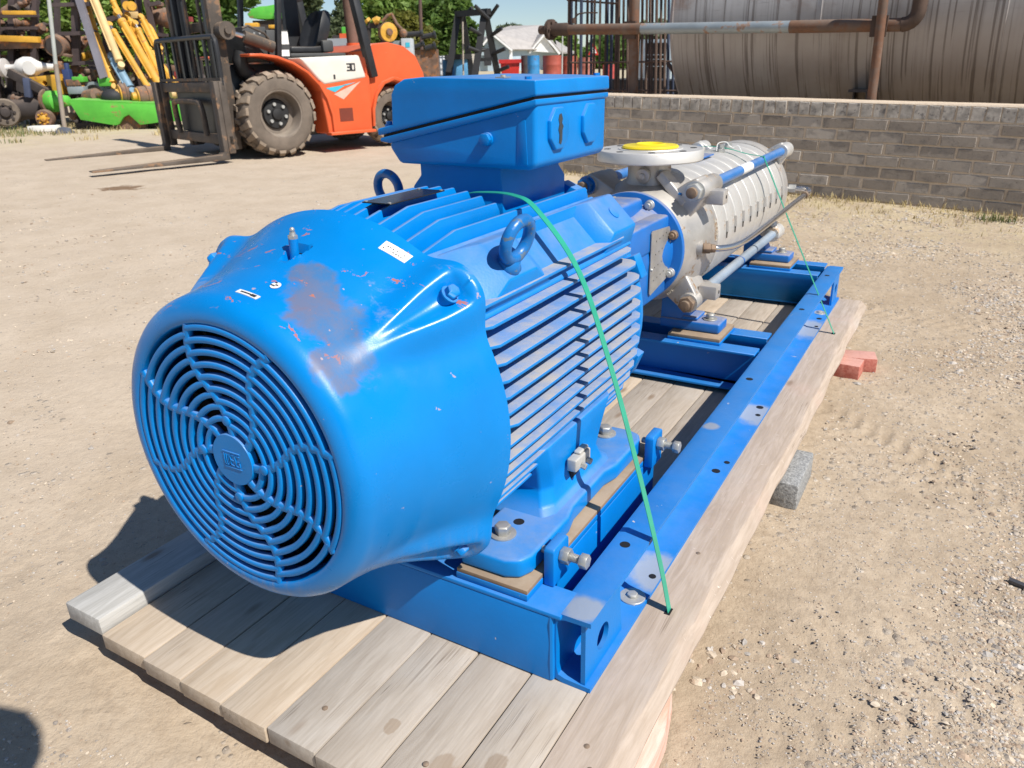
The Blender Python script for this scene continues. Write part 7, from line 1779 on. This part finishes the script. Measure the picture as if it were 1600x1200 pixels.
for (u0, u1, v0, v1, n, s0, s1, dd_, where) in ((-5, 78, 32, 56, 11, 0.08, 0.17, 0.9, 'on the middle rack shelf'), (-5, 70, 76, 96, 8, 0.10, 0.19, 1.0, 'under the brown rack beam'), (20, 95, 88, 115, 6, 0.08, 0.15, 1.1, 'behind the white axle'), (90, 150, 60, 98, 10, 0.10, 0.19, 1.0, 'below the steel roller'), (100, 160, 100, 150, 11, 0.10, 0.19, 0.5, 'behind the blue grey half pipe'), (-5, 70, 120, 160, 10, 0.10, 0.20, 0.6, 'under the white axle'), (110, 132, 160, 192, 5, 0.06, 0.12, -0.1, 'under the end of the green trough'), (180, 262, 100, 150, 11, 0.08, 0.16, 0.8, 'behind the yellow cylinders'), (262, 345, 90, 160, 12, 0.08, 0.17, 1.4, 'behind the forklift mast'), (5, 60, 2, 16, 4, 0.1, 0.18, 0.9, 'on the top rack shelf')):
    for nth in range(n):
        junk(u0 + (u1 - u0) * (nth + rs8.uniform(0.15, 0.85)) / n, rs8.uniform(v0, v1), dd_ + rs8.uniform(-0.2, 0.5), rs8.uniform(s0, s1), rs8.choice(((M_RB, 'rusty brown'), (M_RB, 'rusty brown'), (M_RD, 'dark brown'), (M_RD, 'dark brown'), (M_YC, 'yellow') if rs8.random() < 0.35 else (M_RB, 'rusty brown'), (M_GP, 'grey') if rs8.random() < 0.3 else (M_RD, 'dark brown'))), nth, where)
T = sthing('back_screen', 'dark mesh screen closing off the back of the scrap racks', 'screen')
for k in range(9):
    m = MB(); p = S8(-10 + 45 * k, 150, 3.2); m.box((p.x - 0.32, 3.2, -0.1), (p.x + 0.30, 3.24, 1.05 + 0.25 * math.sin(k * 2.1))); m.build('screen_board', M_RD, T)
# machines beyond the forklift
Q9 = base_at(430, 27)
def S9(u, v, dy=0.0): return L(Q9, u, v, dy)
T = thing('green_machine', 'bright green machine body seen through the forklift cab', 'machine', Q9, YAW)
m = MB(); pts = [S9(u, v) for u, v in ((386, 22), (392, 14), (405, 10), (418, 9), (428, 7), (442, 10), (455, 14), (463, 22), (462, 30), (440, 28), (418, 30), (400, 29), (390, 28))]; m.plate([(p.x, p.z) for p in pts], (0, 0, 0), (1, 0, 0), (0, 0, 1), -0.9); m.build('hood', M_GRN, T, bevel=0.02)
m = MB(); a, b = S9(395, 46), S9(462, 30); m.box((a.x, 0.1, 0.2), (b.x, 0.8, b.z)); m.build('engine_block', M_RD, T)
m = MB(); m.tube([S9(430, 24, -0.05), S9(436, 15, -0.05), S9(450, 18, -0.05), S9(458, 28, -0.05)], 0.07, 8); m.build('guard_loop', M_FB, T)
for (u0, v0, u1, v1) in ((383, 36, 405, 44), (420, 39, 437, 44), (460, 42, 470, 52)):
    m = MB(); a, b = S9(u0, v0), S9(u1, v1); m.box((a.x, -0.1, b.z), (b.x, 0.3, a.z)); m.build('yellow_cover', M_YC, T, bevel=0.03)
T = thing('grey_trailer', 'low grey flat trailer bed behind the driver seat', 'trailer', Q9, YAW)
m = MB(); a, b = S9(455, 62, 0.5), S9(545, 78, 0.5); m.box((a.x, 0.5, b.z), (b.x, 2.0, a.z)); m.build('bed', paint('trailer_grey', (0.28, 0.30, 0.33), 0.6, 0, 0.1, 2), T)
m = MB(); a, b = S9(465, 51, 0.6), S9(480, 61, 0.6); m.box((a.x, 0.6, b.z), (b.x, 1.0, a.z)); m.build('crate', M_GP, T)
for u in (465, 535):
    m = MB(); p = S9(u, 78, 0.9); m.cyl((p.x, 0.6, 0.4), (p.x, 0.85, 0.4), 0.4, n=20); m.build('wheel', M_TYRE, T)
T = thing('lime_loader', 'lime green loader part between the seat and the exhaust stack', 'machine', Q9, YAW)
m = MB(); a, b = S9(533, 42, 1.0), S9(546, 56, 1.0); m.box((a.x, 1.0, b.z), (b.x, 1.6, a.z)); m.build('side_panel', M_GRN, T, bevel=0.03)
m = MB(); a, b = S9(533, 50, 1.0), S9(545, 55, 1.0); m.box((a.x - 0.05, 0.9, b.z - 0.3), (b.x + 0.1, 1.0, a.z - 0.05)); m.build('orange_panel', M_OR, T)
m = MB(); a = S9(540, 70, 1.2); m.box((a.x - 0.4, 1.1, 0), (a.x + 0.5, 1.5, a.z + 0.3)); m.build('loader_base', M_RD, T)
# yellow-faced hub on a rusty axle stand, black pipes, grey cabinet, on the right of the cab
Q10 = base_at(610, 24)
def S10(u, v, dy=0.0): return L(Q10, u, v, dy)
T = thing('axle_stand', 'rusty axle with a yellow faced hub on a dark stand', 'axle', Q10, YAW)
c_ = S10(608, 50, 0.0); d = Vector((0.45, -0.89, 0.0)).normalized(); m = MB(); m.lathe(c_ - d * 0.34, d, [(0, 0.12), (0.05, 0.24), (0.25, 0.27), (0.31, 0.26)], 24); HB = m.build('hub_drum', M_RB, T)
m = MB(); m.lathe(c_ - d * 0.03, d, [(0, 0.255), (0.03, 0.25), (0.045, 0.12), (0.05, 0.12)], 28); m.build('yellow_face', M_YC, T)
m = MB(); m.lathe(c_ + d * 0.02, d, [(0, 0.10), (0.06, 0.09), (0.07, 0.04)], 14); m.build('hub_cap', M_RB, T)
for (u0, v0, u1, v1, w_) in ((575, 40, 598, 40, 0.16), (594, 42, 602, 76, 0.10), (576, 40, 574, 78, 0.10), (585, 78, 640, 74, 0.12), (598, 52, 610, 78, 0.1)):
    m = MB(); m.bar(S10(u0, v0, 0.3), S10(u1, v1, 0.3), 0.14, w_, up=(0, 1, 0)); m.build('stand_bar', M_RD, T)
m = MB(); a = S10(575, 78, 0.2); b = S10(640, 78, 0.2); m.box((a.x, 0.2, 0), (b.x, 0.7, a.z)); m.build('stand_base', M_RD, T)
for (lab, pts, r_, mat) in (('bent pale hose arching over the yellow faced hub', [(597, 34), (606, 24), (612, 22), (616, 30), (620, 38), (628, 46)], 0.045, M_RB), ('orange casting sitting left of the yellow faced hub', [(584, 34), (589, 31), (593, 33)], 0.10, M_YC), ('small yellow casting beside the black guard post', [(573, 30), (576, 34)], 0.09, M_YC)):
    m = MB(); m.tube([S10(u, v, 0.2) for u, v in pts], r_, 8); o = m.build('scrap_casting', mat, None); o.location = Q10; o.rotation_euler = (0, 0, YAW); tag(o, lab, 'casting')
m = MB(); m.ball(S10(630, 52, 0.2), 0.12, 12, 8); o = m.build('ball_weight', M_RB, None); o.location = Q10; o.rotation_euler = (0, 0, YAW); tag(o, 'round brown ball end below the bent hose', 'casting')
T = thing('grey_cabinet', 'small pale grey cabinet behind the orange counterweight', 'cabinet', Q10, YAW)
a, b = S10(626, 60, 0.0), S10(646, 96, 0.0); m = MB(); m.box((a.x, 0, -0.05), (b.x, 0.5, a.z)); m.build('cabinet_body', paint('pale_cabinet', (0.42, 0.45, 0.47), 0.6), T, bevel=0.02)
p = S10(637, 70); m = MB(); m.box((p.x - 0.06, -0.012, p.z - 0.06), (p.x + 0.06, 0, p.z + 0.06)); m.build('cabinet_label', M_CY, T)
m = MB(); a, b = S10(606, 64, 0.1), S10(626, 78, 0.1); m.box((a.x, 0.1, 0), (b.x, 0.6, a.z)); m.build('side_box', M_GP, T)
GBP = 'black pipes stacked behind the white containers'
Q11 = base_at(660, 33)
for (lab, u0, v0, u1, v1, w_) in (('black flanged pipe on top of the stack, nearer the cabinet', 636, 54, 660, 52, 9), ('black flanged pipe at the upper right of the stack', 658, 58, 680, 54, 9), ('black pipe low on the left of the stack', 646, 74, 662, 68, 8), ('black pipe low on the right of the stack', 664, 76, 680, 71, 9)):
    T = thing('black_pipe', lab, 'pipe', Q11, YAW, GBP); a, b = L(Q11, u0, v0), L(Q11, u1, v1); d = (b - a).normalized(); r_ = w_ / (FPX / (Q11 - CAM).dot(FWD)) / 2
    m = MB(); m.cyl(a, b, r_ * 0.85, n=18); m.build('pipe_body', M_FB, T); m = MB(); m.cyl(b - d * 0.06, b + d * 0.02, r_ * 1.25, n=20); m.build('pipe_collar', M_FB, T)
m = MB(); a, b = L(Q11, 644, 78, 0.2), L(Q11, 684, 88, 0.2); m.box((a.x, 0.1, -0.05), (b.x, 0.8, a.z)); o = m.build('pipe_crate', M_RB, None); o.location = Q11; o.rotation_euler = (0, 0, YAW); tag(o, 'brown crate carrying the stack of black pipes', 'crate')
# ------------------------------------------------------------------ dry grass along the wall foot and on the left verge
def grass():
    r = random.Random(55); V = []; F = []; MI = []
    def blade(x, y, h, mi):
        z = gz(x, y); a = r.uniform(0, 6.3); w_ = h * 0.06 + 0.0012; ln = Vector((math.cos(a), math.sin(a), 0)); s_ = Vector((-ln.y, ln.x, 0)); b = r.uniform(0.2, 0.9) * h
        p = Vector((x, y, z - 0.004)); i = len(V)
        V.extend([tuple(p - s_ * w_), tuple(p + s_ * w_), tuple(p + ln * b * 0.35 + Vector((0, 0, h * 0.6)) + s_ * w_ * 0.8), tuple(p + ln * b * 0.35 + Vector((0, 0, h * 0.6)) - s_ * w_ * 0.8), tuple(p + ln * b + Vector((0, 0, h)))])
        F.append((i, i + 1, i + 2, i + 3)); F.append((i + 3, i + 2, i + 4)); MI.extend([mi, mi])
    for _ in range(3000):
        x = r.uniform(-5.0, 0.5); e = abs(r.gauss(0, 0.35)); p = WMAT @ Vector((x, -0.03 - e, 0))
        if noise.noise(Vector((p.x * 2.2, p.y * 2.2, 2))) < -0.15 and e > 0.08: continue
        blade(p.x, p.y, r.uniform(0.015, 0.06) * (1.3 if e < 0.1 else 0.8), 0)
    for (u, v, n, s_) in ((1553, 345, 90, 0.10), (1250, 300, 40, 0.15), (1170, 296, 40, 0.2), (1210, 305, 60, 0.3), (1060, 285, 40, 0.2)):
        c_ = gnd(u, v)
        for _ in range(n): blade(c_.x + r.gauss(0, s_), c_.y + r.gauss(0, s_ * 0.4), r.uniform(0.02, 0.08), 1 if u == 1553 else 0)
    for _ in range(6000):
        u = r.uniform(-30, 270); v = r.uniform(190, 240); p = gnd(u, v)
        if noise.noise(Vector((p.x * 0.9, p.y * 0.9, 4))) < (v - 212) * 0.02: continue
        blade(p.x, p.y, r.uniform(0.03, 0.12), 1 if (u < 90 and r.random() < 0.6) else 0)
    me = bpy.data.meshes.new('dry_grass'); me.from_pydata(V, [], F); me.polygons.foreach_set('material_index', MI)
    me.materials.append(leaf_mat('straw', (0.40, 0.31, 0.14), (0.56, 0.47, 0.26), 0.3)); me.materials.append(leaf_mat('weed', (0.13, 0.17, 0.05), (0.24, 0.26, 0.10), 0.3))
    o = bpy.data.objects.new('dry_grass', me); COL.objects.link(o); o['kind'] = 'stuff'
grass()

# ------------------------------------------------------------------ the photographer, whose head throws the shadow at the lower left
def photographer():
    PR_ = thing('person', 'person stooping with both hands raised, only the head shadow showing at lower left', 'person', (1.50, -1.34, gz(1.5, -1.34)), absolute=True)
    g = gz(1.5, -1.34)
    F_ = Vector((-0.51, 0.86, 0)); R_ = Vector((0.86, 0.51, 0)); O = Vector((1.50, -1.34, g))
    def P(r, f, z): return O + R_ * r + F_ * f + Vector((0, 0, z))
    head = Vector((0.965, -0.662, 1.585))
    J = [(P(0, 0, 1.10), 0.15), (P(0, 0.16, 1.34), 0.145), (P(0, 0.40, 1.60), 0.16), (P(0, 0.50, 1.68), 0.075), (head + Vector((0.05, -0.07, -0.05)), 0.075),
         (P(0.13, 0, 1.02), 0.115), (P(0.14, 0.05, 0.58), 0.075), (P(0.14, -0.03, 0.12), 0.055), (P(0.15, 0.12, 0.05), 0.045),
         (P(-0.13, 0, 1.02), 0.115), (P(-0.14, 0.05, 0.58), 0.075), (P(-0.14, -0.03, 0.12), 0.055), (P(-0.15, 0.12, 0.05), 0.045),
         (P(0.24, 0.38, 1.58), 0.075), (P(0.34, 0.24, 1.26), 0.055), (CAM - FWD * 0.10 + RIGHT * 0.12, 0.038), (CAM - FWD * 0.06 + RIGHT * 0.085, 0.034),
         (P(-0.24, 0.38, 1.58), 0.075), (P(-0.34, 0.24, 1.26), 0.055), (CAM - FWD * 0.10 - RIGHT * 0.12, 0.038), (CAM - FWD * 0.06 - RIGHT * 0.085, 0.034)]
    E_ = [(0, 1), (1, 2), (2, 3), (3, 4), (0, 5), (5, 6), (6, 7), (7, 8), (0, 9), (9, 10), (10, 11), (11, 12), (2, 13), (13, 14), (14, 15), (15, 16), (2, 17), (17, 18), (18, 19), (19, 20)]
    off = OFF[PR_]; me = bpy.data.meshes.new('body'); me.from_pydata([tuple(p - off) for p, _ in J], E_, []); o = bpy.data.objects.new('body', me); COL.objects.link(o); o.parent = PR_
    md = o.modifiers.new('skin', 'SKIN'); sd = me.skin_vertices[0].data
    for i, (_, r_) in enumerate(J): sd[i].radius = (r_, r_); sd[i].use_root = i == 0
    o.modifiers.new('sub', 'SUBSURF').render_levels = 2
    me.materials.append(paint('work_clothes', (0.10, 0.11, 0.14), 0.9, 0, 0.2, 5)); OFF[o] = off
    M_SKIN = paint('skin', (0.35, 0.21, 0.14), 0.6, 0, 0.05, 5)
    m = MB(); m.ball(head, 0.112, 20, 14, (0.86, 0.98, 1.18)); m.ball(head + F_ * 0.115 + Vector((0, 0, -0.03)), 0.022, 8, 6); H_ = m.build('head', M_SKIN, PR_, ang=80)
    m = MB(); m.ball(head - F_ * 0.015 + Vector((0, 0, 0.03)), 0.116, 20, 12, (0.88, 0.98, 1.08)); m.build('hair', paint('dark_hair', (0.02, 0.016, 0.013), 0.7), PR_, ang=80)
    for s_ in (1, -1):
        for k in range(4):
            b = CAM - FWD * 0.055 + RIGHT * (s_ * 0.085) + DOWN * (-0.03 + 0.02 * k); m = MB(); m.tube([b - FWD * 0.02, b + RIGHT * (-s_ * 0.012) + FWD * 0.012, b + RIGHT * (-s_ * 0.03) + FWD * 0.015], [0.010, 0.009, 0.007], 8); m.build('finger', M_SKIN, PR_, ang=80)
    T = thing('phone', 'black phone held level by the person taking the picture', 'phone', tuple(CAM))
    m = MB(); m.obox(-FWD * 0.016, RIGHT * 0.078, DOWN * 0.038, FWD * 0.0045); m.build('phone_body', M_FB, T, bevel=0.003)
photographer()
